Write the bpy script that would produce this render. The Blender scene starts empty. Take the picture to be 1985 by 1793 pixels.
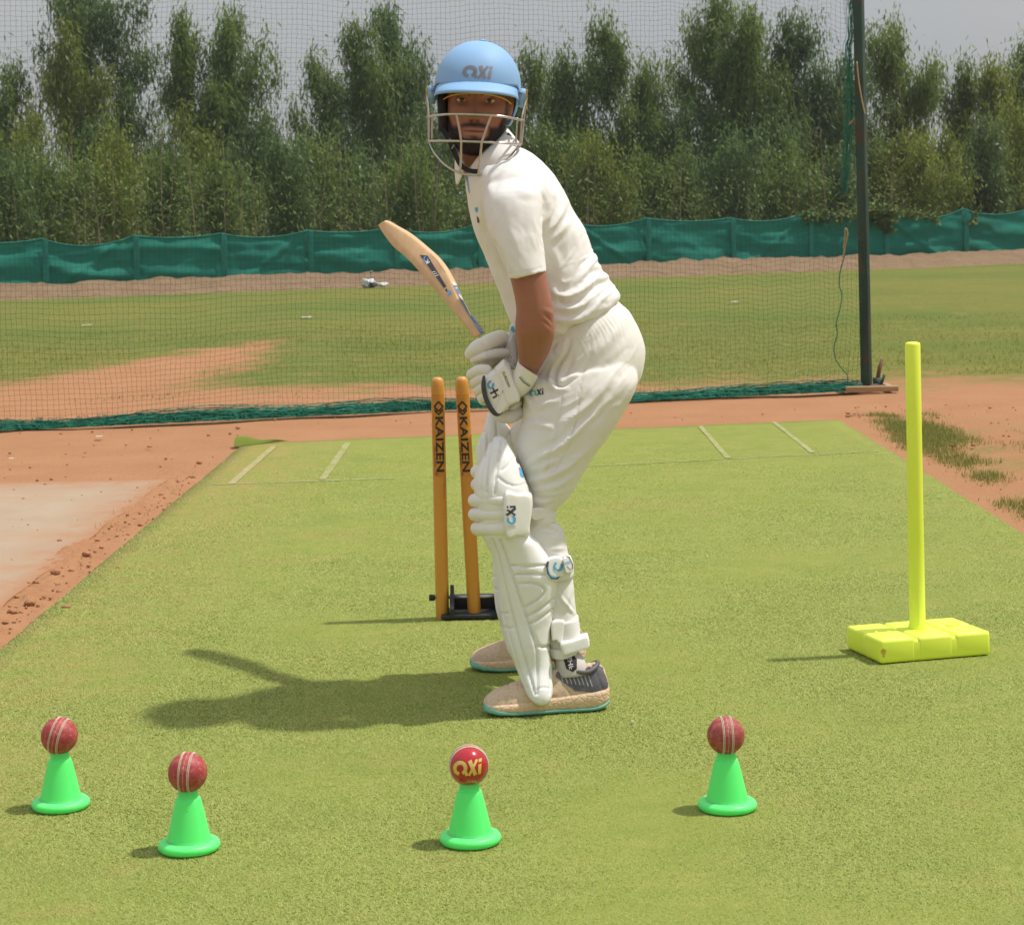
import bpy, bmesh, math, random
import numpy as np
from mathutils import Vector, Matrix, noise as mnoise, geometry
from mathutils.bvhtree import BVHTree

R = math.radians
rng = np.random.default_rng(7)
random.seed(7)
scene = bpy.context.scene
COL = scene.collection

# ------------------------------------------------------------------ camera
F_PX, CX, CY, CAM_H = 4000.0, 992.5, 420.0, 1.145
ROLL = R(1.2)
cam_d = bpy.data.cameras.new('camera')
cam = bpy.data.objects.new('camera', cam_d)
COL.objects.link(cam)
cam_d.sensor_width = 36.0
cam_d.lens = F_PX / 1985.0 * 36.0
cam_d.shift_y = -(896.5 - CY) / 1985.0
cam_d.clip_end = 2000
cr, sr = math.cos(ROLL), math.sin(ROLL)
cam.matrix_world = Matrix(((cr, sr, 0, 0), (0, 0, -1, 0), (-sr, cr, 0, CAM_H), (0, 0, 0, 1)))
cam_d.dof.use_dof = True
cam_d.dof.focus_distance = 4.85
cam_d.dof.aperture_fstop = 20
scene.camera = cam

# ------------------------------------------------------------------ sky, sun, exposure
SUN_DIR = Vector((math.cos(R(64.5)), 0.15 * math.cos(R(64.5)), math.sin(R(64.5)))).normalized()
SUN_EL = math.asin(SUN_DIR.z)
SUN_AZ = math.atan2(SUN_DIR.x, SUN_DIR.y)
world = bpy.data.worlds.new('World')
scene.world = world
world.use_nodes = True
wn, wl = world.node_tree.nodes, world.node_tree.links
wn.clear()
w_out = wn.new('ShaderNodeOutputWorld')
w_bg = wn.new('ShaderNodeBackground')
w_sky = wn.new('ShaderNodeTexSky')
w_sky.sky_type = 'NISHITA'
w_sky.sun_disc = False
w_sky.sun_elevation = SUN_EL
w_sky.sun_rotation = SUN_AZ
w_sky.air_density = 1.6
w_sky.dust_density = 4.5
w_sky.ozone_density = 1.2
# thin high overcast: the clear sky is mostly veiled by an even grey layer with soft cloud variation
w_tc = wn.new('ShaderNodeTexCoord')
w_map = wn.new('ShaderNodeMapping')
w_map.inputs['Scale'].default_value = (1.0, 1.0, 3.0)
w_noi = wn.new('ShaderNodeTexNoise')
w_noi.inputs['Scale'].default_value = 2.2
w_noi.inputs['Detail'].default_value = 5
w_ramp = wn.new('ShaderNodeValToRGB')
w_ramp.color_ramp.elements[0].position = 0.3
w_ramp.color_ramp.elements[0].color = (4.25, 4.5, 4.85, 1)
w_ramp.color_ramp.elements[1].position = 0.72
w_ramp.color_ramp.elements[1].color = (5.0, 5.05, 5.1, 1)
w_mix = wn.new('ShaderNodeMixRGB')
w_mix.inputs[0].default_value = 0.86
wl.new(w_tc.outputs['Generated'], w_map.inputs['Vector'])
wl.new(w_map.outputs[0], w_noi.inputs['Vector'])
wl.new(w_noi.outputs['Fac'], w_ramp.inputs[0])
wl.new(w_sky.outputs[0], w_mix.inputs[1])
wl.new(w_ramp.outputs[0], w_mix.inputs[2])
# overcast brightening towards the zenith
w_sep = wn.new('ShaderNodeSeparateXYZ'); wl.new(w_tc.outputs['Generated'], w_sep.inputs[0])
w_el = wn.new('ShaderNodeMath'); w_el.operation = 'MULTIPLY_ADD'; w_el.use_clamp = False
w_max = wn.new('ShaderNodeMath'); w_max.operation = 'MAXIMUM'; w_max.inputs[1].default_value = 0.0
wl.new(w_sep.outputs[2], w_max.inputs[0]); wl.new(w_max.outputs[0], w_el.inputs[0]); w_el.inputs[1].default_value = 0.85; w_el.inputs[2].default_value = 0.92
w_mul = wn.new('ShaderNodeVectorMath'); w_mul.operation = 'SCALE'
wl.new(w_mix.outputs[0], w_mul.inputs[0]); wl.new(w_el.outputs[0], w_mul.inputs['Scale'])
wl.new(w_mul.outputs[0], w_bg.inputs['Color'])
w_bg.inputs['Strength'].default_value = 0.08
wl.new(w_bg.outputs[0], w_out.inputs['Surface'])

sun_d = bpy.data.lights.new('sun', 'SUN')
sun_d.energy = 2.8
sun_d.angle = R(1.8)
sun_d.color = (1.0, 0.97, 0.925)
sun = bpy.data.objects.new('sun', sun_d)
COL.objects.link(sun)
sun.rotation_euler = SUN_DIR.to_track_quat('Z', 'Y').to_euler()
sun.location = (6, 3, 12)

scene.view_settings.view_transform = 'Standard'
scene.view_settings.look = 'None'
scene.view_settings.gamma = 1.0
scene.view_settings.exposure = 0.38
scene.view_settings.use_curve_mapping = False

# ------------------------------------------------------------------ measuring helpers
def P(px, py, Y):
    """world point seen at photo pixel (px,py) at distance Y"""
    u, v = px - CX, py - CY
    uw, vw = u * cr - v * sr, u * sr + v * cr
    return Vector((uw * Y / F_PX, Y, CAM_H - vw * Y / F_PX))

def G(px, py, z=0.0):
    u, v = px - CX, py - CY
    vw = u * sr + v * cr
    return P(px, py, F_PX * (CAM_H - z) / vw)

def pix(co):
    """photo pixels of an (n,3) array of world points"""
    uw = co[:, 0] / co[:, 1] * F_PX
    vw = (CAM_H - co[:, 2]) / co[:, 1] * F_PX
    return np.stack([CX + uw * cr + vw * sr, CY - uw * sr + vw * cr], 1)

# ------------------------------------------------------------------ object helpers
def props(o, label=None, cat=None, group=None, kind=None):
    if label: o['label'] = label
    if cat: o['category'] = cat
    if group: o['group'] = group
    if kind: o['kind'] = kind
    return o

def thing(name, label, cat, loc=(0, 0, 0), group=None):
    o = bpy.data.objects.new(name, None)
    o.empty_display_size = 0.1
    COL.objects.link(o)
    o.location = loc
    return props(o, label, cat, group)

def link(name, me, mat=None, parent=None, local=False, smooth=True):
    """link a mesh; coordinates are world ones unless local"""
    o = bpy.data.objects.new(name, me)
    COL.objects.link(o)
    if mat is not None:
        for m in (mat if isinstance(mat, (list, tuple)) else [mat]):
            me.materials.append(m)
    if smooth is not None:
        me.shade_smooth() if smooth else me.shade_flat()
    if parent is not None:
        o.parent = parent
        if not local:
            q = parent
            loc = Vector((0, 0, 0))
            while q is not None:
                if q.type == 'EMPTY': loc = loc + Vector(q.location)
                q = q.parent if q.type != 'EMPTY' else None
            o.matrix_parent_inverse = Matrix.Translation(-loc) if parent.type == 'EMPTY' else Matrix.Identity(4)
    return o

def mesh(verts, faces, name='m'):
    me = bpy.data.meshes.new(name)
    me.from_pydata([tuple(v) for v in verts], [], [tuple(f) for f in faces])
    me.update()
    return me

def mesh_np(co, tri, name='m', n=3):
    """fast mesh of many n-gons: co (k,3), tri (m,n)"""
    me = bpy.data.meshes.new(name)
    co = np.ascontiguousarray(co, dtype=np.float32); tri = np.ascontiguousarray(tri, dtype=np.int32)
    me.vertices.add(len(co)); me.vertices.foreach_set('co', co.ravel())
    me.loops.add(tri.size); me.loops.foreach_set('vertex_index', tri.ravel())
    me.polygons.add(len(tri))
    me.polygons.foreach_set('loop_start', np.arange(0, tri.size, n, dtype=np.int32))
    me.polygons.foreach_set('loop_total', np.full(len(tri), n, dtype=np.int32))
    me.update(calc_edges=True)
    return me

class MB:
    """collects simple shapes into one mesh"""
    def __init__(self): self.v, self.f = [], []
    def add(self, v, f):
        k = len(self.v)
        self.v += [Vector(x) for x in v]; self.f += [tuple(i + k for i in q) for q in f]
        return self
    def box(self, c, s, rot=None, bev=0.0):
        c = Vector(c); hx, hy, hz = s[0] / 2, s[1] / 2, s[2] / 2
        if bev <= 0:
            v = [Vector((x, y, z)) for x in (-hx, hx) for y in (-hy, hy) for z in (-hz, hz)]
            f = [(0, 1, 3, 2), (4, 6, 7, 5), (0, 4, 5, 1), (2, 3, 7, 6), (0, 2, 6, 4), (1, 5, 7, 3)]
        else:
            bm = bmesh.new(); bmesh.ops.create_cube(bm, size=1)
            for q in bm.verts: q.co = Vector((q.co.x * 2 * hx, q.co.y * 2 * hy, q.co.z * 2 * hz))
            bmesh.ops.bevel(bm, geom=bm.edges[:], offset=bev, segments=2, affect='EDGES', profile=0.6)
            bm.verts.index_update()
            v = [q.co.copy() for q in bm.verts]; f = [tuple(q.index for q in g.verts) for g in bm.faces]; bm.free()
        if rot is not None: v = [rot @ q for q in v]
        return self.add([q + c for q in v], f)
    def tube(self, pts, r, n=8, cap=True):
        pts = [Vector(p) for p in pts]
        rs = r if isinstance(r, (list, tuple)) else [r] * len(pts)
        v, f = [], []
        t0 = (pts[1] - pts[0]).normalized()
        a = Vector((0, 0, 1)) if abs(t0.z) < 0.9 else Vector((1, 0, 0))
        nrm = t0.cross(a).normalized()
        for i, p in enumerate(pts):
            t = (pts[min(i + 1, len(pts) - 1)] - pts[max(i - 1, 0)]).normalized()
            nrm = (nrm - t * nrm.dot(t)).normalized(); b = t.cross(nrm)
            for k in range(n):
                w = 2 * math.pi * k / n
                v.append(p + (nrm * math.cos(w) + b * math.sin(w)) * rs[i])
        for i in range(len(pts) - 1):
            for k in range(n):
                f.append((i * n + k, i * n + (k + 1) % n, (i + 1) * n + (k + 1) % n, (i + 1) * n + k))
        if cap:
            f.append(tuple(range(n - 1, -1, -1))); f.append(tuple((len(pts) - 1) * n + k for k in range(n)))
        return self.add(v, f)
    def lathe(self, prof, n=32, c=(0, 0, 0)):
        c = Vector(c); v, f = [], []
        for r, z in prof:
            for k in range(n):
                w = 2 * math.pi * k / n
                v.append(c + Vector((r * math.cos(w), r * math.sin(w), z)))
        for i in range(len(prof) - 1):
            for k in range(n):
                f.append((i * n + k, i * n + (k + 1) % n, (i + 1) * n + (k + 1) % n, (i + 1) * n + k))
        f.append(tuple(range(n - 1, -1, -1))); f.append(tuple((len(prof) - 1) * n + k for k in range(n)))
        return self.add(v, f)
    def mesh(self, name='m'): return mesh(self.v, self.f, name)
    def build(self, name, mat, parent=None, local=False, smooth=True): return link(name, self.mesh(name), mat, parent, local, smooth)

def crom(rows, n):
    """Catmull-Rom through rows of numbers, n steps per span"""
    A = np.array(rows, float); out = []
    for i in range(len(A) - 1):
        p0, p1, p2, p3 = A[max(i - 1, 0)], A[i], A[i + 1], A[min(i + 2, len(A) - 1)]
        for k in range(n):
            t = k / n
            out.append(0.5 * (2 * p1 + (p2 - p0) * t + (2 * p0 - 5 * p1 + 4 * p2 - p3) * t * t + (3 * p1 - p0 - 3 * p2 + p3) * t ** 3))
    out.append(A[-1])
    return np.array(out)

def curve3(pts, n=6): return [Vector(q) for q in crom([tuple(p) for p in pts], n)]

# ------------------------------------------------------------------ material helpers
class NT:
    def __init__(self, name):
        self.m = bpy.data.materials.new(name); self.m.use_nodes = True
        self.t = self.m.node_tree; self.n = self.t.nodes; self.l = self.t.links
        self.b = self.n['Principled BSDF']
        self.tc = self.n.new('ShaderNodeTexCoord')
    def new(self, t, **k):
        x = self.n.new(t)
        for a, b in k.items(): setattr(x, a, b)
        return x
    def put(self, sock, val):
        if isinstance(val, bpy.types.NodeSocket): self.l.new(val, sock)
        elif isinstance(val, (tuple, list)) and len(val) == 3 and sock.type == 'RGBA': sock.default_value = (*val, 1)
        else: sock.default_value = val
    def noise(self, scale, detail=4, rough=0.55, vec=None, stretch=None, dist=0.0):
        x = self.new('ShaderNodeTexNoise')
        v = vec or self.tc.outputs['Object']
        if stretch:
            mp = self.new('ShaderNodeMapping'); mp.inputs['Scale'].default_value = stretch
            self.l.new(v, mp.inputs['Vector']); v = mp.outputs[0]
        self.l.new(v, x.inputs['Vector'])
        x.inputs['Scale'].default_value = scale; x.inputs['Detail'].default_value = detail
        x.inputs['Roughness'].default_value = rough; x.inputs['Distortion'].default_value = dist
        return x.outputs['Fac']
    def ramp(self, fac, a, b, ca=(0, 0, 0), cb=(1, 1, 1)):
        x = self.new('ShaderNodeValToRGB'); self.l.new(fac, x.inputs[0])
        e = x.color_ramp.elements
        e[0].position, e[1].position = a, b; e[0].color = (*ca, 1); e[1].color = (*cb, 1)
        return x.outputs[0]
    def mix(self, fac, a, b, mode='MIX'):
        x = self.new('ShaderNodeMixRGB', blend_type=mode)
        self.put(x.inputs[0], fac); self.put(x.inputs[1], a); self.put(x.inputs[2], b)
        return x.outputs[0]
    def math(self, op, a, b=0.0, c=None, clamp=False):
        x = self.new('ShaderNodeMath', operation=op, use_clamp=clamp)
        self.put(x.inputs[0], a); self.put(x.inputs[1], b)
        if c is not None: self.put(x.inputs[2], c)
        return x.outputs[0]
    def xyz(self, vec=None):
        x = self.new('ShaderNodeSeparateXYZ'); self.l.new(vec or self.tc.outputs['Object'], x.inputs[0])
        return x.outputs
    def attr(self, name):
        x = self.new('ShaderNodeAttribute', attribute_name=name)
        return x.outputs
    def island(self):
        return self.new('ShaderNodeNewGeometry').outputs['Random Per Island']
    def bump(self, h, strength=0.3, dist=0.005):
        x = self.new('ShaderNodeBump')
        x.inputs['Strength'].default_value = strength; x.inputs['Distance'].default_value = dist
        self.l.new(h, x.inputs['Height']); self.l.new(x.outputs[0], self.b.inputs['Normal'])
    def set(self, col=None, rough=None, spec=None, metal=None, sheen=None, sss=None, coat=None):
        i = self.b.inputs
        if col is not None: self.put(i['Base Color'], col)
        if rough is not None: self.put(i['Roughness'], rough)
        if spec is not None: self.put(i['Specular IOR Level'], spec)
        if metal is not None: self.put(i['Metallic'], metal)
        if sheen is not None: self.put(i['Sheen Weight'], sheen)
        if coat is not None: self.put(i['Coat Weight'], coat)
        if sss is not None:
            i['Subsurface Weight'].default_value = sss; i['Subsurface Radius'].default_value = (1, 0.35, 0.2); i['Subsurface Scale'].default_value = 0.006
        return self
    def translucent(self, col, amount):
        tr = self.new('ShaderNodeBsdfTranslucent'); self.put(tr.inputs['Color'], col)
        ms = self.new('ShaderNodeMixShader'); ms.inputs[0].default_value = amount
        self.l.new(self.b.outputs[0], ms.inputs[1]); self.l.new(tr.outputs[0], ms.inputs[2])
        self.l.new(ms.outputs[0], self.n['Material Output'].inputs['Surface'])
        return self

def pmat(name, c1, c2=None, scale=20, rough=0.6, bump=None, spec=0.4, lo=0.35, hi=0.65, stretch=None, detail=4, **k):
    t = NT(name)
    col = c1
    if c2 is not None: col = t.mix(t.ramp(t.noise(scale, detail, stretch=stretch), lo, hi), c1, c2)
    t.set(col, rough, spec, **k)
    if bump: t.bump(t.noise(bump[0], 5), bump[1], bump[2])
    return t.m
# ================================================================== THE SETTING
# ground: red earth near the mat, mown grass beyond the net, one sheet to the horizon
def ground_material():
    t = NT('earth and grass')
    X, Y, Z = t.xyz()
    n_big = t.noise(0.45, 5, 0.6); n_mid = t.noise(2.2, 6, 0.62); n_fine = t.noise(38, 6, 0.7); n_grit = t.noise(170, 3, 0.6)
    streak = t.noise(1.4, 5, 0.6, stretch=(0.35, 1.6, 1))
    soil = t.mix(t.ramp(n_mid, 0.3, 0.7), (0.340, 0.156, 0.072), (0.415, 0.211, 0.104))
    soil = t.mix(t.ramp(n_fine, 0.35, 0.75), soil, (0.395, 0.202, 0.100))
    soil = t.mix(t.ramp(n_grit, 0.60, 0.74), soil, (0.22, 0.095, 0.045))
    grass = t.mix(t.ramp(streak, 0.3, 0.7), (0.150, 0.168, 0.030), (0.225, 0.197, 0.050))
    grass = t.mix(t.ramp(t.noise(0.25, 4, 0.6), 0.4, 0.65), grass, (0.115, 0.160, 0.030))
    grass = t.mix(t.ramp(t.noise(26, 5, 0.75, stretch=(1, 0.5, 1)), 0.42, 0.7), grass, (0.105, 0.122, 0.020))
    grass = t.mix(t.math('MULTIPLY', t.ramp(n_mid, 0.58, 0.76), 0.5), grass, (0.36, 0.24, 0.09))
    # field grass starts beyond the net, uneven front
    d = t.math('SUBTRACT', Y, 14.2)
    d = t.math('ADD', d, t.math('MULTIPLY', t.math('SUBTRACT', n_big, 0.5), 2.4))
    d = t.math('ADD', d, t.math('MULTIPLY', t.math('SUBTRACT', n_mid, 0.5), 3.6))
    d = t.math('ADD', d, t.math('MULTIPLY', X, 0.18))
    f = t.math('MULTIPLY_ADD', d, 0.75, 0.5, clamp=True)
    # worn strip of bare earth running away from the net
    ax = t.math('ADD', t.math('MULTIPLY', t.math('SUBTRACT', Y, 14.0), -0.13), X)
    ex = t.math('ABSOLUTE', t.math('ADD', ax, 3.15))
    ex = t.math('ADD', ex, t.math('MULTIPLY', t.math('SUBTRACT', n_mid, 0.5), 1.5))
    ex = t.math('ADD', ex, t.math('MULTIPLY', t.math('MAXIMUM', t.math('SUBTRACT', Y, 16.5), 0.0), 0.17))
    patch = t.math('MULTIPLY_ADD', ex, -2.4, 2.15, clamp=True)
    patch = t.math('MULTIPLY', patch, t.math('MULTIPLY_ADD', Y, -0.6, 12.6, clamp=True))
    f = t.math('MULTIPLY', f, t.math('SUBTRACT', 1.0, patch))
    # thin weedy grass on the bare side right of the mat
    w = t.math('SUBTRACT', 1.0, t.math('MULTIPLY', t.math('ABSOLUTE', t.math('SUBTRACT', X, 2.28)), 1.9), clamp=True)
    w = t.math('MULTIPLY', w, t.ramp(n_mid, 0.40, 0.56))
    w = t.math('MULTIPLY', w, t.math('MULTIPLY_ADD', Y, -0.8, 9.4, clamp=True))
    w = t.math('MULTIPLY', w, t.ramp(n_fine, 0.3, 0.6))
    w = t.math('MULTIPLY', w, 0.75)
    f = t.math('MAXIMUM', f, w)
    t.set(t.mix(f, soil, grass), 0.95, 0.15)
    h = t.math('ADD', t.math('MULTIPLY', n_fine, 0.7), t.math('MULTIPLY', n_grit, 0.4))
    t.bump(h, 0.55, 0.02)
    return t.m

def build_ground():
    xs = np.concatenate([np.linspace(-900, -12, 12), np.linspace(-10, 10, 81), np.linspace(12, 900, 12)])
    ys = np.concatenate([np.linspace(-60, 1, 8), np.linspace(1.5, 24, 110), np.linspace(26, 60, 18), np.linspace(80, 1500, 14)])
    vs, fs = [], []
    for y in ys:
        for x in xs:
            z = 0.0
            if 1 < y < 30 and abs(x) < 10:
                z = 0.018 * mnoise.fractal(Vector((x * 1.3, y * 1.3, 0)), 1.0, 2.0, 4)
                on_mat = -1.6 < x < 1.95 and y < 11.6
                z = -0.004 if on_mat else (-0.002 + 0.15 * z if (x < -1.3 and y < 10) else min(z, 0.010) - 0.008)
            vs.append((x, y, z - 0.004))
    nx = len(xs)
    for j in range(len(ys) - 1):
        for i in range(nx - 1):
            fs.append((j * nx + i, j * nx + i + 1, (j + 1) * nx + i + 1, (j + 1) * nx + i))
    global M_GROUND
    M_GROUND = ground_material()
    o = link('ground', mesh(vs, fs), M_GROUND)
    props(o, kind='structure')
build_ground()

# batting mat of artificial turf
BL, BR = G(460, 862), G(1630, 815)
MX0, MX1 = -1.41, 1.757
def mat_back(x): return BL.y + (BR.y - BL.y) * (x - BL.x) / (BR.x - BL.x)
BLOBS = [(G(*p).x, G(*p).y, rx, ry, k) for p, rx, ry, k in (((560, 1088), 0.20, 0.11, 0.85), ((640, 1040), 0.22, 0.12, 0.7), ((480, 965), 0.35, 0.45, 0.55), ((25, 1330), 0.10, 0.30, 0.95), ((225, 1690), 0.06, 0.05, 0.6), ((110, 1770), 0.08, 0.05, 0.8), ((1240, 980), 0.3, 0.25, 0.4), ((900, 1010), 0.3, 0.3, 0.4), ((1500, 1560), 0.10, 0.08, 0.45), ((700, 1480), 0.16, 0.10, 0.35))]
def turf_color(t, fine=True):
    """shared by the sheet and its fibres; coordinates are world ones"""
    g = t.new('ShaderNodeNewGeometry').outputs['Position']
    X, Y, Z = t.xyz(g)
    n1 = t.noise(1.3, 5, 0.6, vec=g); n2 = t.noise(9, 6, 0.65, vec=g)
    c = t.mix(t.ramp(n1, 0.32, 0.68), (0.226, 0.266, 0.048), (0.264, 0.288, 0.058))
    c = t.mix(t.ramp(n2, 0.40, 0.72), c, (0.305, 0.304, 0.076))
    c = t.mix(t.math('MULTIPLY', t.ramp(t.noise(3.1, 5, 0.65, vec=g), 0.50, 0.72), 0.55), c, (0.178, 0.226, 0.042))
    wear = t.ramp(t.noise(3.3, 7, 0.75, vec=g, stretch=(1, 0.55, 1)), 0.58, 0.72)
    edge = t.math('MULTIPLY_ADD', X, -1.5, -1.15, clamp=True)
    wear = t.math('MAXIMUM', t.math('MULTIPLY', wear, 0.62), t.math('MULTIPLY', edge, t.ramp(n2, 0.35, 0.6)))
    for bx, by, rx, ry, k in BLOBS:
        dx = t.math('MULTIPLY', t.math('ADD', t.math('SUBTRACT', X, bx), t.math('MULTIPLY', t.math('SUBTRACT', Y, by), -0.35)), 1 / rx)
        dy = t.math('MULTIPLY', t.math('SUBTRACT', Y, by), 1 / ry)
        d2 = t.math('ADD', t.math('MULTIPLY', dx, dx), t.math('MULTIPLY', dy, dy))
        bl = t.math('MULTIPLY', t.math('SUBTRACT', 1.15, d2, clamp=True), t.math('MULTIPLY', t.ramp(n2, 0.36, 0.62), k))
        wear = t.math('MAXIMUM', wear, bl)
    far = t.math('MULTIPLY_ADD', Y, 0.35, -2.4, clamp=True)
    wear = t.math('MULTIPLY', wear, t.math('MULTIPLY_ADD', far, 0.35, 0.65))
    c = t.mix(wear, c, (0.38, 0.245, 0.095))
    return c
def turf_sheet_material():
    t = NT('artificial turf')
    c = turf_color(t)
    g = t.new('ShaderNodeNewGeometry').outputs['Position']
    fi = t.noise(330, 3, 0.7, vec=g, stretch=(0.8, 0.5, 1))
    c = t.mix(t.ramp(fi, 0.36, 0.62), t.mix(0.40, c, (0.14, 0.18, 0.03)), t.mix(0.10, c, (0.16, 0.20, 0.035)))
    t.set(c, 0.9, 0.2); t.bump(fi, 0.6, 0.004)
    return t.m
def fibre_material():
    t = NT('turf fibre')
    c = turf_color(t)
    r = t.island()
    c = t.mix(0.53, c, (0.545, 0.615, 0.195)); c = t.mix(t.ramp(r, 0.0, 0.32), t.mix(0.26, c, (0.19, 0.26, 0.035)), c)
    c = t.mix(t.ramp(r, 0.78, 1.0), c, (0.52, 0.57, 0.21))
    t.set(c, 0.7, 0.25); t.translucent(c, 0.25)
    return t.m
def build_mat():
    vs, fs = [], []
    xs = np.linspace(MX0, MX1, 40); ts = np.linspace(0, 1, 90)
    for tt in ts:
        for i, x in enumerate(xs):
            y = 0.9 + (mat_back(x) - 0.9) * tt
            xx = x
            if i in (0, len(xs) - 1): xx += 0.006 * mnoise.noise(Vector((y * 3, x, 0)))
            vs.append((xx, y, 0.004 + 0.002 * mnoise.noise(Vector((x * 2, y * 2, 3)))))
    nx = len(xs)
    for j in range(len(ts) - 1):
        for i in range(nx - 1):
            fs.append((j * nx + i, j * nx + i + 1, (j + 1) * nx + i + 1, (j + 1) * nx + i))
    me = mesh(vs, fs)
    bm = bmesh.new(); bm.from_mesh(me)
    r = bmesh.ops.extrude_edge_only(bm, edges=[e for e in bm.edges if e.is_boundary])
    for v in [g for g in r['geom'] if isinstance(g, bmesh.types.BMVert)]: v.co.z -= 0.03
    bm.normal_update(); bm.to_mesh(me); bm.free()
    o = link('turf_mat', me, turf_sheet_material())
    props(o, kind='structure')
    # fibres
    n0 = 3400000
    y = rng.uniform(3.05, 10.6, n0); x = rng.uniform(MX0 + 0.004, MX1 - 0.004, n0)
    dens = 105000 * np.exp(-np.maximum(0, y - 3.6) / 2.5) * np.clip((10.6 - y) / 2.5, 0, 1)
    full = n0 / ((MX1 - MX0) * 7.55)
    keep = (rng.random(n0) < dens / full) & (np.abs(x) < y * 0.262 + 0.05) & (y < BL.y + (BR.y - BL.y) * (x - BL.x) / (BR.x - BL.x) - 0.02)
    x, y = x[keep], y[keep]; n = len(x)
    a = rng.uniform(0, 2 * np.pi, n); l = 0.0092 * rng.uniform(0.55, 1.15, n) * (y / 4) ** 0.25; h = rng.uniform(0.0014, 0.0046, n)
    b = a + np.pi / 2 + rng.normal(0, 0.3, n)
    base = np.stack([x, y, np.full(n, 0.0035)], 1)
    side = np.stack([np.cos(b), np.sin(b), np.zeros(n)], 1) * (0.00090 * (y / 3.6) ** 0.6)[:, None]
    tip = base + np.stack([np.cos(a) * l, np.sin(a) * l, h], 1)
    parts = [np.stack([base - side, base + side, tip], 1).reshape(-1, 3)]
    co = np.concatenate(parts)
    o = link('turf_pile', mesh_np(co, np.arange(len(co)).reshape(-1, 3)), fibre_material(), smooth=False)
    props(o, kind='stuff')
build_mat()

def strip(name, a, b, w, mat_, z=0.010, kind='structure', seg=24, rag=0.25):
    a, b = Vector(a), Vector(b); d = (b - a); n = Vector((-d.y, d.x, 0)).normalized()
    vs, fs = [], []
    for i in range(seg + 1):
        p = a + d * (i / seg); p.z = z
        for s in (-1, 1):
            q = p + n * s * w / 2 * (1 + rag * mnoise.noise(Vector((i * 1.7, s * 5, a.x * 9))))
            vs.append(q)
    for i in range(seg): fs.append((2 * i, 2 * i + 1, 2 * i + 3, 2 * i + 2))
    return props(link(name, mesh(vs, fs), mat_), kind=kind)

def worn_paint(name, col, amount):
    t = NT(name)
    c = turf_color(t)
    g = t.new('ShaderNodeNewGeometry').outputs['Position']
    fi = t.noise(330, 3, 0.7, vec=g, stretch=(0.8, 0.5, 1))
    f = t.math('MULTIPLY', t.ramp(t.noise(11, 6, 0.75), 0.34, 0.66), amount)
    c = t.mix(f, c, col)
    c = t.mix(t.ramp(fi, 0.36, 0.62), t.mix(0.45, c, (0.14, 0.18, 0.03)), c)
    t.set(c, 0.9, 0.2); t.bump(fi, 0.6, 0.004)
    return t.m
m_line = worn_paint('worn crease paint', (0.62, 0.53, 0.37), 0.62)
m_line2 = worn_paint('faint crease paint', (0.68, 0.63, 0.42), 0.85)
strip('popping_crease', G(395, 943), G(765, 929), 0.016, m_line2, z=0.0066)
strip('popping_crease', G(1120, 907), G(1705, 877), 0.014, m_line2, z=0.0066)
for a, b in (((533, 866), (447, 941)), ((675, 860), (625, 932))):
    strip('return_crease', G(*a), G(*b), 0.034, m_line, z=0.0066)
for a, b in (((1357, 828), (1411, 890)), ((1500, 820), (1576, 880))):
    strip('return_crease', G(*a), G(*b), 0.026, m_line, z=0.0066)

# concrete slab left of the mat
def build_slab():
    t = NT('dusty concrete')
    c = t.mix(t.ramp(t.noise(3.5, 6, 0.65), 0.3, 0.7), (0.355, 0.262, 0.178), (0.405, 0.307, 0.215))
    c = t.mix(t.ramp(t.noise(1.6, 5, 0.7, stretch=(0.6, 1.4, 1)), 0.52, 0.74), c, (0.40, 0.245, 0.14))
    c = t.mix(t.ramp(t.noise(60, 3), 0.68, 0.76), c, (0.25, 0.17, 0.11))
    X, Y, Z = t.xyz()
    e = t.math('MAXIMUM', t.math('MULTIPLY_ADD', X, 3.4, 6.3, clamp=True), t.math('MULTIPLY_ADD', Y, 2.2, -19.4, clamp=True))
    e = t.math('MAXIMUM', t.math('MULTIPLY_ADD', e, 2.4, -1.4, clamp=True), t.math('MULTIPLY', e, t.ramp(t.noise(7, 6, 0.7), 0.34, 0.60)))
    t.set(t.mix(e, c, (0.365, 0.175, 0.085)), 0.9, 0.2); t.bump(t.noise(90, 5), 0.25, 0.006)
    pts = []
    for i in range(60):
        y = 3.5 + (9.26 - 3.5) * i / 59
        pts.append((-1.572 + 0.022 * mnoise.fractal(Vector((y * 2.2, 4, 0)), 1, 2, 4), y))
    back = [(-1.6 - 2.6 * i / 20, 9.26 + 0.03 * mnoise.noise(Vector((i * .8, 0, 0)))) for i in range(1, 21)]
    poly = pts + back + [(-4.2, 3.5)]
    n = len(poly)
    vs = [(x, y, -0.0005) for x, y in poly] + [(x, y, -0.03) for x, y in poly]
    fs = [tuple(range(n))] + [(i, i + n, (i + 1) % n + n, (i + 1) % n) for i in range(n)]
    props(link('concrete_slab', mesh(vs, fs), t.m, smooth=False), kind='structure')
build_slab()
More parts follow.
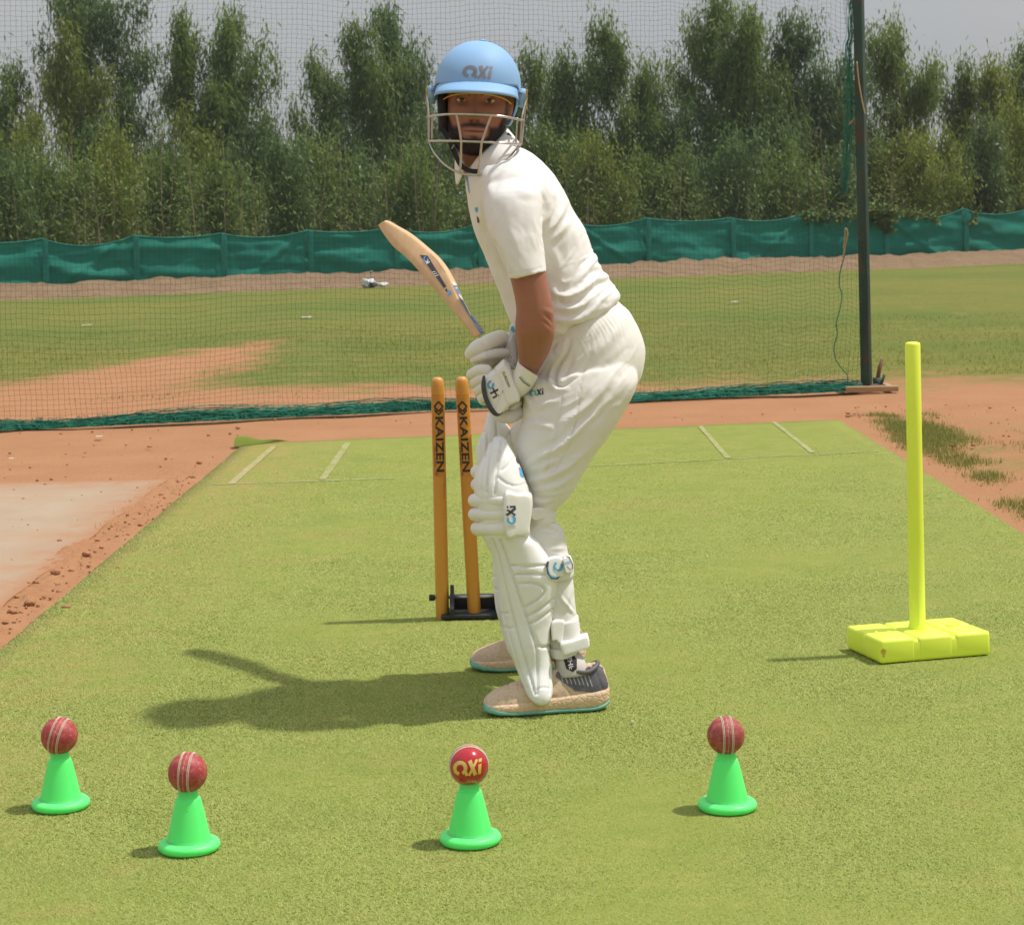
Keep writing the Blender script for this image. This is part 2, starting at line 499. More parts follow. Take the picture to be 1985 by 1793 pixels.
# the crumbly strip of earth thrown up between slab and mat
def build_strip():
    vs, fs = [], []
    xs = np.linspace(-1.66, -1.40, 34); ys = np.linspace(4.2, 9.9, 420)
    for y in ys:
        for x in xs:
            u = (x + 1.66) / 0.26
            prof = math.sin(math.pi * min(1, max(0, u))) ** 0.6
            k = 1.0 if y < 8 else 0.6
            h = 0.010 * mnoise.fractal(Vector((x * 16, y * 13, 2)), 0.8, 2, 5) + 0.008 * mnoise.noise(Vector((x * 6, y * 3, 7)))
            off = 0.03 * mnoise.fractal(Vector((y * 4, 1, 0)), 1, 2, 4)
            vs.append((x + off * (1 - u), y, -0.006 + prof * (0.004 + k * h)))
    n = len(xs)
    for j in range(len(ys) - 1):
        for i in range(n - 1): fs.append((j * n + i, j * n + i + 1, (j + 1) * n + i + 1, (j + 1) * n + i))
    props(link('earth_strip', mesh(vs, fs), M_GROUND), kind='structure')
build_strip()

# loose earth clods on the strip of bare soil beside the slab
m_clod = pmat('red clod', (0.33, 0.148, 0.068), (0.42, 0.205, 0.10), 30, 0.95, (60, 0.6, 0.01))
def ico(bm_sub=2):
    bm = bmesh.new(); bmesh.ops.create_icosphere(bm, subdivisions=bm_sub, radius=1)
    v = np.array([q.co[:] for q in bm.verts]); bm.verts.index_update()
    f = [tuple(x.index for x in g.verts) for g in bm.faces]; bm.free()
    return v, np.array(f)
ICO_V, ICO_F = ico(1); ICO2_V, ICO2_F = ico(3)
def lumps(name, items, mat_, kind='stuff'):
    co, fc, k = [], [], 0
    for (x, y, z, r) in items:
        ph = rng.uniform(0, 9, 3)
        rr = 1 + 0.35 * np.sin(ICO_V @ rng.normal(0, 2.2, 3) + ph[0]) * 0.7 + rng.normal(0, 0.12, len(ICO_V))
        v = ICO_V * rr[:, None] * np.array([1.15, 1, 0.7]) * r + np.array([x, y, z])
        co.append(v); fc.append(ICO_F + k); k += len(v)
    return props(link(name, mesh_np(np.concatenate(co), np.concatenate(fc)), mat_), kind=kind)
items = []
for i in range(230):
    y = 5.0 + 4.4 * rng.random() ** 1.8; x = -1.49 + rng.normal(0, 0.045)
    if y < 7: x += rng.normal(0, 0.02)
    items.append((x, y, 0.0, abs(rng.normal(0, 0.0035)) + 0.0018))
for i in range(260):
    y = rng.uniform(9.3, 12); x = rng.uniform(-3, 3.2)
    if MX0 - .05 < x < MX1 + .05 and y < 11.4: continue
    items.append((x, y, 0.0, abs(rng.normal(0, 0.004)) + 0.002))
for i in range(160):
    y = rng.uniform(7, 12); x = rng.uniform(1.8, 3.4)
    items.append((x, y, 0.0, abs(rng.normal(0, 0.004)) + 0.002))
for i in range(70):
    items.append((rng.uniform(-2.6, -1.6), rng.uniform(6, 9.2), 0.0005, abs(rng.normal(0, 0.003)) + 0.002))
lumps('loose_soil', items, m_clod)
def clod(px, py, r, label, grp='red earth clods beside the mat'):
    p = G(px, py)
    v = ICO2_V.copy()
    d = np.array([mnoise.fractal(Vector(q) * 1.7 + Vector((px, py, 0)), 1, 2, 4) for q in v])
    v = v * (1 + 0.45 * d)[:, None] * np.array([1.1, 0.9, 0.75]) * r * 0.62 + np.array([p.x, p.y, r * 0.2])
    o = link('earth_clod', mesh_np(v, ICO2_F), m_clod)
    props(o, label, 'clod', grp)
clod(229, 1103, 0.013, 'small red earth clod lying alone on the green mat near its left edge')
clod(167, 1076, 0.020, 'flat red clod with dry grass at the edge of the concrete slab')
clod(108, 1112, 0.022, 'broad crumbly red clod between the concrete slab and the mat')
clod(70, 1130, 0.015, 'low red clod right at the corner edge of the pale slab')
clod(128, 1180, 0.018, 'red clod touching the left edge of the green mat')
clod(25, 1190, 0.024, 'biggest red clod at the left border of the photo')
clod(58, 1172, 0.026, 'lumpy red clod heap in the middle of the bare strip')

# grass tufts (nobody could count them) beside the mat on the right and thin ones elsewhere
def blades(name, spots, mat_, L=(0.03, 0.07), w=0.004, per=14, spread=0.04):
    c = []
    for (x, y, n) in spots:
        k = max(3, int(per * n))
        bx = x + rng.normal(0, spread, k); by = y + rng.normal(0, spread, k)
        a = rng.uniform(0, 2 * np.pi, k); l = rng.uniform(*L, k); lean = rng.uniform(0.3, 1.3, k)
        base = np.stack([bx, by, np.full(k, -0.012)], 1)
        sd = np.stack([np.cos(a + 1.57), np.sin(a + 1.57), np.zeros(k)], 1) * w / 2
        tip = base + np.stack([np.cos(a) * l * np.sin(lean), np.sin(a) * l * np.sin(lean), l * np.cos(lean) + 0.012], 1)
        c.append(np.stack([base - sd, base + sd, tip], 1).reshape(-1, 3))
    co = np.concatenate(c)
    return props(link(name, mesh_np(co, np.arange(len(co)).reshape(-1, 3)), mat_, smooth=False), kind='stuff')
def leafmat(name, a, b, c, tr=0.3, rough=0.6):
    t = NT(name); r = t.island()
    col = t.mix(t.ramp(r, 0.0, 0.6), a, b); col = t.mix(t.ramp(r, 0.75, 1.0), col, c)
    t.set(col, rough, 0.3); t.translucent(col, tr)
    return t.m
m_weed = leafmat('weed grass', (0.16, 0.20, 0.035), (0.25, 0.265, 0.055), (0.40, 0.32, 0.12))
spots = []
for i in range(3400):
    y = rng.uniform(7.0, 11.6); x = 1.93 + abs(rng.normal(0, 0.30)) + 0.04 * math.sin(y * 3)
    if x < 1.84: continue
    nz = mnoise.fractal(Vector((x * 2.0, y * 0.9, 1.3)), 1, 2, 4)
    if nz > -0.06 - 0.05 * (11 - y): spots.append((x, y, 0.62 + nz))
for i in range(26):
    spots.append((rng.normal(-1.50, 0.04), rng.uniform(7.5, 9.8), 0.2))
blades('weedy_grass', spots, m_weed, L=(0.008, 0.026))
# short field grass just behind the net so that the near edge of the field is not a flat print
spots = []
for i in range(4200):
    y = 13.2 + 9 * rng.random() ** 1.5; x = rng.uniform(-6, 6)
    f = y - 14.2 + 0.18 * x + 2.0 * mnoise.fractal(Vector((x * 0.9, y * 0.9, 0)), 1, 2, 4)
    ex = abs(x + 3.15 - 0.13 * (y - 14)) + 0.9 * mnoise.noise(Vector((x * 2, y * 2, 1)))
    if f > 0.4 and (ex > 0.75 or y > 19): spots.append((x, y, 0.8))
blades('field_grass', spots, leafmat('field blade', (0.18, 0.22, 0.035), (0.26, 0.26, 0.055), (0.36, 0.31, 0.09), 0.4), L=(0.012, 0.028), w=0.006, per=9, spread=0.10)

# sandy bank in front of the boundary screen
def fence_xy(px):
    """the boundary line of the field: point below photo column px"""
    a, b = Vector((-8.56, 34.5)), Vector((10.8, 43.5))
    k = (px - CX) / F_PX
    t = (k * a.y - a.x) / ((b.x - a.x) - k * (b.y - a.y))
    q = a + (b - a) * t
    return q
def lerp(a, b, t): return a + (b - a) * t
def build_bank():
    t = NT('sandy bank')
    c = t.mix(t.ramp(t.noise(2.5, 6, 0.65), 0.3, 0.7), (0.29, 0.19, 0.11), (0.39, 0.265, 0.16))
    c = t.mix(t.ramp(t.noise(9, 5, 0.7), 0.58, 0.75), c, (0.20, 0.12, 0.065))
    t.set(c, 0.95, 0.1); t.bump(t.noise(9, 7, 0.7), 1.0, 0.14)
    vs, fs = [], []
    pxs = np.linspace(-500, 2500, 620); prof = [(-2.6, -0.03), (-2.1, 0.25), (-1.5, 0.62), (-1.0, 0.86), (-0.55, 1.0), (-0.1, 0.95), (0.5, 0.9), (3, 0.75)]
    for i, px in enumerate(pxs):
        q = fence_xy(px); yc = lerp(552, 484, px / 1985)
        crest = P(px, yc, q.y - 0.55).z
        for j, (dy, h) in enumerate(prof):
            nz = 0.05 * mnoise.fractal(Vector((q.x * 0.8, dy * 1.2, 0)), 1, 2, 5) + 0.05 * mnoise.fractal(Vector((q.x * 2.6, dy * 3.0, 4)), 0.8, 2, 4) if 0 < j else 0
            vs.append((q.x, q.y + dy + (0.35 * mnoise.noise(Vector((q.x * 0.7, 7, 0))) if j == 0 else 0), h * (crest + nz) if j else -0.03))
    n = len(prof)
    for i in range(len(pxs) - 1):
        for j in range(n - 1): fs.append((i * n + j, (i + 1) * n + j, (i + 1) * n + j + 1, i * n + j + 1))
    props(link('sand_bank', mesh(vs, fs), t.m), kind='structure')
build_bank()

# ------------------------------------------------------------------ boundary screen of green shade cloth
def build_screen():
    root_q = fence_xy(900)
    root = thing('boundary_screen', 'long low green shade cloth screen in front of the trees', 'fence', (root_q.x, root_q.y, 0))
    t = NT('green shade cloth')
    c = t.mix(t.ramp(t.noise(1.6, 6, 0.6, stretch=(1, 1, 2.5)), 0.3, 0.7), (0.012, 0.165, 0.118), (0.030, 0.280, 0.215))
    c = t.mix(t.ramp(t.noise(60, 2), 0.3, 0.7), c, (0.013, 0.175, 0.125))
    c = t.mix(t.ramp(t.noise(0.9, 5, 0.7), 0.55, 0.75), c, (0.02, 0.10, 0.06))
    t.set(c, 0.75, 0.2); t.translucent((0.02, 0.22, 0.16), 0.25)
    mp = pmat('old fence post', (0.16, 0.13, 0.10), (0.25, 0.20, 0.15), 8, 0.85)
    mb = pmat('screen hem', (0.012, 0.165, 0.12), (0.018, 0.215, 0.16), 6, 0.8)
    tops = [(-430, 478), (-255, 472), (-85, 466), (82, 463), (258, 457), (428, 453), (596, 447), (762, 441), (925, 434), (1088, 428), (1251, 423), (1415, 423), (1566, 412), (1712, 410), (1866, 405), (2010, 398), (2170, 392), (2330, 386)]
    for i, (px, py) in enumerate(tops):
        q = fence_xy(px); top = P(px, py, q.y).z
        MB().tube([(q.x, q.y + 0.05, -0.1), (q.x + random.uniform(-.02, .02), q.y + 0.05, top - 0.01)], 0.035, 8).build('fence_post', mp, root)
        if i == len(tops) - 1: break
        qx, qy = tops[i + 1]; q2 = fence_xy(qx); top2 = P(qx, qy, q2.y).z
        nx, nz = 44, 18; vs, fs, hem = [], [], []
        sag = random.uniform(0.05, 0.21); fold = random.choice([-1, 1]); ph = random.uniform(0, 9); fa = random.uniform(0.2, 0.8)
        for a in range(nx + 1):
            s = a / nx
            tz = lerp(top, top2, s) - sag * (4 * s * (1 - s)) ** 0.9
            for b in range(nz + 1):
                w = b / nz
                x = lerp(q.x, q2.x, s); y = lerp(q.y, q2.y, s)
                z = lerp(tz, 0.02, w)
                pull = math.exp(-s * 9) + math.exp(-(1 - s) * 9)
                y += -0.03 + 0.055 * mnoise.noise(Vector((x * 0.9, z * 9, 3 + ph))) + 0.035 * math.sin(13 * (w - sag * 2 * s) + ph) * (1 - pull) * (0.4 + w) + 0.05 * mnoise.fractal(Vector((x * 1.6, z * 4.5, ph)), 1, 2, 4)
                dg = (w - fa) - fold * (s - 0.5) * 1.3
                y -= 0.05 * math.exp(-(dg / 0.06) ** 2) * (1 if i % 2 else 0.3)
                y -= 0.05 * (1 - abs(2 * s - 1)) * w
                vs.append((x, y, z))
                if b == 0: hem.append((x, y - 0.008, z + 0.005))
        for a in range(nx):
            for b in range(nz): fs.append((a * (nz + 1) + b, (a + 1) * (nz + 1) + b, (a + 1) * (nz + 1) + b + 1, a * (nz + 1) + b + 1))
        sp = link('screen_panel', mesh(vs, fs), t.m, root)
        MB().tube(hem, 0.012, 5).build('top_hem', mb, sp)
        # a second strip of cloth wraps each post
        wv = MB()
        for k in range(2):
            x0 = q.x + (k - 0.5) * 0.02
        wv.box((q.x + 0.055, q.y - 0.062, (top) / 2), (0.10, 0.010, top - 0.02), bev=0.004)
        wv.build('post_wrap', mb, root)
build_screen()

# ------------------------------------------------------------------ trees
m_bark = [pmat('pale eucalyptus bark', (0.27, 0.22, 0.165), (0.42, 0.36, 0.28), 3, 0.85, stretch=(1, 1, 0.3)),
          pmat('brown bark', (0.19, 0.135, 0.09), (0.30, 0.225, 0.155), 3, 0.9, stretch=(1, 1, 0.3))]
m_leaf = [leafmat('eucalyptus leaf', (0.125, 0.190, 0.040), (0.190, 0.255, 0.052), (0.27, 0.31, 0.13), 0.6, 0.40),
          leafmat('dark eucalyptus leaf', (0.095, 0.155, 0.048), (0.145, 0.208, 0.058), (0.22, 0.275, 0.13), 0.6, 0.40),
          leafmat('yellow green leaf', (0.165, 0.215, 0.032), (0.240, 0.275, 0.042), (0.31, 0.31, 0.09), 0.6, 0.42)]
def leaf_quads(cent, L, W, droop):
    """drooping narrow leaves: two triangles each, folded along the middle"""
    n = len(cent)
    a = rng.uniform(0, 2 * np.pi, n); d = np.clip(rng.normal(droop, 0.45, n), -0.6, 1.5)
    l = L * rng.uniform(0.6, 1.3, n)
    ax = np.stack([np.cos(a) * np.cos(d), np.sin(a) * np.cos(d), -np.sin(d)], 1)
    b = a + np.pi / 2 + rng.normal(0, 0.5, n)
    sd = np.stack([np.cos(b), np.sin(b), rng.normal(0, 0.4, n)], 1) * (W * rng.uniform(0.7, 1.3, n))[:, None]
    p0 = cent; p2 = cent + ax * l[:, None]; m = cent + ax * (l * 0.45)[:, None]
    return np.stack([p0, m + sd, p2, m - sd], 1).reshape(-1, 3)
GRP_TREE = 'young eucalyptus trees behind the boundary screen'
def tree(base, top, half, Y, kind, label, n_leaf=7000, crown_from=0.22, L=0.19, W=0.0165, bark=0, lobes=None, group=GRP_TREE, name='eucalyptus_tree', r0=0.045, fork=False):
    """base / top: photo columns and the photo row of the tip; half: half width of the crown in photo pixels"""
    bx = P(base, 440, Y).x; tp = P(top[0], top[1], Y)
    H = tp.z; lean = tp.x - bx; hw = half / F_PX * Y
    root = thing(name, label, 'tree', (bx, Y, 0), group)
    sp = [(bx + lean * (k / 8) ** 1.25 + 0.05 * math.sin(k * 1.9 + bx), Y + 0.05 * math.cos(k * 2.3 + bx), H * 0.97 * k / 8) for k in range(9)]
    sp[0] = (bx, Y, -0.1)
    tr = MB().tube(curve3(sp, 2), [r0 * (1 - 0.9 * (i / 16)) for i in range(17)], 7)
    stems = [crom(sp, 6)]
    if fork:
        s2 = [(bx + 0.05 + (0.10 + lean * 0.4 + hw * 0.25) * (k / 7), Y - 0.05 * k / 7, H * 0.72 * k / 7) for k in range(8)]
        tr.tube(curve3(s2, 2), [r0 * 0.7 * (1 - 0.85 * i / 14) for i in range(15)], 6)
    # branches rising steeply from the trunk; every branch carries hanging sprays of leaves
    S = stems[0]; cents = []
    nb = max(16, int(30 * (1 - crown_from) * (H / 4)))
    for k in range(nb):
        t = crown_from + (1 - crown_from) * (k + random.random()) / nb
        i = min(int(t * (len(S) - 1)), len(S) - 2); o = S[i] + (S[i + 1] - S[i]) * (t * (len(S) - 1) - i)
        prof = (math.sin(math.pi * min(1, (t - crown_from) / (1 - crown_from) * 0.80 + 0.17)) ** 0.8)
        bl = hw * prof * random.uniform(0.45, 1.2) * (1.35 if random.random() < 0.15 else 1)
        a = random.uniform(0, 2 * math.pi); up = random.uniform(0.35, 1.1)
        e = o + np.array([math.cos(a) * bl, math.sin(a) * bl * 0.8, bl * up])
        if e[2] > H * 1.0: e[2] = H * random.uniform(0.95, 1.0)
        m = (o + e) / 2 + np.array([0, 0, -0.05 * bl])
        tr.tube([o, m, e], [r0 * 0.32 * (1.1 - t), r0 * 0.2 * (1.1 - t), 0.004], 4, cap=False)
        ns = max(5, int(12 * bl / 0.35))
        for q in range(ns):
            u = random.uniform(0.25, 1.08); c = o * (1 - u) ** 2 + 2 * u * (1 - u) * m + e * u * u
            cents.append((c, 0.10 + 0.09 * random.random()))
    tips = stems[0][-4:]
    for q in tips: cents.append((q, 0.12))
    per = max(8, int(1.3 * n_leaf / len(cents)))
    C = []
    for c, s in cents:
        k = int(per * random.uniform(0.4, 1.6)) + 1
        g = rng.normal(0, 1, (k, 3)) * np.array([s * 0.78, s * 0.78, s * 1.9]); C.append(np.asarray(c) + g)
    C = np.concatenate(C); C = C[C[:, 2] > 0.05]
    co = leaf_quads(C, L, W, 1.0)
    tr.build('trunk', m_bark[bark], root)
    link('crown', mesh_np(co, np.arange(len(co)).reshape(-1, 4), n=4), m_leaf[kind], root, smooth=False)
    return root
T = tree
# main row, left to right
T(20, (12, 128), 75, 46, 0, 'rounded tree at the far left edge with a pale green tip', 7500)
T(262, (140, -70), 125, 47, 1, 'tallest dark tree on the left, its top leaning left out of the photo', 15000, 0.28, fork=True)
T(215, (120, 60), 60, 45.5, 2, 'slim yellow green tree overlapping the tallest tree on the left', 6000, 0.3)
T(430, (345, 38), 80, 46, 0, 'leaning tree with a ragged top right of the tallest left tree', 10000, 0.25)
T(505, (440, 30), 85, 46.5, 0, 'pale topped tree standing close behind the leaning left tree', 10000, 0.25)
T(640, (605, 112), 68, 47, 0, 'medium tree with a blunt top midway between left group and helmet', 8500, 0.2)
T(780, (690, 45), 70, 46, 0, 'left one of two tall trees beside the blue helmet', 8500, 0.25)
T(840, (748, 22), 78, 47, 1, 'tall pointed tree just left of the blue helmet', 10500, 0.22)
T(1045, (1018, 105), 65, 47, 0, 'rounded tree right behind the blue helmet', 7500, 0.2)
T(1120, (1092, 108), 62, 46, 0, 'tree between the helmet and the pointed yellow tipped tree', 7500, 0.2)
T(1262, (1182, 50), 78, 46, 0, 'pointed tree with yellow green tip right of the batter', 10000, 0.25)
T(1405, (1378, -5), 105, 47, 0, 'big broad crowned tree reaching the top of the photo', 14500, 0.2, fork=True)
T(1455, (1448, 25), 75, 46, 0, 'tree forming the right shoulder of the big broad crown', 8000, 0.3)
T(1580, (1535, 38), 75, 46.5, 1, 'tree with a forked top left of the green pole', 9500, 0.22)
T(1650, (1635, 125), 60, 47, 1, 'shorter tree partly hidden behind the green pole', 6500, 0.2)
T(1790, (1718, 58), 85, 48, 0, 'pointed tree standing alone just right of the green pole', 9500, 0.34, fork=True)
T(1880, (1862, 132), 55, 49, 0, 'slender tree second right of the green pole', 6500, 0.28)
T(1935, (1918, 130), 48, 48, 2, 'yellow green tree near the right edge', 5500, 0.25)
T(2000, (1985, 88), 70, 49, 0, 'tree cut by the right edge of the photo', 7500, 0.25)
# shorter ones that close the gaps
fill = [(60, 225, 70, 2), (180, 250, 75, 1), (300, 300, 70, 0), (352, 225, 55, 2), (480, 230, 70, 1), (570, 300, 60, 2), (660, 260, 75, 1), (735, 250, 70, 0),
        (860, 210, 75, 1), (980, 240, 70, 1), (1060, 260, 75, 0), (1150, 250, 70, 1), (1225, 270, 60, 2), (1320, 210, 75, 1), (1400, 260, 70, 0), (1490, 230, 75, 1), (1570, 270, 70, 2),
        (1690, 240, 60, 0), (1750, 280, 55, 2), (1830, 270, 60, 2), (1900, 250, 60, 1), (1960, 215, 65, 2)]
words = ['low', 'leafy', 'bushy', 'dense', 'ragged', 'short', 'wispy']
ref = ['below the far left tree', 'under the tallest left tree', 'left of the gap showing sky', 'filling the gap showing sky', 'under the leaning left tree', 'left of the medium blunt tree', 'right of the medium blunt tree', 'in front of the two tall trees',
       'left of the helmet grille', 'behind the batter\'s head', 'above the batter\'s shoulder', 'right of the batter\'s shoulder', 'below the pointed yellow tipped tree', 'left below the big broad tree', 'right below the big broad tree', 'left of the forked top tree', 'left of the rusty net edge',
       'right behind the green pole', 'left of the lone pointed tree', 'right of the lone pointed tree', 'below the slender tree', 'below the right edge tree']
kinds = {0: 'green', 1: 'dark green', 2: 'yellow green'}
for i, (px, py, hw, kd) in enumerate(fill):
    T(px + 12, (px, py), hw, 43.6 + (i * 7 % 5) * 0.5 + px / 1985 * 2.2, kd, f'{words[i % 7]} {kinds[kd]} sapling {ref[i]}', 5200, 0.06, L=0.14, bark=i % 2, r0=0.022, name='eucalyptus_sapling', group='saplings filling the gaps between taller trees')

kind_mix = [1, 0, 2, 0, 0, 1, 0]
spot_words = ['spindly', 'slim', 'thick', 'drooping', 'shaggy']
feet = [(5, 'far left rounded tree'), (110, 'slim yellow green tree on the left'), (225, 'tallest dark tree on the left'), (330, 'left leaning ragged tree'), (430, 'pale topped tree on the left'), (545, 'gap left of the blunt medium tree'), (625, 'blunt medium tree'), (705, 'left one of the twin tall trees'), (800, 'right one of the twin tall trees'),
        (1165, 'pointed yellow tipped tree'), (1245, 'gap right of the pointed yellow tipped tree'), (1335, 'big broad crowned tree'), (1425, 'right half of the big broad crown'), (1530, 'forked top tree'), (1615, 'bunched net edge left of the pole'), (1705, 'gap right of the green pole'), (1800, 'lone pointed tree'), (1885, 'slender tree near the right edge'), (1960, 'right edge tree')]
for i, (px, where) in enumerate(feet):
    py = 300 + 30 * math.sin(i * 1.9) + 18 * math.cos(i * 4.3)
    kd = kind_mix[i % 7]
    T(px + 8, (px, py), 66 + 10 * math.sin(i), fence_xy(px).y + 2.4 + (i * 5 % 4) * 0.7, kd, f'{spot_words[i % 5]} {kinds[kd]} sapling at the foot of the {where}', 4000, 0.12, L=0.13, bark=0, r0=0.022, name='eucalyptus_sapling', group='undergrowth trees just behind the screen')

# bare thin stems and dry brush at the foot of the trees: one mass
def undergrowth():
    C = []
    for i in range(5600):
        px = rng.uniform(-120, 2100); q = fence_xy(px)
        y = q.y + rng.uniform(1.2, 9)
        hgt = P(px, 340 + 40 * mnoise.noise(Vector((px * 0.012, 0, 0))), y).z
        C.append((q.x * y / q.y, y, rng.random() ** 1.1 * hgt))
    C = np.array(C)
    C = np.repeat(C, 13, 0) + rng.normal(0, 0.16, (len(C) * 13, 3)); C = C[C[:, 2] > 0.02]
    co = leaf_quads(C, 0.13, 0.016, 0.5)
    t = NT('brush leaf'); r = t.island()
    col = t.mix(t.ramp(r, 0.0, 0.5), (0.080, 0.130, 0.034), (0.145, 0.185, 0.045))
    g = t.noise(0.5, 4)
    col = t.mix(t.math('MULTIPLY', t.ramp(r, 0.55, 0.62), t.math('MULTIPLY', t.ramp(g, 0.42, 0.62), t.math('MULTIPLY_ADD', t.xyz()[2], -1.6, 1.9, clamp=True))), col, (0.24, 0.165, 0.09))
    t.set(col, 0.75, 0.2); t.translucent(col, 0.2)
    props(link('undergrowth', mesh_np(co, np.arange(len(co)).reshape(-1, 4), n=4), t.m, smooth=False), kind='stuff')
    mb = MB()
    for i in range(75):
        px = rng.uniform(-100, 2080); q = fence_xy(px); y = q.y + rng.uniform(0.9, 3) 
        x = q.x * y / q.y; h = P(px, rng.uniform(230, 415), y).z; l = rng.normal(0, 0.22)
        mb.tube([(x, y, 0), (x + l * 0.5 + rng.normal(0, .03), y, h * 0.5), (x + l, y, h)], [0.010, 0.007, 0.003], 4, cap=False)
    props(mb.build('thin_stems', m_bark[1]), kind='stuff')
    # far wood closing the view between the trunks
    C = np.stack([rng.uniform(-24, 26, 26000), rng.uniform(56, 64, 26000), rng.random(26000) ** 1.2 * 2.9], 1)
    co = leaf_quads(C, 0.42, 0.06, 0.7)
    props(link('far_wood', mesh_np(co, np.arange(len(co)).reshape(-1, 4), n=4), m_leaf[1], smooth=False), kind='stuff')
undergrowth()

# creeper hanging over the screen
def creeper(spots, label):
    q = fence_xy(spots[0][0])
    root = thing('creeper', label, 'plant', (q.x, q.y, 0), 'creepers growing over the screen')
    C = []
    for (px, py, s, n) in spots:
        q = fence_xy(px); c = P(px, py, q.y - 0.15)
        C.append(np.array(c) + rng.normal(0, 1, (n, 3)) * np.array([s, 0.05, s * 0.55]))
    co = leaf_quads(np.concatenate(C), 0.085, 0.032, 0.6)
    link('leaves', mesh_np(co, np.arange(len(co)).reshape(-1, 4), n=4), m_creep, root, smooth=False)
    MB().tube(curve3([P(px, py, fence_xy(px).y - 0.1) for (px, py, s, n) in spots], 4), 0.006, 5).build('vine', m_bark[1], root)
m_creep = leafmat('creeper leaf', (0.07, 0.12, 0.02), (0.13, 0.18, 0.03), (0.20, 0.22, 0.06))
creeper([(1570, 417, 0.12, 120), (1600, 416, 0.14, 170), (1640, 416, 0.14, 130), (1680, 412, 0.15, 240), (1702, 410, 0.20, 330), (1712, 428, 0.10, 180), (1722, 446, 0.05, 60)], 'leafy creeper spilling over the screen on both sides of the green pole')
creeper([(1730, 412, 0.12, 120), (1765, 412, 0.10, 90), (1800, 416, 0.08, 60), (1815, 425, 0.05, 30)], 'thin trail of creeper along the screen top right of the pole')
creeper([(1882, 432, 0.05, 26), (1890, 424, 0.05, 30), (1891, 412, 0.03, 16)], 'small creeper sprig on the screen near the right edge')

# thin dry haze over the ground: the far trees fade a little towards the grey sky
def build_haze():
    m = bpy.data.materials.new('haze air'); m.use_nodes = True
    n, l = m.node_tree.nodes, m.node_tree.links
    n.clear()
    out = n.new('ShaderNodeOutputMaterial'); v = n.new('ShaderNodeVolumePrincipled')
    v.inputs['Color'].default_value = (0.90, 0.92, 0.95, 1); v.inputs['Density'].default_value = HAZE; v.inputs['Anisotropy'].default_value = 0.2
    l.new(v.outputs[0], out.inputs['Volume'])
    o = MB().box((1.0, 38.0, 4.0), (64, 84, 10.4)).build('haze', m, smooth=False)
    o.visible_shadow = True
    props(o, kind='stuff')
HAZE = 0.0006
build_haze()
# ================================================================== LETTERING HELPERS
def stroke(pts, w):
    """flat ribbon along 2-D points"""
    pts = [Vector(p) for p in pts]; v, f = [], []
    for i, p in enumerate(pts):
        d = (pts[min(i + 1, len(pts) - 1)] - pts[max(i - 1, 0)]).normalized(); n = Vector((-d.y, d.x))
        v += [p + n * w / 2, p - n * w / 2]
    for i in range(len(pts) - 1): f.append((2 * i, 2 * i + 1, 2 * i + 3, 2 * i + 2))
    return v, f
def arc2(c, r, a0, a1, n=18): return [(c[0] + r * math.cos(R(lerp(a0, a1, i / n))), c[1] + r * math.sin(R(lerp(a0, a1, i / n)))) for i in range(n + 1)]
def joinf(parts):
    V, Fc = [], []
    for v, f in parts:
        k = len(V); V += [Vector((q[0], q[1])) for q in v]; Fc += [tuple(i + k for i in g) for g in f]
    return V, Fc
def shear(g, s=0.18): return [Vector((p.x + s * p.y, p.y)) for p in g[0]], g[1]
def mark_shapes():
    """the three letter mark: open ring, X, i; unit height, centred"""
    o = joinf([stroke(arc2((-0.62, 0.02), 0.37, -62, 262, 26), 0.24), stroke([(-0.30, 0.20), (-0.24, -0.22), (-0.12, -0.48)], 0.20)])
    x = joinf([stroke([(0.00, 0.5), (0.46, -0.5)], 0.24), stroke([(0.50, 0.5), (0.16, -0.18), (0.0, -0.5)], 0.17)])
    i = joinf([stroke([(0.72, 0.17), (0.72, -0.5)], 0.20), stroke([(0.72, 0.50), (0.72, 0.30)], 0.20)])
    return shear(o, 0.12), shear(joinf([x, i]), 0.12)
MARK_O, MARK_XI = mark_shapes()
def text_shape(body, bold=0.0, space=1.0):
    c = bpy.data.curves.new('text', 'FONT'); c.body = body; c.align_x = 'CENTER'; c.align_y = 'CENTER'
    c.size = 1.0; c.offset = bold; c.space_character = space; c.resolution_u = 3
    o = bpy.data.objects.new('text', c); COL.objects.link(o)
    me = bpy.data.meshes.new_from_object(o.evaluated_get(bpy.context.evaluated_depsgraph_get()))
    V = [Vector((v.co.x, v.co.y)) for v in me.vertices]; Fc = [tuple(p.vertices) for p in me.polygons]
    bpy.data.objects.remove(o); bpy.data.curves.remove(c); bpy.data.meshes.remove(me)
    return V, Fc
def bvh_of(objs):
    V, Fc = [], []
    for o in (objs if isinstance(objs, (list, tuple)) else [objs]):
        k = len(V); V += [v.co.copy() for v in o.data.vertices]; Fc += [tuple(i + k for i in p.vertices) for p in o.data.polygons]
    return BVHTree.FromPolygons(V, Fc)
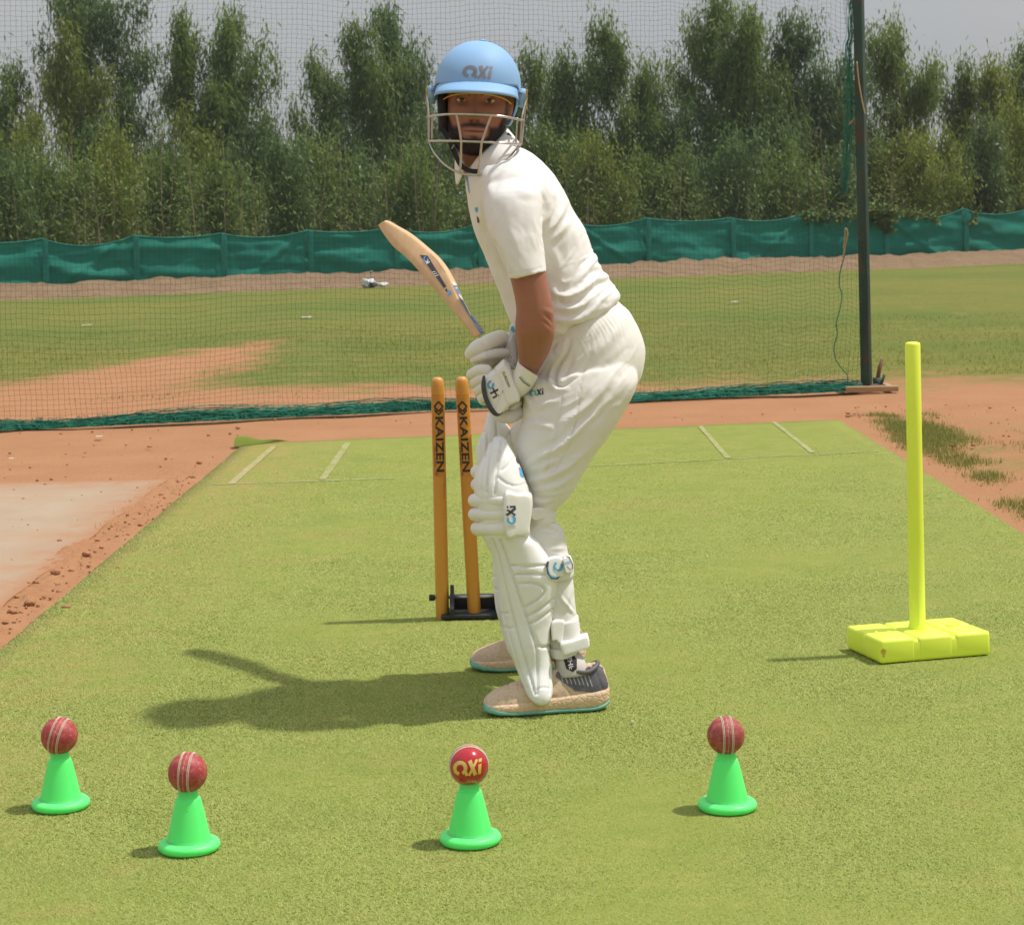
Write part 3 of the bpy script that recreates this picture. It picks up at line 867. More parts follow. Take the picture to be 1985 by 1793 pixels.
def decal(name, shape, O, U, Vv, n, bvh, mat_, parent, scale=1.0, off=0.0009, cell=0.004, local=False, sx=1.0):
    """print a flat shape on a surface: projected along n, lying just proud of it"""
    V, Fc = shape
    O, U, Vv, n = Vector(O), Vector(U).normalized(), Vector(Vv).normalized(), Vector(n).normalized()
    bm = bmesh.new()
    vs = [bm.verts.new((p.x * scale * sx, p.y * scale, 0)) for p in V]
    for f in Fc:
        try: bm.faces.new([vs[i] for i in f])
        except ValueError: pass
    bmesh.ops.triangulate(bm, faces=bm.faces[:])
    for _ in range(3):
        le = [e for e in bm.edges if e.calc_length() > cell]
        if not le: break
        bmesh.ops.subdivide_edges(bm, edges=le, cuts=1)
        bmesh.ops.triangulate(bm, faces=bm.faces[:])
    bad = []
    for v in bm.verts:
        q = O + U * v.co.x + Vv * v.co.y
        h = bvh.ray_cast(q - n * 0.25, n)
        if h[0] is None: bad.append(v); continue
        nn = h[1] if h[1].dot(n) < 0 else -h[1]
        v.co = h[0] + nn * off
    bmesh.ops.delete(bm, geom=bad, context='VERTS')
    me = bpy.data.meshes.new(name); bm.to_mesh(me); bm.free()
    return link(name, me, mat_, parent, local, smooth=False)
def rect(w, h, c=(0, 0), r=0.0, rot=0.0):
    x, y = w / 2, h / 2
    pts = [(-x + r, -y), (x - r, -y), (x, -y + r), (x, y - r), (x - r, y), (-x + r, y), (-x, y - r), (-x, -y + r)] if r else [(-x, -y), (x, -y), (x, y), (-x, y)]
    ca, sa = math.cos(rot), math.sin(rot)
    return [Vector((c[0] + a * ca - b * sa, c[1] + a * sa + b * ca)) for a, b in pts], [tuple(range(len(pts)))]
def poly2(pts): return [Vector(p) for p in pts], [tuple(range(len(pts)))]

# ================================================================== PRACTICE NET
m_rope = pmat('yellow jute rope', (0.34, 0.25, 0.11), (0.45, 0.36, 0.18), 40, 0.9)
POLE = G(1680, 757)
NETL = G(0, 835)
def build_net():
    t = NT('green net twine'); t.set(t.mix(t.ramp(t.noise(2.5), 0.35, 0.65), (0.022, 0.075, 0.048), (0.028, 0.10, 0.062)), 0.8, 0.2)
    tg = NT('gathered net'); tg.set(tg.mix(tg.ramp(tg.noise(14), 0.35, 0.65), (0.02, 0.15, 0.095), (0.04, 0.25, 0.165)), 0.85, 0.2)
    d = Vector((NETL.x - POLE.x, NETL.y - POLE.y, 0)); Ln = d.length; d.normalize(); nrm = Vector((-d.y, d.x, 0))
    if nrm.y > 0: nrm = -nrm
    root = thing('practice_net', 'tall green practice net hanging behind the batter', 'net', (POLE.x, POLE.y, 0))
    cell = 0.0295; ns = int((Ln + 0.9) / cell); nz = int(3.3 / cell)
    S = (np.arange(ns) + 1) * cell + 0.05; Z = np.arange(nz) * cell + 0.035
    s, z = np.meshgrid(S, Z, indexing='ij')
    nz2 = np.array([[mnoise.fractal(Vector((a * 1.1, b * 0.9, 5)), 1, 2, 3) for b in Z] for a in S])
    nz3 = np.array([[mnoise.fractal(Vector((a * 0.9, b * 1.2, 15)), 1, 2, 3) for b in Z] for a in S])
    jit = rng.normal(0, 0.0016, s.shape)
    s2 = s + 0.045 * nz2 + jit; z2 = z + 0.045 * nz3 + rng.normal(0, 0.0016, s.shape)
    # pulled into slack diamonds towards the pole
    pull = np.exp(-(s / 0.9))
    z2 += pull * 0.05 * np.sin(s * 30 + z * 3) * 0.4 - 0.04 * pull * z
    s2 -= pull * 0.035 * (1 + np.sin(z * 2.2))
    off = 0.12 * nz2 + 0.05 * np.sin(s * 3 + z)
    near = np.clip(1 - z / 0.5, 0, 1)
    off = off * (1 - 0.6 * near)
    base = np.array([POLE.x, POLE.y, 0]); dv, nv = np.array(d[:]), np.array(nrm[:])
    N = base + s2[..., None] * dv + off[..., None] * nv + z2[..., None] * np.array([0, 0, 1])
    def threads(A, r):
        """A (k, n, 3): k polylines -> three sided strings"""
        k, n, _ = A.shape
        T = np.gradient(A, axis=1); T /= np.linalg.norm(T, axis=2, keepdims=True) + 1e-9
        ref = np.where(np.abs(T[..., 2:3]) > 0.7, np.array([1.0, 0, 0]), np.array([0, 0, 1.0]))
        U = np.cross(T, ref); U /= np.linalg.norm(U, axis=2, keepdims=True) + 1e-9
        W = np.cross(T, U)
        V = np.stack([A + r * (U * math.cos(a) + W * math.sin(a)) for a in (0.3, 0.3 + 2.094, 0.3 + 4.189)], 2)
        idx = np.arange(k * n * 3).reshape(k, n, 3)
        q = []
        for c in range(3):
            q.append(np.stack([idx[:, :-1, c], idx[:, 1:, c], idx[:, 1:, (c + 1) % 3], idx[:, :-1, (c + 1) % 3]], -1).reshape(-1, 4))
        return V.reshape(-1, 3), np.concatenate(q)
    v1, f1 = threads(N, 0.0007); v2, f2 = threads(np.swapaxes(N, 0, 1), 0.0007)
    o = link('net_mesh', mesh_np(np.concatenate([v1, v2]), np.concatenate([f1, f2 + len(v1)]), n=4), t.m, root, smooth=None)
    o['kind'] = 'stuff'
    # the spare length of net lying in folds along the ground
    SS = np.arange(0.05, Ln + 0.9, 0.012)
    A = []
    for k in range(95):
        w = rng.random()
        y = 0.055 - 0.10 * w + 0.03 * np.array([mnoise.noise(Vector((a * 4, k * 1.7, 0))) for a in SS])
        hmax = 0.042 + 0.05 * np.array([0.5 + mnoise.noise(Vector((a * 1.1, 3, 0))) for a in SS])
        zz = np.abs(hmax * (1 - (2 * w - 1) ** 2) * rng.random() + 0.012 * np.array([mnoise.noise(Vector((a * 9, k * 2.3, 1))) for a in SS])) + 0.004
        A.append(base + SS[:, None] * dv - (y + 0.004)[:, None] * nv * -1 + zz[:, None] * np.array([0, 0, 1]))
    A = np.array(A)
    v1, f1 = threads(A, 0.0020)
    B = []
    for k in range(1300):
        a = rng.uniform(0.05, Ln + 0.9); u = np.linspace(0, 1, 6)
        w0 = rng.uniform(-0.07, 0.06)
        h = rng.uniform(0.015, 0.065)
        B.append(base + (a + 0.05 * rng.normal() * u + 0.01 * rng.normal(0, 1, 6))[:, None] * dv + (w0 + 0.07 * (u - 0.5))[:, None] * nv + (h * np.sin(np.pi * u) + 0.004)[:, None] * np.array([0, 0, 1]))
    v2, f2 = threads(np.array(B), 0.0014)
    o = link('gathered_hem', mesh_np(np.concatenate([v1, v2]), np.concatenate([f1, f2 + len(v1)]), n=4), tg.m, root, smooth=None); o['kind'] = 'stuff'
    # bunched edge of the net tied to the pole
    Bn = []
    for k in range(26):
        zz = np.linspace(1.25, 3.4, 40); w = rng.normal(0, 1)
        a = 0.05 + 0.022 * w * (0.4 + 0.3 * np.sin(zz * 3 + k)) - 0.02 * (zz > 2.2) + 0.10 * np.clip(1.75 - zz, 0, 1) + 0.006 * np.sin(zz * 21 + k)
        Bn.append(base + a[:, None] * dv + (-0.05 + 0.02 * np.cos(zz * 5 + k * 2) + 0.02 * rng.normal())[:, None] * nv + zz[:, None] * np.array([0, 0, 1]))
    v1, f1 = threads(np.array(Bn), 0.0016)
    o = link('bunched_edge', mesh_np(v1, f1, n=4), tg.m, root, smooth=None); o['kind'] = 'stuff'
    # edge cord running down in a slack line to the ground
    Yc = POLE.y - 0.06
    cord = [P(1645, 455, Yc), P(1641, 470, Yc), P(1637, 497, Yc), P(1629, 525, Yc), P(1627, 553, Yc), P(1632, 572, Yc), P(1628, 600, Yc), P(1621, 627, Yc), P(1623, 648, Yc), P(1617, 672, Yc), P(1619, 695, Yc), P(1633, 716, Yc), P(1643, 728, Yc), P(1643, 742, Yc)]
    MB().tube(curve3(cord, 5), 0.0035, 6).build('edge_cord', tg.m, root)
    loop = [P(1635, 482, Yc - .01), P(1638, 462, Yc - .01), P(1639, 443, Yc - .01), P(1643, 452, Yc - .01), P(1640, 470, Yc - .01), P(1637, 484, Yc - .01), P(1634, 500, Yc - .01)]
    MB().tube(curve3(loop, 5), 0.005, 6).build('rope_loop', m_rope, root)
    tie = [P(1661, 120, Yc), P(1665, 160, Yc), P(1672, 200, Yc), P(1677, 222, Yc)]
    MB().tube(curve3(tie, 5), 0.0045, 6).build('rope_tie', m_rope, root)
    return nrm, d
NET_N, NET_D = build_net()

def build_pole():
    root = thing('net_pole', 'dark green rusty square steel pole on a wooden foot holding the net', 'pole', (POLE.x, POLE.y, 0))
    t = NT('worn green paint')
    n = t.noise(3.2, 5, 0.6, stretch=(1, 1, 0.8))
    c = t.mix(t.ramp(n, 0.35, 0.6), (0.018, 0.048, 0.034), (0.035, 0.075, 0.055))
    c = t.mix(t.ramp(t.noise(2.1, 6, 0.7, stretch=(3, 3, 1)), 0.52, 0.62), c, (0.085, 0.050, 0.035))
    t.set(c, 0.6, 0.35); t.bump(t.noise(60), 0.1, 0.003)
    rot = Matrix.Rotation(R(-28), 3, 'Z')
    MB().box((POLE.x, POLE.y, 1.83), (0.058, 0.058, 3.6), rot, 0.004).build('post', t.m, root)
    mw = pmat('weathered timber', (0.33, 0.20, 0.10), (0.46, 0.30, 0.16), 12, 0.85, stretch=(0.2, 3, 3))
    ms = pmat('rusty steel', (0.10, 0.06, 0.045), (0.18, 0.10, 0.07), 18, 0.8)
    MB().box((POLE.x + 0.015, POLE.y - 0.10, 0.018), (0.33, 0.045, 0.034), bev=0.004).build('front_plank', mw, root)
    MB().box((POLE.x - 0.135, POLE.y + 0.03, 0.018), (0.04, 0.23, 0.03), bev=0.004).build('side_plank', mw, root)
    MB().box((POLE.x + 0.14, POLE.y + 0.03, 0.017), (0.04, 0.23, 0.03), bev=0.004).build('side_plank', mw, root)
    MB().box((POLE.x, POLE.y, 0.028), (0.22, 0.035, 0.02), Matrix.Rotation(R(35), 3, 'Z')).build('foot_bar', ms, root)
    MB().box((POLE.x, POLE.y, 0.029), (0.22, 0.035, 0.018), Matrix.Rotation(R(-35), 3, 'Z')).build('foot_bar', ms, root)
    # sawn off tube with a stake in it, beside the foot
    q = G(1699, 752); y = POLE.y + 0.06
    q = P(1700, 752, y); q.z = 0
    r2 = thing('stake_holder', 'short green pipe with a brown stake standing beside the pole foot', 'stake', q)
    MB().lathe([(0.027, 0), (0.027, 0.075), (0.022, 0.075), (0.022, 0.03)], 14, q).build('pipe', t.m, r2)
    MB().box((q.x + 0.034, y, 0.05), (0.012, 0.03, 0.09), Matrix.Rotation(R(20), 3, 'Y')).build('ear', t.m, r2)
    MB().tube([(q.x - 0.004, y, 0.02), (q.x + 0.014, y, 0.11), (q.x + 0.036, y, 0.19)], [0.013, 0.013, 0.012], 8).build('stake', pmat('brown stake', (0.13, 0.07, 0.04), (0.2, 0.11, 0.06), 30, 0.8), r2)
build_pole()

# dead leaf caught in the net
def dead_leaf():
    c = P(1651, 237, POLE.y - 0.09)
    v = [c + Vector(p) for p in ((-0.02, 0, -0.02), (-0.008, -0.012, -0.012), (0.006, 0.004, 0.0), (0.018, 0, 0.028), (0.002, -0.014, 0.012), (-0.012, 0.008, 0.0), (-0.016, -0.004, 0.006))]
    f = [(0, 1, 5), (1, 2, 4), (1, 4, 5), (2, 3, 4), (4, 6, 5)]
    props(link('dead_leaf', mesh(v, f), pmat('dry leaf', (0.42, 0.22, 0.10), (0.50, 0.32, 0.18), 60, 0.8)), 'curled orange brown dead leaf caught in the net beside the pole', 'leaf')
dead_leaf()

# pile of kit with a bat handle standing up, by the bank
def kit_pile():
    b = G(722, 558); b.z = 0
    root = thing('kit_pile', 'small white and grey bag with a stick beside it at the foot of the bank', 'bag', b)
    mw = pmat('white kit cloth', (0.62, 0.62, 0.62), (0.72, 0.72, 0.72), 12, 0.8)
    md = pmat('dark kit cloth', (0.03, 0.03, 0.04), (0.12, 0.10, 0.12), 18, 0.8)
    def lump(name, c, s, m):
        v = ICO2_V * (1 + 0.75 * np.array([mnoise.fractal(Vector(q) * 1.9 + Vector(c), 1, 2, 4) for q in ICO2_V]))[:, None]
        link(name, mesh_np(v * np.array(s) + np.array(c), ICO2_F), m, root)
    lump('bag_body', (b.x - 0.08, b.y, 0.07), (0.10, 0.08, 0.09), mw)
    lump('bag_flap', (b.x + 0.0, b.y - 0.05, 0.05), (0.06, 0.05, 0.045), md)
    lump('loose_cloth', (b.x + 0.14, b.y + 0.02, 0.05), (0.11, 0.07, 0.035), mw)
    MB().tube([(b.x - 0.01, b.y + 0.03, 0), (b.x - 0.02, b.y + 0.03, 0.26)], 0.014, 8).lathe([(0.02, 0.25), (0.024, 0.27), (0.018, 0.285)], 10, (b.x - 0.02, b.y + 0.03, 0)).build('stick', pmat('grey stick', (0.25, 0.22, 0.2)), root)
kit_pile()

# scraps of paper lying on the field
m_paper = pmat('paper scrap', (0.58, 0.56, 0.52), (0.5, 0.47, 0.42), 30, 0.8)
def scrap(px, py, s, label):
    c = G(px, py); n = 7; v, f = [], []
    for i in range(n):
        for j in range(4):
            v.append((c.x + (i / (n - 1) - .5) * s, c.y + (j / 3 - .5) * s * 1.1, 0.012 + 0.02 * s * 6 * abs(mnoise.noise(Vector((i * .9, j * 1.3, px))))))
    for i in range(n - 1):
        for j in range(3): f.append((i * 4 + j, (i + 1) * 4 + j, (i + 1) * 4 + j + 1, i * 4 + j + 1))
    props(link('paper_scrap', mesh(v, f), m_paper), label, 'litter', 'paper scraps on the ground')
scrap(169, 632, 0.10, 'white scrap lying on the grass at left behind the net')
scrap(594, 617, 0.12, 'white scrap on the grass left of the bat')
scrap(1424, 587, 0.10, 'white scrap on the grass right of the batter')
scrap(193, 850, 0.035, 'small white scrap on the red earth in front of the net')
scrap(23, 893, 0.025, 'tiny white scrap on the red earth near the left photo edge')
scrap(709, 1338, 0.004, 'tiny white speck in the shadow on the mat')
scrap(1226, 1407, 0.006, 'pale dry bit on the mat just right of the front shoe')

# folded corner of the mat
def fold():
    a = BL; v, f = [], []
    for i in range(9):
        for j in range(7):
            u, w = i / 8, j / 6
            v.append((a.x + 0.0 + 0.28 * u * (1 - 0.25 * w), a.y - 0.14 * w * (1 - u * 0.8) + 0.07 * u, 0.006 + 0.05 * math.sin(math.pi * w) * (1 - u) ** 0.7 * (0.8 + .2 * math.sin(u * 9))))
    for i in range(8):
        for j in range(6): f.append((i * 7 + j, (i + 1) * 7 + j, (i + 1) * 7 + j + 1, i * 7 + j + 1))
    t = NT('turf backing'); t.set((0.15, 0.19, 0.03), 0.9, 0.2)
    props(link('turf_corner_fold', mesh(v, f), t.m), kind='structure')
fold()

# ================================================================== CONES AND BALLS
def cone_material():
    t = NT('green cone plastic')
    c = t.mix(t.ramp(t.noise(11, 5, 0.7), 0.62, 0.78), (0.125, 0.93, 0.205), (0.12, 0.80, 0.19))
    c = t.mix(t.ramp(t.noise(75, 4, 0.6), 0.70, 0.76), c, (0.06, 0.26, 0.07))
    t.set(c, 0.42, 0.45); t.b.inputs['Subsurface Weight'].default_value = 0.5; t.b.inputs['Subsurface Radius'].default_value = (0.4, 1, 0.5); t.b.inputs['Subsurface Scale'].default_value = 0.02; t.bump(t.noise(140), 0.05, 0.001)
    return t.m
m_cone = cone_material()
CONE_PROF = [(0.0525, 0.0), (0.0555, 0.003), (0.0565, 0.008), (0.0550, 0.0125), (0.0515, 0.0155), (0.047, 0.0165), (0.0415, 0.0175), (0.0395, 0.0205),
             (0.0370, 0.035), (0.0315, 0.064), (0.0262, 0.092), (0.0226, 0.1080), (0.0214, 0.1105), (0.0190, 0.1120), (0.0182, 0.1150), (0.0178, 0.1270), (0.0172, 0.1285), (0.0150, 0.1285), (0.0145, 0.120)]
def build_cones():
    prof = [(q[0], q[1] if q[1] < 0.018 else 0.018 + (q[1] - 0.018) * 0.815) for q in crom(CONE_PROF, 2)]
    items = [((118, 1569), 'green cone furthest left, holding a ball with seam leaning right', 0.3, 0.985),
             ((367, 1651), 'green cone second from left, nearest the bottom edge on that side', 1.2, 1.0),
             ((912, 1637), 'green cone in front of the batter under the shiny lettered ball', 2.2, 1.0),
             ((1410, 1572), 'scuffed green cone furthest right, holding a worn ball with upright seam', 4.0, 1.0)]
    proto = None; res = []
    for (px, lb, rz, sc) in items:
        p = G(*px)
        if proto is None:
            root = thing('training_cone', lb, 'cone', (p.x, p.y, 0.006), 'green cones in a row on the mat')
            k = next(i for i, q in enumerate(prof) if q[1] > 0.0172)
            MB().lathe(prof[:k + 1], 48).build('base_disc', m_cone, root, local=True)
            MB().lathe(prof[k:], 40).build('cone_body', m_cone, root, local=True)
            proto = root; o = root
        else:
            o = proto.copy(); COL.objects.link(o); o['label'] = lb; o.location = (p.x, p.y, 0.006)
            for ch in proto.children:
                c = ch.copy(); COL.objects.link(c); c.parent = o
        o.rotation_euler.z = rz
        res.append(o)
    return res
CONES = build_cones()

def ball_material(name, c1, c2, rough, worn):
    t = NT(name)
    n = t.noise(70, 6, 0.7)
    c = t.mix(t.ramp(n, 0.32, 0.68), c1, c2)
    if worn:
        c = t.mix(t.ramp(t.noise(95, 5, 0.75), 0.50, 0.66), c, (0.50, 0.15, 0.11))
        c = t.mix(t.ramp(t.noise(260, 4, 0.75), 0.60, 0.68), c, (0.62, 0.34, 0.24))
    t.set(c, rough, 0.5, coat=0.0 if worn else 0.5)
    t.bump(t.noise(190, 5), 0.5 if worn else 0.05, 0.0008)
    return t.m
m_seam = pmat('waxed seam thread', (0.66, 0.56, 0.42), (0.78, 0.70, 0.56), 300, 0.8)
m_gold = pmat('gold foil print', (0.72, 0.50, 0.10), (0.80, 0.58, 0.16), 200, 0.35, metal=0.25)
def build_balls():
    rad = 0.0357
    m_old = ball_material('worn red leather', (0.30, 0.022, 0.030), (0.40, 0.050, 0.045), 0.55, True)
    m_old2 = ball_material('faded red leather', (0.27, 0.030, 0.032), (0.36, 0.065, 0.055), 0.6, True)
    m_new = ball_material('shiny red leather', (0.42, 0.006, 0.012), (0.47, 0.010, 0.016), 0.16, False)
    sph = bmesh.new(); bmesh.ops.create_uvsphere(sph, u_segments=64, v_segments=40, radius=rad)
    # flattened quarter seam: a faint raised band around the equator (z = 0 plane)
    for v in sph.verts:
        d = abs(v.co.z)
        v.co *= 1 + 0.012 * max(0, 1 - (d / 0.0105) ** 4)
    # stitches: rows of short raised threads on both sides of the seam line
    mb = MB()
    for z in (-0.0098, -0.0074, 0.0074, 0.0098):
        rr = math.sqrt(rad ** 2 - z ** 2) * 1.010; n = 78
        for i in range(n):
            a0 = 2 * math.pi * (i + 0.06) / n; a1 = 2 * math.pi * (i + 0.90) / n; am = (a0 + a1) / 2
            s = 0.00025 if z > 0 else -0.00025
            mb.tube([(rr * math.cos(a0), rr * math.sin(a0), z - s), (rr * 1.016 * math.cos(am), rr * 1.016 * math.sin(am), z), (rr * math.cos(a1), rr * math.sin(a1), z + s)], [0.00062, 0.00080, 0.00062], 4, cap=False)
    for z in (0.0,):
        n = 60; rr = rad * 1.0125
        mb.tube([(rr * math.cos(2 * math.pi * i / n), rr * math.sin(2 * math.pi * i / n), z) for i in range(n + 1)], 0.0002, 4, cap=False)
    seam_me = mb.mesh('seam')
    grp = 'balls balanced on the green cones'
    def ball(cone, nvec, mat_, label, first=None):
        s = bpy.data.meshes.new('ball'); sph.to_mesh(s)
        o = link('cricket_ball', s, mat_); props(o, label, 'ball', grp)
        o.rotation_euler = Vector(nvec).to_track_quat('Z', 'Y').to_euler()
        o.location = (cone.location.x, cone.location.y, cone.location.z + 0.1081 + rad * 0.87)
        se = bpy.data.objects.new('seam', seam_me); COL.objects.link(se); se.parent = o
        return o
    seam_me.materials.append(m_seam); seam_me.shade_smooth()
    ball(CONES[0], (0.95, -0.12, -0.24), m_old, 'worn red ball with seam leaning right, on the leftmost cone')
    ball(CONES[1], (0.985, -0.10, -0.06), m_old, 'scratched red ball with bright scuffs, on the second cone from left')
    b = ball(CONES[2], (0.10, -0.985, 0.05), m_new, 'shiny new red ball with gold lettering on its side')
    ball(CONES[3], (0.995, 0.06, 0.0), m_old2, 'faded brownish red ball with upright seam, on the rightmost cone')
    # gold mark on the new ball, in its local frame
    bv = bvh_of(b); inv = b.rotation_euler.to_matrix().inverted()
    n = inv @ Vector((-0.0, 1, 0)); U = inv @ Vector((1, 0, 0.06)); V = inv @ Vector((-0.04, 0, 1))
    for nm, sh in (('ring_letter', MARK_O), ('letters', MARK_XI)):
        decal(nm, sh, inv @ Vector((0.0015, 0, 0.0035)), U, V, n, bv, m_gold, b, 0.0265, 0.0003, 0.003, local=True)
    sm = text_shape('4 PIECE', 0.01)
    decal('small_print', sm, inv @ Vector((0.001, 0, -0.023)), U, V, n, bv, m_gold, b, 0.0042, 0.0003, 0.003, local=True)
    sph.free()
build_balls()

# ================================================================== YELLOW TARGET STUMP
def target_stump():
    t = NT('fluorescent yellow plastic')
    c = t.mix(t.ramp(t.noise(7, 4), 0.3, 0.7), (0.79, 0.93, 0.070), (0.83, 0.95, 0.095))
    c = t.mix(t.ramp(t.noise(120, 4, 0.6), 0.72, 0.78), c, (0.55, 0.50, 0.08))
    t.set(c, 0.45, 0.4)
    A = G(1706, 1293); ang = R(15.5); ca, sa = math.cos(ang), math.sin(ang)
    W, D, Hh = 0.312, 0.206, 0.061
    rot = Matrix.Rotation(ang, 3, 'Z')
    cen = Vector((A.x, A.y, 0)) + rot @ Vector((W / 2, D / 2, 0))
    root = thing('target_stump', 'fluorescent yellow practice stump on a grooved block base', 'stump', (cen.x, cen.y, 0.006))
    mb = MB()
    z0 = 0.006
    mb.box(cen + Vector((0, 0, z0 + 0.0275)), (W - 0.008, D - 0.008, 0.055), rot, 0.009)
    gx, gy = 0.0085, 0.0085
    for i in range(3):
        for j in range(2):
            w, d = W / 3 - gx, D / 2 - gy
            c2 = cen + rot @ Vector(((i - 1) * W / 3, (j - 0.5) * D / 2, 0))
            mb.box(c2 + Vector((0, 0, z0 + Hh / 2)), (w + 0.003, d + 0.003, Hh), rot, 0.0095)
    b = mb.build('block_base', t.m, root)
    pc = cen + rot @ Vector((0.0, 0.0, 0))
    for k in (-1, 1):
        q = cen + rot @ Vector((k * W / 3, 0.02 * k, 0))
        rg = MB().lathe([(0.0235, Hh - 0.004), (0.0235, Hh + 0.001), (0.021, Hh + 0.0022), (0.0185, Hh + 0.0005), (0.0175, Hh - 0.004)], 28, (q.x, q.y, z0))
        rg.build('hole_rim', t.m, root)
    top = P(1769, 664, cen.y)
    pr = [(0.0, 0.024, Hh - 0.006), (0.001, 0.0235, Hh + 0.006), (0.004, 0.0205, Hh + 0.012), (0.3, 0.0200, 0.28), (0.65, 0.0196, 0.54), (0.985, 0.0196, top.z - z0 - 0.006), (0.996, 0.0180, top.z - z0 - 0.001), (1, 0.012, top.z - z0 + 0.001)]
    base = pc; tp = Vector((top.x, cen.y, 0))
    v, f, n = [], [], 32
    for s, r, z in pr:
        c2 = base.lerp(tp, s)
        for k in range(n):
            a = 2 * math.pi * k / n; v.append((c2.x + r * math.cos(a), c2.y + r * math.sin(a), z + z0))
    for i in range(len(pr) - 1):
        for k in range(n): f.append((i * n + k, i * n + (k + 1) % n, (i + 1) * n + (k + 1) % n, (i + 1) * n + k))
    f.append(tuple((len(pr) - 1) * n + k for k in range(n)))
    MB().add(v, f).build('post', t.m, root)
    # rusty stain printed on the left front corner of the block
    ms = pmat('rust stain', (0.50, 0.30, 0.03), (0.62, 0.50, 0.05), 120, 0.7)
    q = A + rot @ Vector((0.012, 0, 0.034))
    decal('rust_stain', poly2([(0.006 * math.cos(a) * (1 + .4 * math.sin(3 * a)), 0.011 * math.sin(a)) for a in [i * 2 * math.pi / 14 for i in range(14)]]), q, rot @ Vector((1, 0, 0)), (0, 0, 1), rot @ Vector((0, 1, 0)), bvh_of(b), ms, b, 1, 0.0006)
target_stump()

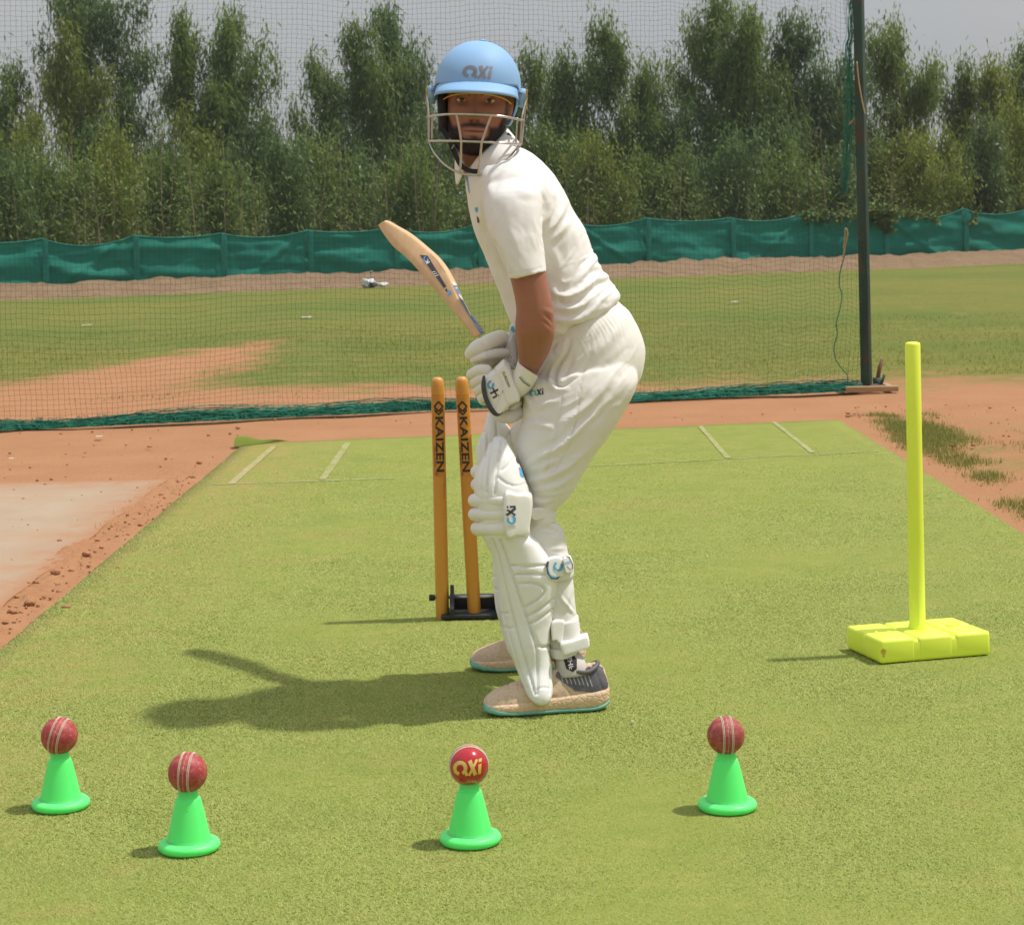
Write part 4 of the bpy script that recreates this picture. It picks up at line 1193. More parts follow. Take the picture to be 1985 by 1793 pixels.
# ================================================================== STUMPS ON A SPRING BASE
def stump_set():
    Y = 5.89
    a = P(858, 1203, Y); z0 = 0.008
    root = thing('stump_set', 'three varnished orange wooden stumps on a black spring base behind the batter', 'stumps', (a.x + 0.09, Y, z0))
    t = NT('varnished stump wood')
    g = t.noise(26, 5, 0.6, stretch=(1.0, 1.0, 0.05))
    c = t.mix(t.ramp(g, 0.3, 0.72), (0.56, 0.235, 0.030), (0.68, 0.315, 0.048))
    c = t.mix(t.ramp(t.noise(20, 6, 0.7, stretch=(1, 1, 0.22)), 0.60, 0.70), c, (0.36, 0.165, 0.045))
    c = t.mix(t.ramp(t.noise(38, 5, 0.7), 0.70, 0.76), c, (0.60, 0.42, 0.26))
    t.set(c, 0.33, 0.5); t.bump(g, 0.05, 0.002)
    m_black = pmat('chipped black iron', (0.014, 0.014, 0.015), (0.03, 0.03, 0.03), 30, 0.6, (120, 0.2, 0.001))
    m_steel = pmat('plain steel rod', (0.40, 0.40, 0.40), (0.5, 0.5, 0.5), 60, 0.4, metal=0.8)
    m_print = pmat('black stump print', (0.02, 0.016, 0.012), (0.045, 0.03, 0.02), 90, 0.6)
    m_band = pmat('label film', (0.50, 0.20, 0.026), (0.56, 0.235, 0.034), 30, 0.25)
    m_tip = pmat('pale worn tip', (0.60, 0.27, 0.06), (0.66, 0.33, 0.10), 90, 0.35)
    rod_z = P(900, 1157, Y).z
    kz = text_shape('KAIZEN', 0.030, 1.05); tiny = text_shape('SPORTS  GOODS', 0.0); regd = joinf([stroke(arc2((0, 0), 0.5, 0, 360, 20), 0.10)])
    r_txt = text_shape('R', 0.01)
    specs = [((858, 1203), (848, 732)), ((920, 1197), (895, 731)), ((981, 1195), (971, 733))]
    for i, (b, tp) in enumerate(specs):
        pb, pt = P(*b, Y), P(*tp, Y)
        ax = (pt - pb); Ls = ax.length; ax.normalize()
        U = Vector((ax.z, 0, -ax.x)); W = ax.cross(U)
        prof = [(0.0178, 0), (0.0186, 0.002), (0.0190, 0.01), (0.0192, 0.3), (0.0190, 0.62), (0.0186, Ls - 0.035), (0.0182, Ls - 0.022), (0.0170, Ls - 0.011), (0.0140, Ls - 0.0035), (0.008, Ls), (0.001, Ls + 0.0006)]
        v, f, n = [], [], 32
        for r, z in prof:
            for k in range(n):
                w = 2 * math.pi * k / n; v.append(pb + ax * z + U * r * math.cos(w) + W * r * math.sin(w))
        for q in range(len(prof) - 1):
            for k in range(n): f.append((q * n + k, q * n + (k + 1) % n, (q + 1) * n + (k + 1) % n, (q + 1) * n + k))
        f.append(tuple(range(n)))
        st = MB().add(v, f).build('stump', t.m, root)
        tipmb = MB(); tv = [pb + ax * z + (U * math.cos(2 * math.pi * k / n) + W * math.sin(2 * math.pi * k / n)) * r for r, z in ((0.0176, Ls - 0.016), (0.0146, Ls - 0.0035), (0.0085, Ls + 0.0006), (0.001, Ls + 0.0012)) for k in range(n)]
        tipmb.add(tv, [(q * n + k, q * n + (k + 1) % n, (q + 1) * n + (k + 1) % n, (q + 1) * n + k) for q in range(3) for k in range(n)]).build('stump_tip', m_tip, st)
        if i == 2: continue
        bv = bvh_of(st); nproj = Vector((0, 1, 0)); dn = -ax
        def at(z): return pb + ax * z + U * (0.002 if i == 0 else -0.002)
        px2z = Ls / (b[1] - tp[1])
        def zz(py): return (b[1] - py) * px2z
        decal('label_film', rect(0.234, 0.033), pb + ax * zz(843), dn, U, nproj, bv, m_band, st, 1, 0.0005, 0.006)
        # diamond emblem with a chevron under it
        dia = joinf([stroke([(-0.5, 0), (0, 0.42), (0.5, 0)], 0.2), stroke([(-0.5, 0), (0, -0.42), (0.5, 0)], 0.2), ([(0.18, -0.42), (0.72, 0.0), (0.18, 0.42), (0.5, 0.42), (0.92, 0.0), (0.5, -0.42)], [(0, 1, 4, 5), (1, 2, 3, 4)])])
        decal('emblem', dia, at(zz(787)), dn, U, nproj, bv, m_print, st, 0.028, 0.0010, 0.004)
        decal('lettering', kz, at(zz(860)), dn, U, nproj, bv, m_print, st, 0.0285, 0.0010, 0.004, sx=1.56)
        decal('small_lettering', tiny, at(zz(884)) - U * 0.0130, dn, U, nproj, bv, m_print, st, 0.0050, 0.0010, 0.004, sx=1.5)
        decal('registered_mark', regd, at(zz(917)) + U * -0.0095, dn, U, nproj, bv, m_print, st, 0.0058, 0.0010, 0.003)
        decal('registered_mark', r_txt, at(zz(917)) + U * -0.0095, dn, U, nproj, bv, m_print, st, 0.0042, 0.0010, 0.003)
    # base plate, brackets, spindle
    x0, x1 = P(853, 1205, Y).x, P(853, 1205, Y).x + 0.235
    MB().box(((x0 + x1) / 2 + 0.005, Y + 0.02, z0 + 0.006), (x1 - x0, 0.13, 0.010), bev=0.002).build('base_plate', m_black, root)
    MB().box(((x0 + x1) / 2 + 0.012, Y + 0.055, z0 + 0.03), (x1 - x0 - 0.03, 0.02, 0.045), bev=0.004).build('rear_bar', m_black, root)
    for px in (877, 964, 1006):
        x = P(px, 1175, Y).x
        mb = MB()
        pts = [(-0.055, 0.0), (-0.055, 0.02), (-0.018, 0.068), (-0.010, 0.078), (0.010, 0.078), (0.018, 0.068), (0.05, 0.02), (0.05, 0.0)]
        v = [(x + s * 0.005, Y + 0.005 + p[0], z0 + 0.010 + p[1]) for s in (-1, 1) for p in pts]; n = len(pts)
        f = [tuple(range(n - 1, -1, -1)), tuple(range(n, 2 * n))] + [(k, (k + 1) % n, n + (k + 1) % n, n + k) for k in range(n)]
        mb.add(v, f).lathe([(0.006, 0), (0.011, 0.0)], 4, (x, Y + 5e-3, z0 + .02)).build('bracket', m_black, root, smooth=False)
    MB().tube([(P(836, 1157, Y).x, Y, rod_z), (x1 + 0.01, Y, rod_z)], 0.0045, 12).build('spindle', m_steel, root)
    xn = P(836, 1157, Y).x
    MB().tube([(xn - 0.006, Y, rod_z), (xn + 0.010, Y, rod_z)], 0.0095, 6).build('spindle_nut', m_black, root, smooth=False)
    for px in (846, 866):
        x = P(px, 1157, Y).x
stump_set()
# ================================================================== THE BATTER: shaping helpers
def sgnpow(v, e): return np.sign(v) * np.abs(v) ** e
def loft_rows(rows, n=3, seg=40, ex=2.2):
    """closed tube; each row: left pixel, right pixel, distance, half depth"""
    A = crom(rows, n); V, Fc = [], []
    w = np.arange(seg) * 2 * np.pi / seg
    cs, sn = sgnpow(np.cos(w), 2 / ex), sgnpow(np.sin(w), 2 / ex)
    for xl, yl, xr, yr, Y, hd in A:
        a, b = np.array(P(xl, yl, Y)), np.array(P(xr, yr, Y))
        c, h = (a + b) / 2, (b - a) / 2
        V.append(c + cs[:, None] * h + sn[:, None] * np.array([0, hd, 0]))
    m = len(V); V = np.concatenate(V)
    for i in range(m - 1):
        for k in range(seg): Fc.append((i * seg + k, i * seg + (k + 1) % seg, (i + 1) * seg + (k + 1) % seg, (i + 1) * seg + k))
    Fc.append(tuple(range(seg - 1, -1, -1))); Fc.append(tuple((m - 1) * seg + k for k in range(seg)))
    return V, Fc
def capsule(pts, r, n=5, seg=16, flat=1.0, fdir=(0, 1, 0)):
    """round ended roll through 3-D points"""
    r = r if isinstance(r, (list, tuple)) else [r] * len(pts)
    A = crom([(*p, q) for p, q in zip(pts, r)], n)
    p, rr = A[:, :3], A[:, 3]
    d0 = (p[1] - p[0]) / np.linalg.norm(p[1] - p[0]); d1 = (p[-1] - p[-2]) / np.linalg.norm(p[-1] - p[-2])
    hs = [0.97, 0.8, 0.5]
    pre = [(p[0] - d0 * rr[0] * h, rr[0] * math.sqrt(1 - h * h)) for h in hs]
    post = [(p[-1] + d1 * rr[-1] * h, rr[-1] * math.sqrt(1 - h * h)) for h in hs[::-1]]
    mb = MB().tube([Vector(q) for q, _ in pre] + [Vector(q) for q in p] + [Vector(q) for q, _ in post], [max(1e-4, x) for _, x in pre] + list(rr) + [max(1e-4, x) for _, x in post], seg)
    return np.array([v[:] for v in mb.v]), mb.f
def union(parts):
    V, Fc, k = [], [], 0
    for v, f in parts:
        V.append(np.asarray(v)); Fc += [tuple(i + k for i in g) for g in f]; k += len(v)
    return np.concatenate(V), Fc
def remeshed(parts, voxel, smooth=4, fac=0.5):
    """one continuous skin around overlapping solids"""
    V, Fc = union(parts)
    me = mesh(V, Fc, 'tmp')
    bm = bmesh.new(); bm.from_mesh(me); bmesh.ops.recalc_face_normals(bm, faces=bm.faces[:]); bm.to_mesh(me); bm.free()
    o = bpy.data.objects.new('tmp', me); COL.objects.link(o)
    m = o.modifiers.new('r', 'REMESH'); m.mode = 'VOXEL'; m.voxel_size = voxel
    if smooth:
        s = o.modifiers.new('s', 'SMOOTH'); s.iterations = smooth; s.factor = fac
    out = bpy.data.meshes.new_from_object(o.evaluated_get(bpy.context.evaluated_depsgraph_get()))
    bpy.data.objects.remove(o); bpy.data.meshes.remove(me)
    return out
def get_co(me):
    a = np.empty(len(me.vertices) * 3, np.float32); me.vertices.foreach_get('co', a); return a.reshape(-1, 3).astype(float)
def get_no(me):
    a = np.empty(len(me.vertices) * 3, np.float32); me.vertices.foreach_get('normal', a); return a.reshape(-1, 3).astype(float)
def set_co(me, c):
    me.vertices.foreach_set('co', np.ascontiguousarray(c, np.float32).ravel()); me.update()
def poly_dist(q, pts):
    """distance of points q (n,2) to a polyline and the parameter along it"""
    pts = np.array(pts, float); best = np.full(len(q), 1e9); par = np.zeros(len(q))
    L = np.concatenate([[0], np.cumsum(np.linalg.norm(np.diff(pts, axis=0), axis=1))])
    for i in range(len(pts) - 1):
        a, b = pts[i], pts[i + 1]; ab = b - a; l2 = (ab @ ab) + 1e-9
        t = np.clip(((q - a) @ ab) / l2, 0, 1); d = np.linalg.norm(q - a - t[:, None] * ab, axis=1)
        m = d < best; best[m] = d[m]; par[m] = (L[i] + t[m] * math.sqrt(l2)) / L[-1]
    return best, par
def relief(me, items, side=0.35, fade=True):
    """cloth folds and stitched grooves: ridges (+) or furrows (-) along lines on the side facing the camera"""
    co, no = get_co(me), get_no(me)
    q = pix(co); vis = np.clip((side - no[:, 1]) / 0.5, 0, 1); dis = np.zeros(len(co))
    for pts, amp, w in items:
        c = crom(pts, 5) if len(pts) > 2 else np.array(pts, float)
        lo, hi = c.min(0) - 4 * w, c.max(0) + 4 * w
        sel = np.where((q[:, 0] > lo[0]) & (q[:, 0] < hi[0]) & (q[:, 1] > lo[1]) & (q[:, 1] < hi[1]))[0]
        if len(sel) == 0: continue
        d, t = poly_dist(q[sel], c)
        g = np.exp(-(d / w) ** 2)
        if amp > 0: g = 0.45 * g + 0.55 * np.exp(-1.25 * d / w) - 0.40 * np.exp(-((d - 2.0 * w) / (0.9 * w)) ** 2)
        if fade: g = g * np.sin(np.pi * np.clip(t * 0.94 + 0.03, 0, 1)) ** 0.6
        dis[sel] += amp * g
    set_co(me, co + no * (dis * vis)[:, None])
def ripple(me, amp, sc, seed=0.0, st=(1, 1, 1)):
    co, no = get_co(me), get_no(me)
    d = np.array([mnoise.fractal(Vector((c[0] * sc * st[0] + seed, c[1] * sc * st[1], c[2] * sc * st[2])), 1, 2, 3) for c in co])
    set_co(me, co + no * (amp * d)[:, None])
def closed(pts, n=5):
    pts = [tuple(p) for p in pts]; k = len(pts)
    A = crom([pts[-1]] + pts + [pts[0], pts[1]], n)
    return A[n:-n - 0 if False else len(A) - n - 1]
def pillow(poly, Y, front, back=0.01, round_=0.35, dYx=0.0, dYy=0.0, smoothn=4, rings=7, crisp=False):
    """padded panel with real thickness: outline in photo pixels at distance Y, bulging towards -Y"""
    A = np.array(poly, float) if crisp else closed(poly, smoothn)
    c = A.mean(0); n = len(A); V, Fc = [], []
    def put(q, off): 
        y = Y + dYx * (q[0] - c[0]) + dYy * (q[1] - c[1])
        p = P(q[0], q[1], y); return (p.x, p.y + off, p.z)
    prof = [(1.0, back)] + [(1 - round_ * (1 - math.cos(a)), -front * math.sin(a)) for a in np.linspace(0, math.pi / 2, rings)] + [((1 - round_) * k, -front * (1.0 + 0.03 * (1 - k))) for k in (0.66, 0.33)]
    for s, off in prof:
        for q in A: V.append(put(c + (q - c) * s, off))
    V.append(put(c, -front * 1.035)); last = len(V) - 1; V.append(put(c, back)); bk = len(V) - 1
    m = len(prof)
    for i in range(m - 1):
        for k in range(n): Fc.append((i * n + k, i * n + (k + 1) % n, (i + 1) * n + (k + 1) % n, (i + 1) * n + k))
    for k in range(n):
        Fc.append(((m - 1) * n + k, (m - 1) * n + (k + 1) % n, last)); Fc.append(((k + 1) % n, k, bk))
    return np.array(V), Fc
def fixn(me):
    bm = bmesh.new(); bm.from_mesh(me); bmesh.ops.recalc_face_normals(bm, faces=bm.faces[:]); bm.to_mesh(me); bm.free(); return me
def solid(name, parts, mat_, parent, smooth=True):
    V, Fc = union(parts if isinstance(parts, list) else [parts])
    return link(name, fixn(mesh(V, Fc, name)), mat_, parent, smooth=smooth)
CAMP = Vector((0, 0, CAM_H))
def decal_px(name, polys, bvh, mat_, parent, Y=4.9, off=0.0009, cell=0.004):
    """flat print whose outline was measured in the photo, laid on the real surface"""
    V, Fc = joinf([poly2(p) if not isinstance(p, tuple) else p for p in polys])
    c = Vector((sum(p.x for p in V) / len(V), sum(p.y for p in V) / len(V)))
    O = P(c.x, c.y, Y); W = [P(p.x, p.y, Y) - O for p in V]
    sh = ([Vector((w.x, w.z)) for w in W], Fc)
    return decal(name, sh, O, (1, 0, 0), (0, 0, 1), (O - CAMP), bvh, mat_, parent, 1.0, off, cell)
def mark_px(shape, c, h, ang=0.0, sx=1.0):
    """the letter mark laid out in photo pixels: centre, height, rotation (clockwise), stretch"""
    ca, sa = math.cos(R(ang)), math.sin(R(ang)); V = []
    for p in shape[0]:
        x, y = p.x * h * sx, -p.y * h
        V.append(Vector((c[0] + x * ca - y * sa, c[1] + x * sa + y * ca)))
    return V, shape[1]

# ------------------------------------------------------------------ materials of the batter
def cloth_material(name, c1, c2, weave=900, bump=0.12, sheen=0.15):
    t = NT(name)
    c = t.mix(t.ramp(t.noise(9, 5, 0.6), 0.3, 0.7), c1, c2)
    t.set(c, 0.85, 0.2, sheen=sheen)
    h = t.math('ADD', t.math('MULTIPLY', t.noise(weave, 2), 0.3), t.noise(34, 4, 0.6))
    t.bump(h, bump, 0.004)
    return t.m
m_shirt = cloth_material('cream shirt cloth', (0.77, 0.755, 0.71), (0.80, 0.785, 0.745))
m_trouser = cloth_material('cream trouser cloth', (0.745, 0.72, 0.65), (0.775, 0.755, 0.69))
def leather_material(name, c1, c2, dirt=(0.62, 0.54, 0.40), amount=0.5, rough=0.5):
    t = NT(name)
    c = t.mix(t.ramp(t.noise(13, 5, 0.65), 0.3, 0.7), c1, c2)
    c = t.mix(t.math('MULTIPLY', t.ramp(t.noise(24, 6, 0.72), 0.56, 0.78), amount), c, dirt)
    t.set(c, rough, 0.35); t.bump(t.noise(420, 4, 0.6), 0.10, 0.001)
    return t.m
m_pad = leather_material('white pad leather', (0.80, 0.785, 0.73), (0.84, 0.825, 0.775), amount=0.6)
m_pad2 = leather_material('white pad cloth', (0.77, 0.735, 0.68), (0.81, 0.78, 0.73), amount=0.4, rough=0.75)
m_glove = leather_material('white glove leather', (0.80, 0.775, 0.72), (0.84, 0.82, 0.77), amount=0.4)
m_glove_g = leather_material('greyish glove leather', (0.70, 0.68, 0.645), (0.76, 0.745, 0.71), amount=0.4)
m_grey = pmat('charcoal print', (0.055, 0.05, 0.055), (0.075, 0.07, 0.075), 60, 0.6)
m_blue = pmat('sky blue print', (0.10, 0.38, 0.66), (0.13, 0.43, 0.71), 60, 0.55)
m_teal = pmat('turquoise print', (0.10, 0.46, 0.56), (0.14, 0.52, 0.62), 60, 0.6)
m_white = pmat('plain white print', (0.80, 0.80, 0.79), (0.83, 0.83, 0.82), 60, 0.5)
m_silver = pmat('silver print', (0.22, 0.21, 0.215), (0.29, 0.28, 0.28), 30, 0.4, metal=0.4)
m_black = pmat('black padding', (0.016, 0.015, 0.016), (0.03, 0.028, 0.03), 60, 0.8)
m_yellow = pmat('yellow edging', (0.62, 0.40, 0.03), (0.68, 0.45, 0.05), 60, 0.5)
m_hair = pmat('black hair', (0.010, 0.008, 0.007), (0.022, 0.016, 0.013), 200, 0.6)

PERSON = thing('person', 'batter in cream whites, white pads and sky blue helmet, bent in stance, facing the camera', 'person', (0.1, 4.97, 0))

# ------------------------------------------------------------------ head frame: x to the photo's right, y out of the face, z up
HO = P(925, 195, 4.93)
_rz, _ry, _rp = R(-1.5), R(3.3), R(3.2)
HM = Matrix.Rotation(_ry, 3, 'Y') @ Matrix.Rotation(_rz, 3, 'Z') @ Matrix.Rotation(_rp, 3, 'X') @ Matrix(((1, 0, 0), (0, -1, 0), (0, 0, 1)))
HMn = np.array(HM)
def H(x, y, z): return HO + HM @ Vector((x, y, z))
def to_head(co): return (co - np.array(HO)) @ HMn      # inverse of an orthogonal matrix: rows times HM
def smooth01(x): x = np.clip(x, 0, 1); return x * x * (3 - 2 * x)

def head_loft():
    #        z       w      front   back
    rows = [(0.116, 0.006, 0.012, 0.020), (0.111, 0.030, 0.034, 0.045), (0.098, 0.050, 0.060, 0.070), (0.075, 0.066, 0.080, 0.088), (0.048, 0.0735, 0.091, 0.097),
            (0.022, 0.0750, 0.0945, 0.099), (0.0, 0.0740, 0.0905, 0.097), (-0.025, 0.0725, 0.0915, 0.088), (-0.048, 0.0690, 0.0925, 0.070), (-0.068, 0.0640, 0.0935, 0.050),
            (-0.086, 0.0560, 0.0930, 0.030), (-0.101, 0.0445, 0.0910, 0.010), (-0.112, 0.0320, 0.0850, -0.010), (-0.119, 0.0180, 0.0740, -0.030)]
    A = crom(rows, 4); seg = 64; V, Fc = [], []
    w = np.arange(seg) * 2 * np.pi / seg
    for z, hw, f, b in A:
        ex = 2.25
        cx, cy = sgnpow(np.cos(w), 2 / ex), sgnpow(np.sin(w), 2 / ex)
        yy = (f - b) / 2 + cy * (f + b) / 2
        # the jaw narrows towards the front
        taper = 1 - 0.16 * smooth01((yy - 0.02) / 0.08) * smooth01((-z - 0.02) / 0.06)
        for x, y in zip(cx * hw * taper, yy): V.append(H(x, y, z)[:])
    m = len(A)
    for i in range(m - 1):
        for k in range(seg): Fc.append((i * seg + k, i * seg + (k + 1) % seg, (i + 1) * seg + (k + 1) % seg, (i + 1) * seg + k))
    Fc.append(tuple(range(seg))); Fc.append(tuple((m - 1) * seg + k for k in range(seg)))
    return np.array(V), Fc
def ear(s):
    pts = [H(s * 0.073, -0.004, -0.040), H(s * 0.078, -0.012, -0.028), H(s * 0.082, -0.018, -0.010), H(s * 0.083, -0.016, 0.008), H(s * 0.078, -0.004, 0.016)]
    a = capsule(pts, [0.0065, 0.0065, 0.006, 0.006, 0.005], 4, 10)
    b = capsule([H(s * 0.072, -0.004, -0.034), H(s * 0.077, -0.010, -0.008), H(s * 0.073, -0.004, 0.010)], [0.007, 0.008, 0.006], 4, 10)
    return [a, b]

def build_body():
    parts = [head_loft()] + ear(1) + ear(-1)
    parts.append(capsule([H(0.006, -0.015, -0.060), P(936, 300, 4.955), P(952, 345, 4.97)], [0.054, 0.056, 0.062], 4, 28))
    # near arm
    arm = [(962, 345, 1036, 342, 4.86, 0.045), (956, 400, 1044, 396, 4.80, 0.055), (972, 460, 1049, 455, 4.765, 0.052), (983, 515, 1055, 506, 4.75, 0.050), (989, 541, 1058.5, 529, 4.745, 0.0485),
           (996, 570, 1065, 562, 4.742, 0.048), (1000.5, 602, 1072, 598, 4.74, 0.047), (998.5, 624, 1074.5, 622, 4.74, 0.046), (998.5, 648, 1075, 645, 4.745, 0.046), (1001, 668, 1070, 668, 4.76, 0.045),
           (1004, 690, 1060, 692, 4.785, 0.041), (1007, 712, 1046, 716, 4.815, 0.035), (1004, 733, 1037, 735, 4.845, 0.030), (992, 752, 1020, 760, 4.865, 0.028), (972, 770, 1000, 782, 4.875, 0.03)]
    parts.append(loft_rows(arm, 3, 30))
    # far arm, mostly hidden by the chest
    parts.append(capsule([P(1000, 385, 5.10), P(1016, 470, 5.13), P(1032, 560, 5.14), P(1034, 605, 5.10), P(1018, 642, 5.03), P(992, 668, 5.0)], [0.055, 0.048, 0.040, 0.038, 0.029, 0.028], 4, 20))
    # trunk inside the shirt, hips and legs inside the trousers
    tor = [(1070, 760, 1190, 740, 4.99, 0.10), (1062, 690, 1195, 650, 4.99, 0.10), (1040, 640, 1175, 590, 4.98, 0.10), (975, 545, 1150, 515, 4.97, 0.13), (940, 455, 1118, 448, 4.965, 0.15), (925, 385, 1085, 385, 4.96, 0.16), (925, 345, 1055, 340, 4.96, 0.14), (930, 325, 1005, 315, 4.96, 0.07)]
    parts.append(loft_rows(tor, 3, 32))
    parts.append(capsule([P(1130, 745, 4.91), P(1085, 850, 4.86), P(1052, 945, 4.84), P(1034, 1010, 4.83), P(1050, 1090, 4.82), P(1076, 1200, 4.805), P(1100, 1285, 4.80), P(1105, 1325, 4.80)], [0.080, 0.066, 0.050, 0.044, 0.044, 0.033, 0.030, 0.028], 4, 22))
    parts.append(capsule([P(1120, 745, 5.05), P(1065, 840, 5.10), P(1018, 925, 5.14), P(1012, 985, 5.15), P(1018, 1060, 5.16), P(1042, 1170, 5.18), P(1060, 1240, 5.19), P(1064, 1262, 5.19)], [0.080, 0.066, 0.050, 0.038, 0.038, 0.030, 0.028, 0.028], 4, 22))
    me = remeshed(parts, 0.0028, 3, 0.5)
    relief(me, [([(1056, 612), (1064, 618), (1071, 628)], -0.0022, 2.6), ([(1050, 622), (1060, 628), (1069, 637)], -0.0016, 2.4), ([(1054, 600), (1066, 606), (1073, 612)], 0.0016, 4), ([(1008, 640), (1016, 670), (1022, 708)], 0.0020, 7), ([(1040, 640), (1042, 670), (1036, 700)], -0.0014, 5), ([(1012, 560), (1020, 590), (1014, 616)], 0.0016, 9), ([(1046, 555), (1050, 580), (1048, 600)], -0.0012, 6), ([(1018, 700), (1024, 716), (1028, 728)], 0.0012, 2.5)], 0.5)
    # ---- face relief in the head frame
    co = get_co(me); h = to_head(co)
    x, y, z = h[:, 0], h[:, 1], h[:, 2]
    face = ((y > 0.012) & (np.abs(x) < 0.085) & (z > -0.135) & (z < 0.13)).astype(float)
    ax = np.abs(x)
    def g(dx, sx, dz, sz): return np.exp(-((x - dx) / sx) ** 2 - ((z - dz) / sz) ** 2)
    def g2(dx, sx, dz, sz): return np.exp(-((ax - dx) / sx) ** 2 - ((z - dz) / sz) ** 2)
    front = smooth01((y - 0.035) / 0.03)
    d = np.zeros(len(x))
    t = np.clip((0.004 - z) / 0.044, 0, 1)                       # down the nose
    nose = np.where((z < 0.010) & (z > -0.052), 1, 0) * 1.0
    ridge = np.exp(-(x / (0.0075 + 0.0045 * t)) ** 2) * (0.004 + 0.0165 * t ** 1.3)
    end = smooth01((z + 0.0505) / 0.010) * smooth01((0.016 - z) / 0.014)
    d += ridge * end
    d += 0.0065 * g(0, 0.0095, -0.0405, 0.0075)                   # tip
    d += 0.0080 * g2(0.0135, 0.0058, -0.0430, 0.0062)             # wings
    d += 0.0050 * g2(0.032, 0.020, 0.0185, 0.0070)                # brow
    d -= 0.0075 * g2(0.0325, 0.0135, -0.001, 0.0085)              # eye sockets
    d -= 0.0035 * g2(0.017, 0.006, -0.002, 0.010)
    d += 0.0045 * g2(0.050, 0.016, -0.024, 0.013)                 # cheek bones
    d -= 0.0035 * g2(0.050, 0.015, -0.060, 0.018)
    d -= 0.0020 * g2(0.027, 0.005, -0.050, 0.012)                 # folds beside the nose
    d += 0.0050 * g(0, 0.024, -0.070, 0.014)                      # mouth barrel
    lw = np.clip(1 - (ax / 0.0265) ** 2, 0, 1)
    d += 0.0042 * np.exp(-((z + 0.0675) / 0.0042) ** 2) * lw * (1 - 0.25 * np.exp(-(x / 0.004) ** 2))
    d += 0.0055 * np.exp(-((z + 0.0790) / 0.0050) ** 2) * lw
    d -= 0.0045 * np.exp(-((z + 0.0727) / 0.0020) ** 2) * np.clip(1 - (ax / 0.029) ** 4, 0, 1)
    d -= 0.0030 * g(0, 0.018, -0.0895, 0.0045)
    d += 0.0060 * g(0, 0.022, -0.104, 0.012)                      # chin
    # beard stands off the jaw
    def beard_mask():
        cheek = smooth01((ax - np.interp(-z, [0.0, 0.03, 0.055, 0.08], [0.0655, 0.0635, 0.052, 0.040])) / 0.008) * smooth01((0.012 - z) / 0.015)
        low = smooth01((-0.0865 + 0.018 * smooth01((ax - 0.020) / 0.025) - z) / 0.006)
        must = np.exp(-(((z + 0.0575) + 0.10 * np.clip(ax - 0.012, 0, 1)) / 0.0052) ** 2) * np.clip(1 - (ax / 0.036) ** 6, 0, 1)
        side = smooth01((ax - 0.030) / 0.006) * smooth01((-0.056 - z) / 0.012)
        m = np.maximum.reduce([cheek, low, must, side])
        lips = np.exp(-(((z + 0.0733) / 0.0088) ** 4)) * np.clip(1 - (ax / 0.0285) ** 6, 0, 1)
        patch = np.exp(-(x / 0.010) ** 2 - ((z + 0.0885) / 0.005) ** 2) * 0.9
        m = np.maximum(m * (1 - lips), patch * (1 - lips))
        return m * smooth01((y + 0.005) / 0.02) * smooth01((0.026 - z) / 0.02)
    bm_ = beard_mask() * (np.abs(x) < 0.09) * (z > -0.14)
    neckcut = smooth01((z + 0.128) / 0.01)
    bm_ = bm_ * neckcut
    disp = np.zeros_like(h)
    disp[:, 1] = d * face * front
    no = get_no(me)
    co2 = co + (disp @ HMn.T) + no * (0.0055 * bm_ * smooth01((-z - 0.03) / 0.06))[:, None]
    set_co(me, co2)
    lips = np.maximum(np.exp(-((z + 0.0675) / 0.0042) ** 2) * 0.75, np.exp(-((z + 0.0790) / 0.0050) ** 2)) * np.clip(1 - (ax / 0.0270) ** 4, 0, 1) * face * front
    shadow = (0.75 * g2(0.0325, 0.016, 0.002, 0.010) + 0.5 * g2(0.030, 0.015, -0.012, 0.006)) * face * front  # shade in the eye sockets and below the eyes, painted into the skin
    nostril = 1.0 * g2(0.0075, 0.0038, -0.0495, 0.0028) * face * front
    mouthline = np.exp(-((z + 0.0727) / 0.0016) ** 2) * np.clip(1 - (ax / 0.0275) ** 4, 0, 1) * face * front
    for nm, val in (('beard', bm_), ('lips', lips), ('lid_shade', np.clip(shadow, 0, 1)), ('line', np.clip(nostril + mouthline, 0, 1))):
        at = me.attributes.new(nm, 'FLOAT', 'POINT'); at.data.foreach_set('value', np.ascontiguousarray(val, np.float32))
    t = NT('brown skin')
    c = t.mix(t.ramp(t.noise(7, 6, 0.65), 0.3, 0.7), (0.360, 0.152, 0.086), (0.285, 0.116, 0.066))
    c = t.mix(t.ramp(t.noise(150, 3), 0.55, 0.8), c, (0.315, 0.130, 0.068))
    c = t.mix(t.math('MULTIPLY', t.attr('lid_shade')['Fac'], 0.38), c, (0.17, 0.066, 0.036))  # skin colour darkened around the eyes as painted shade
    c = t.mix(t.math('MULTIPLY', t.attr('lips')['Fac'], 0.8), c, (0.45, 0.20, 0.155))
    hair = t.ramp(t.noise(520, 3, 0.7), 0.35, 0.65, (0.012, 0.008, 0.006), (0.045, 0.024, 0.015))
    bfac = t.math('MULTIPLY', t.attr('beard')['Fac'], t.math('MULTIPLY_ADD', t.noise(240, 3), 0.7, 0.60), clamp=True)
    c = t.mix(bfac, c, hair)
    c = t.mix(t.attr('line')['Fac'], c, (0.03, 0.012, 0.01))
    t.set(c, 0.48, 0.42, sss=0.06); t.bump(t.noise(330, 4, 0.6), 0.12, 0.001)
    body = link('body', me, t.m, PERSON)
    # ---- beard and brow hairs
    co = get_co(me); no = get_no(me); h = to_head(co)
    idx = np.where((bm_ > 0.35) & (h[:, 2] < 0.01))[0]
    pick = rng.choice(idx, 16000); w = bm_[pick]
    keep = rng.random(len(pick)) < w * (0.35 + 0.65 * np.clip(-h[pick, 2] / 0.09, 0, 1)); pick = pick[keep]
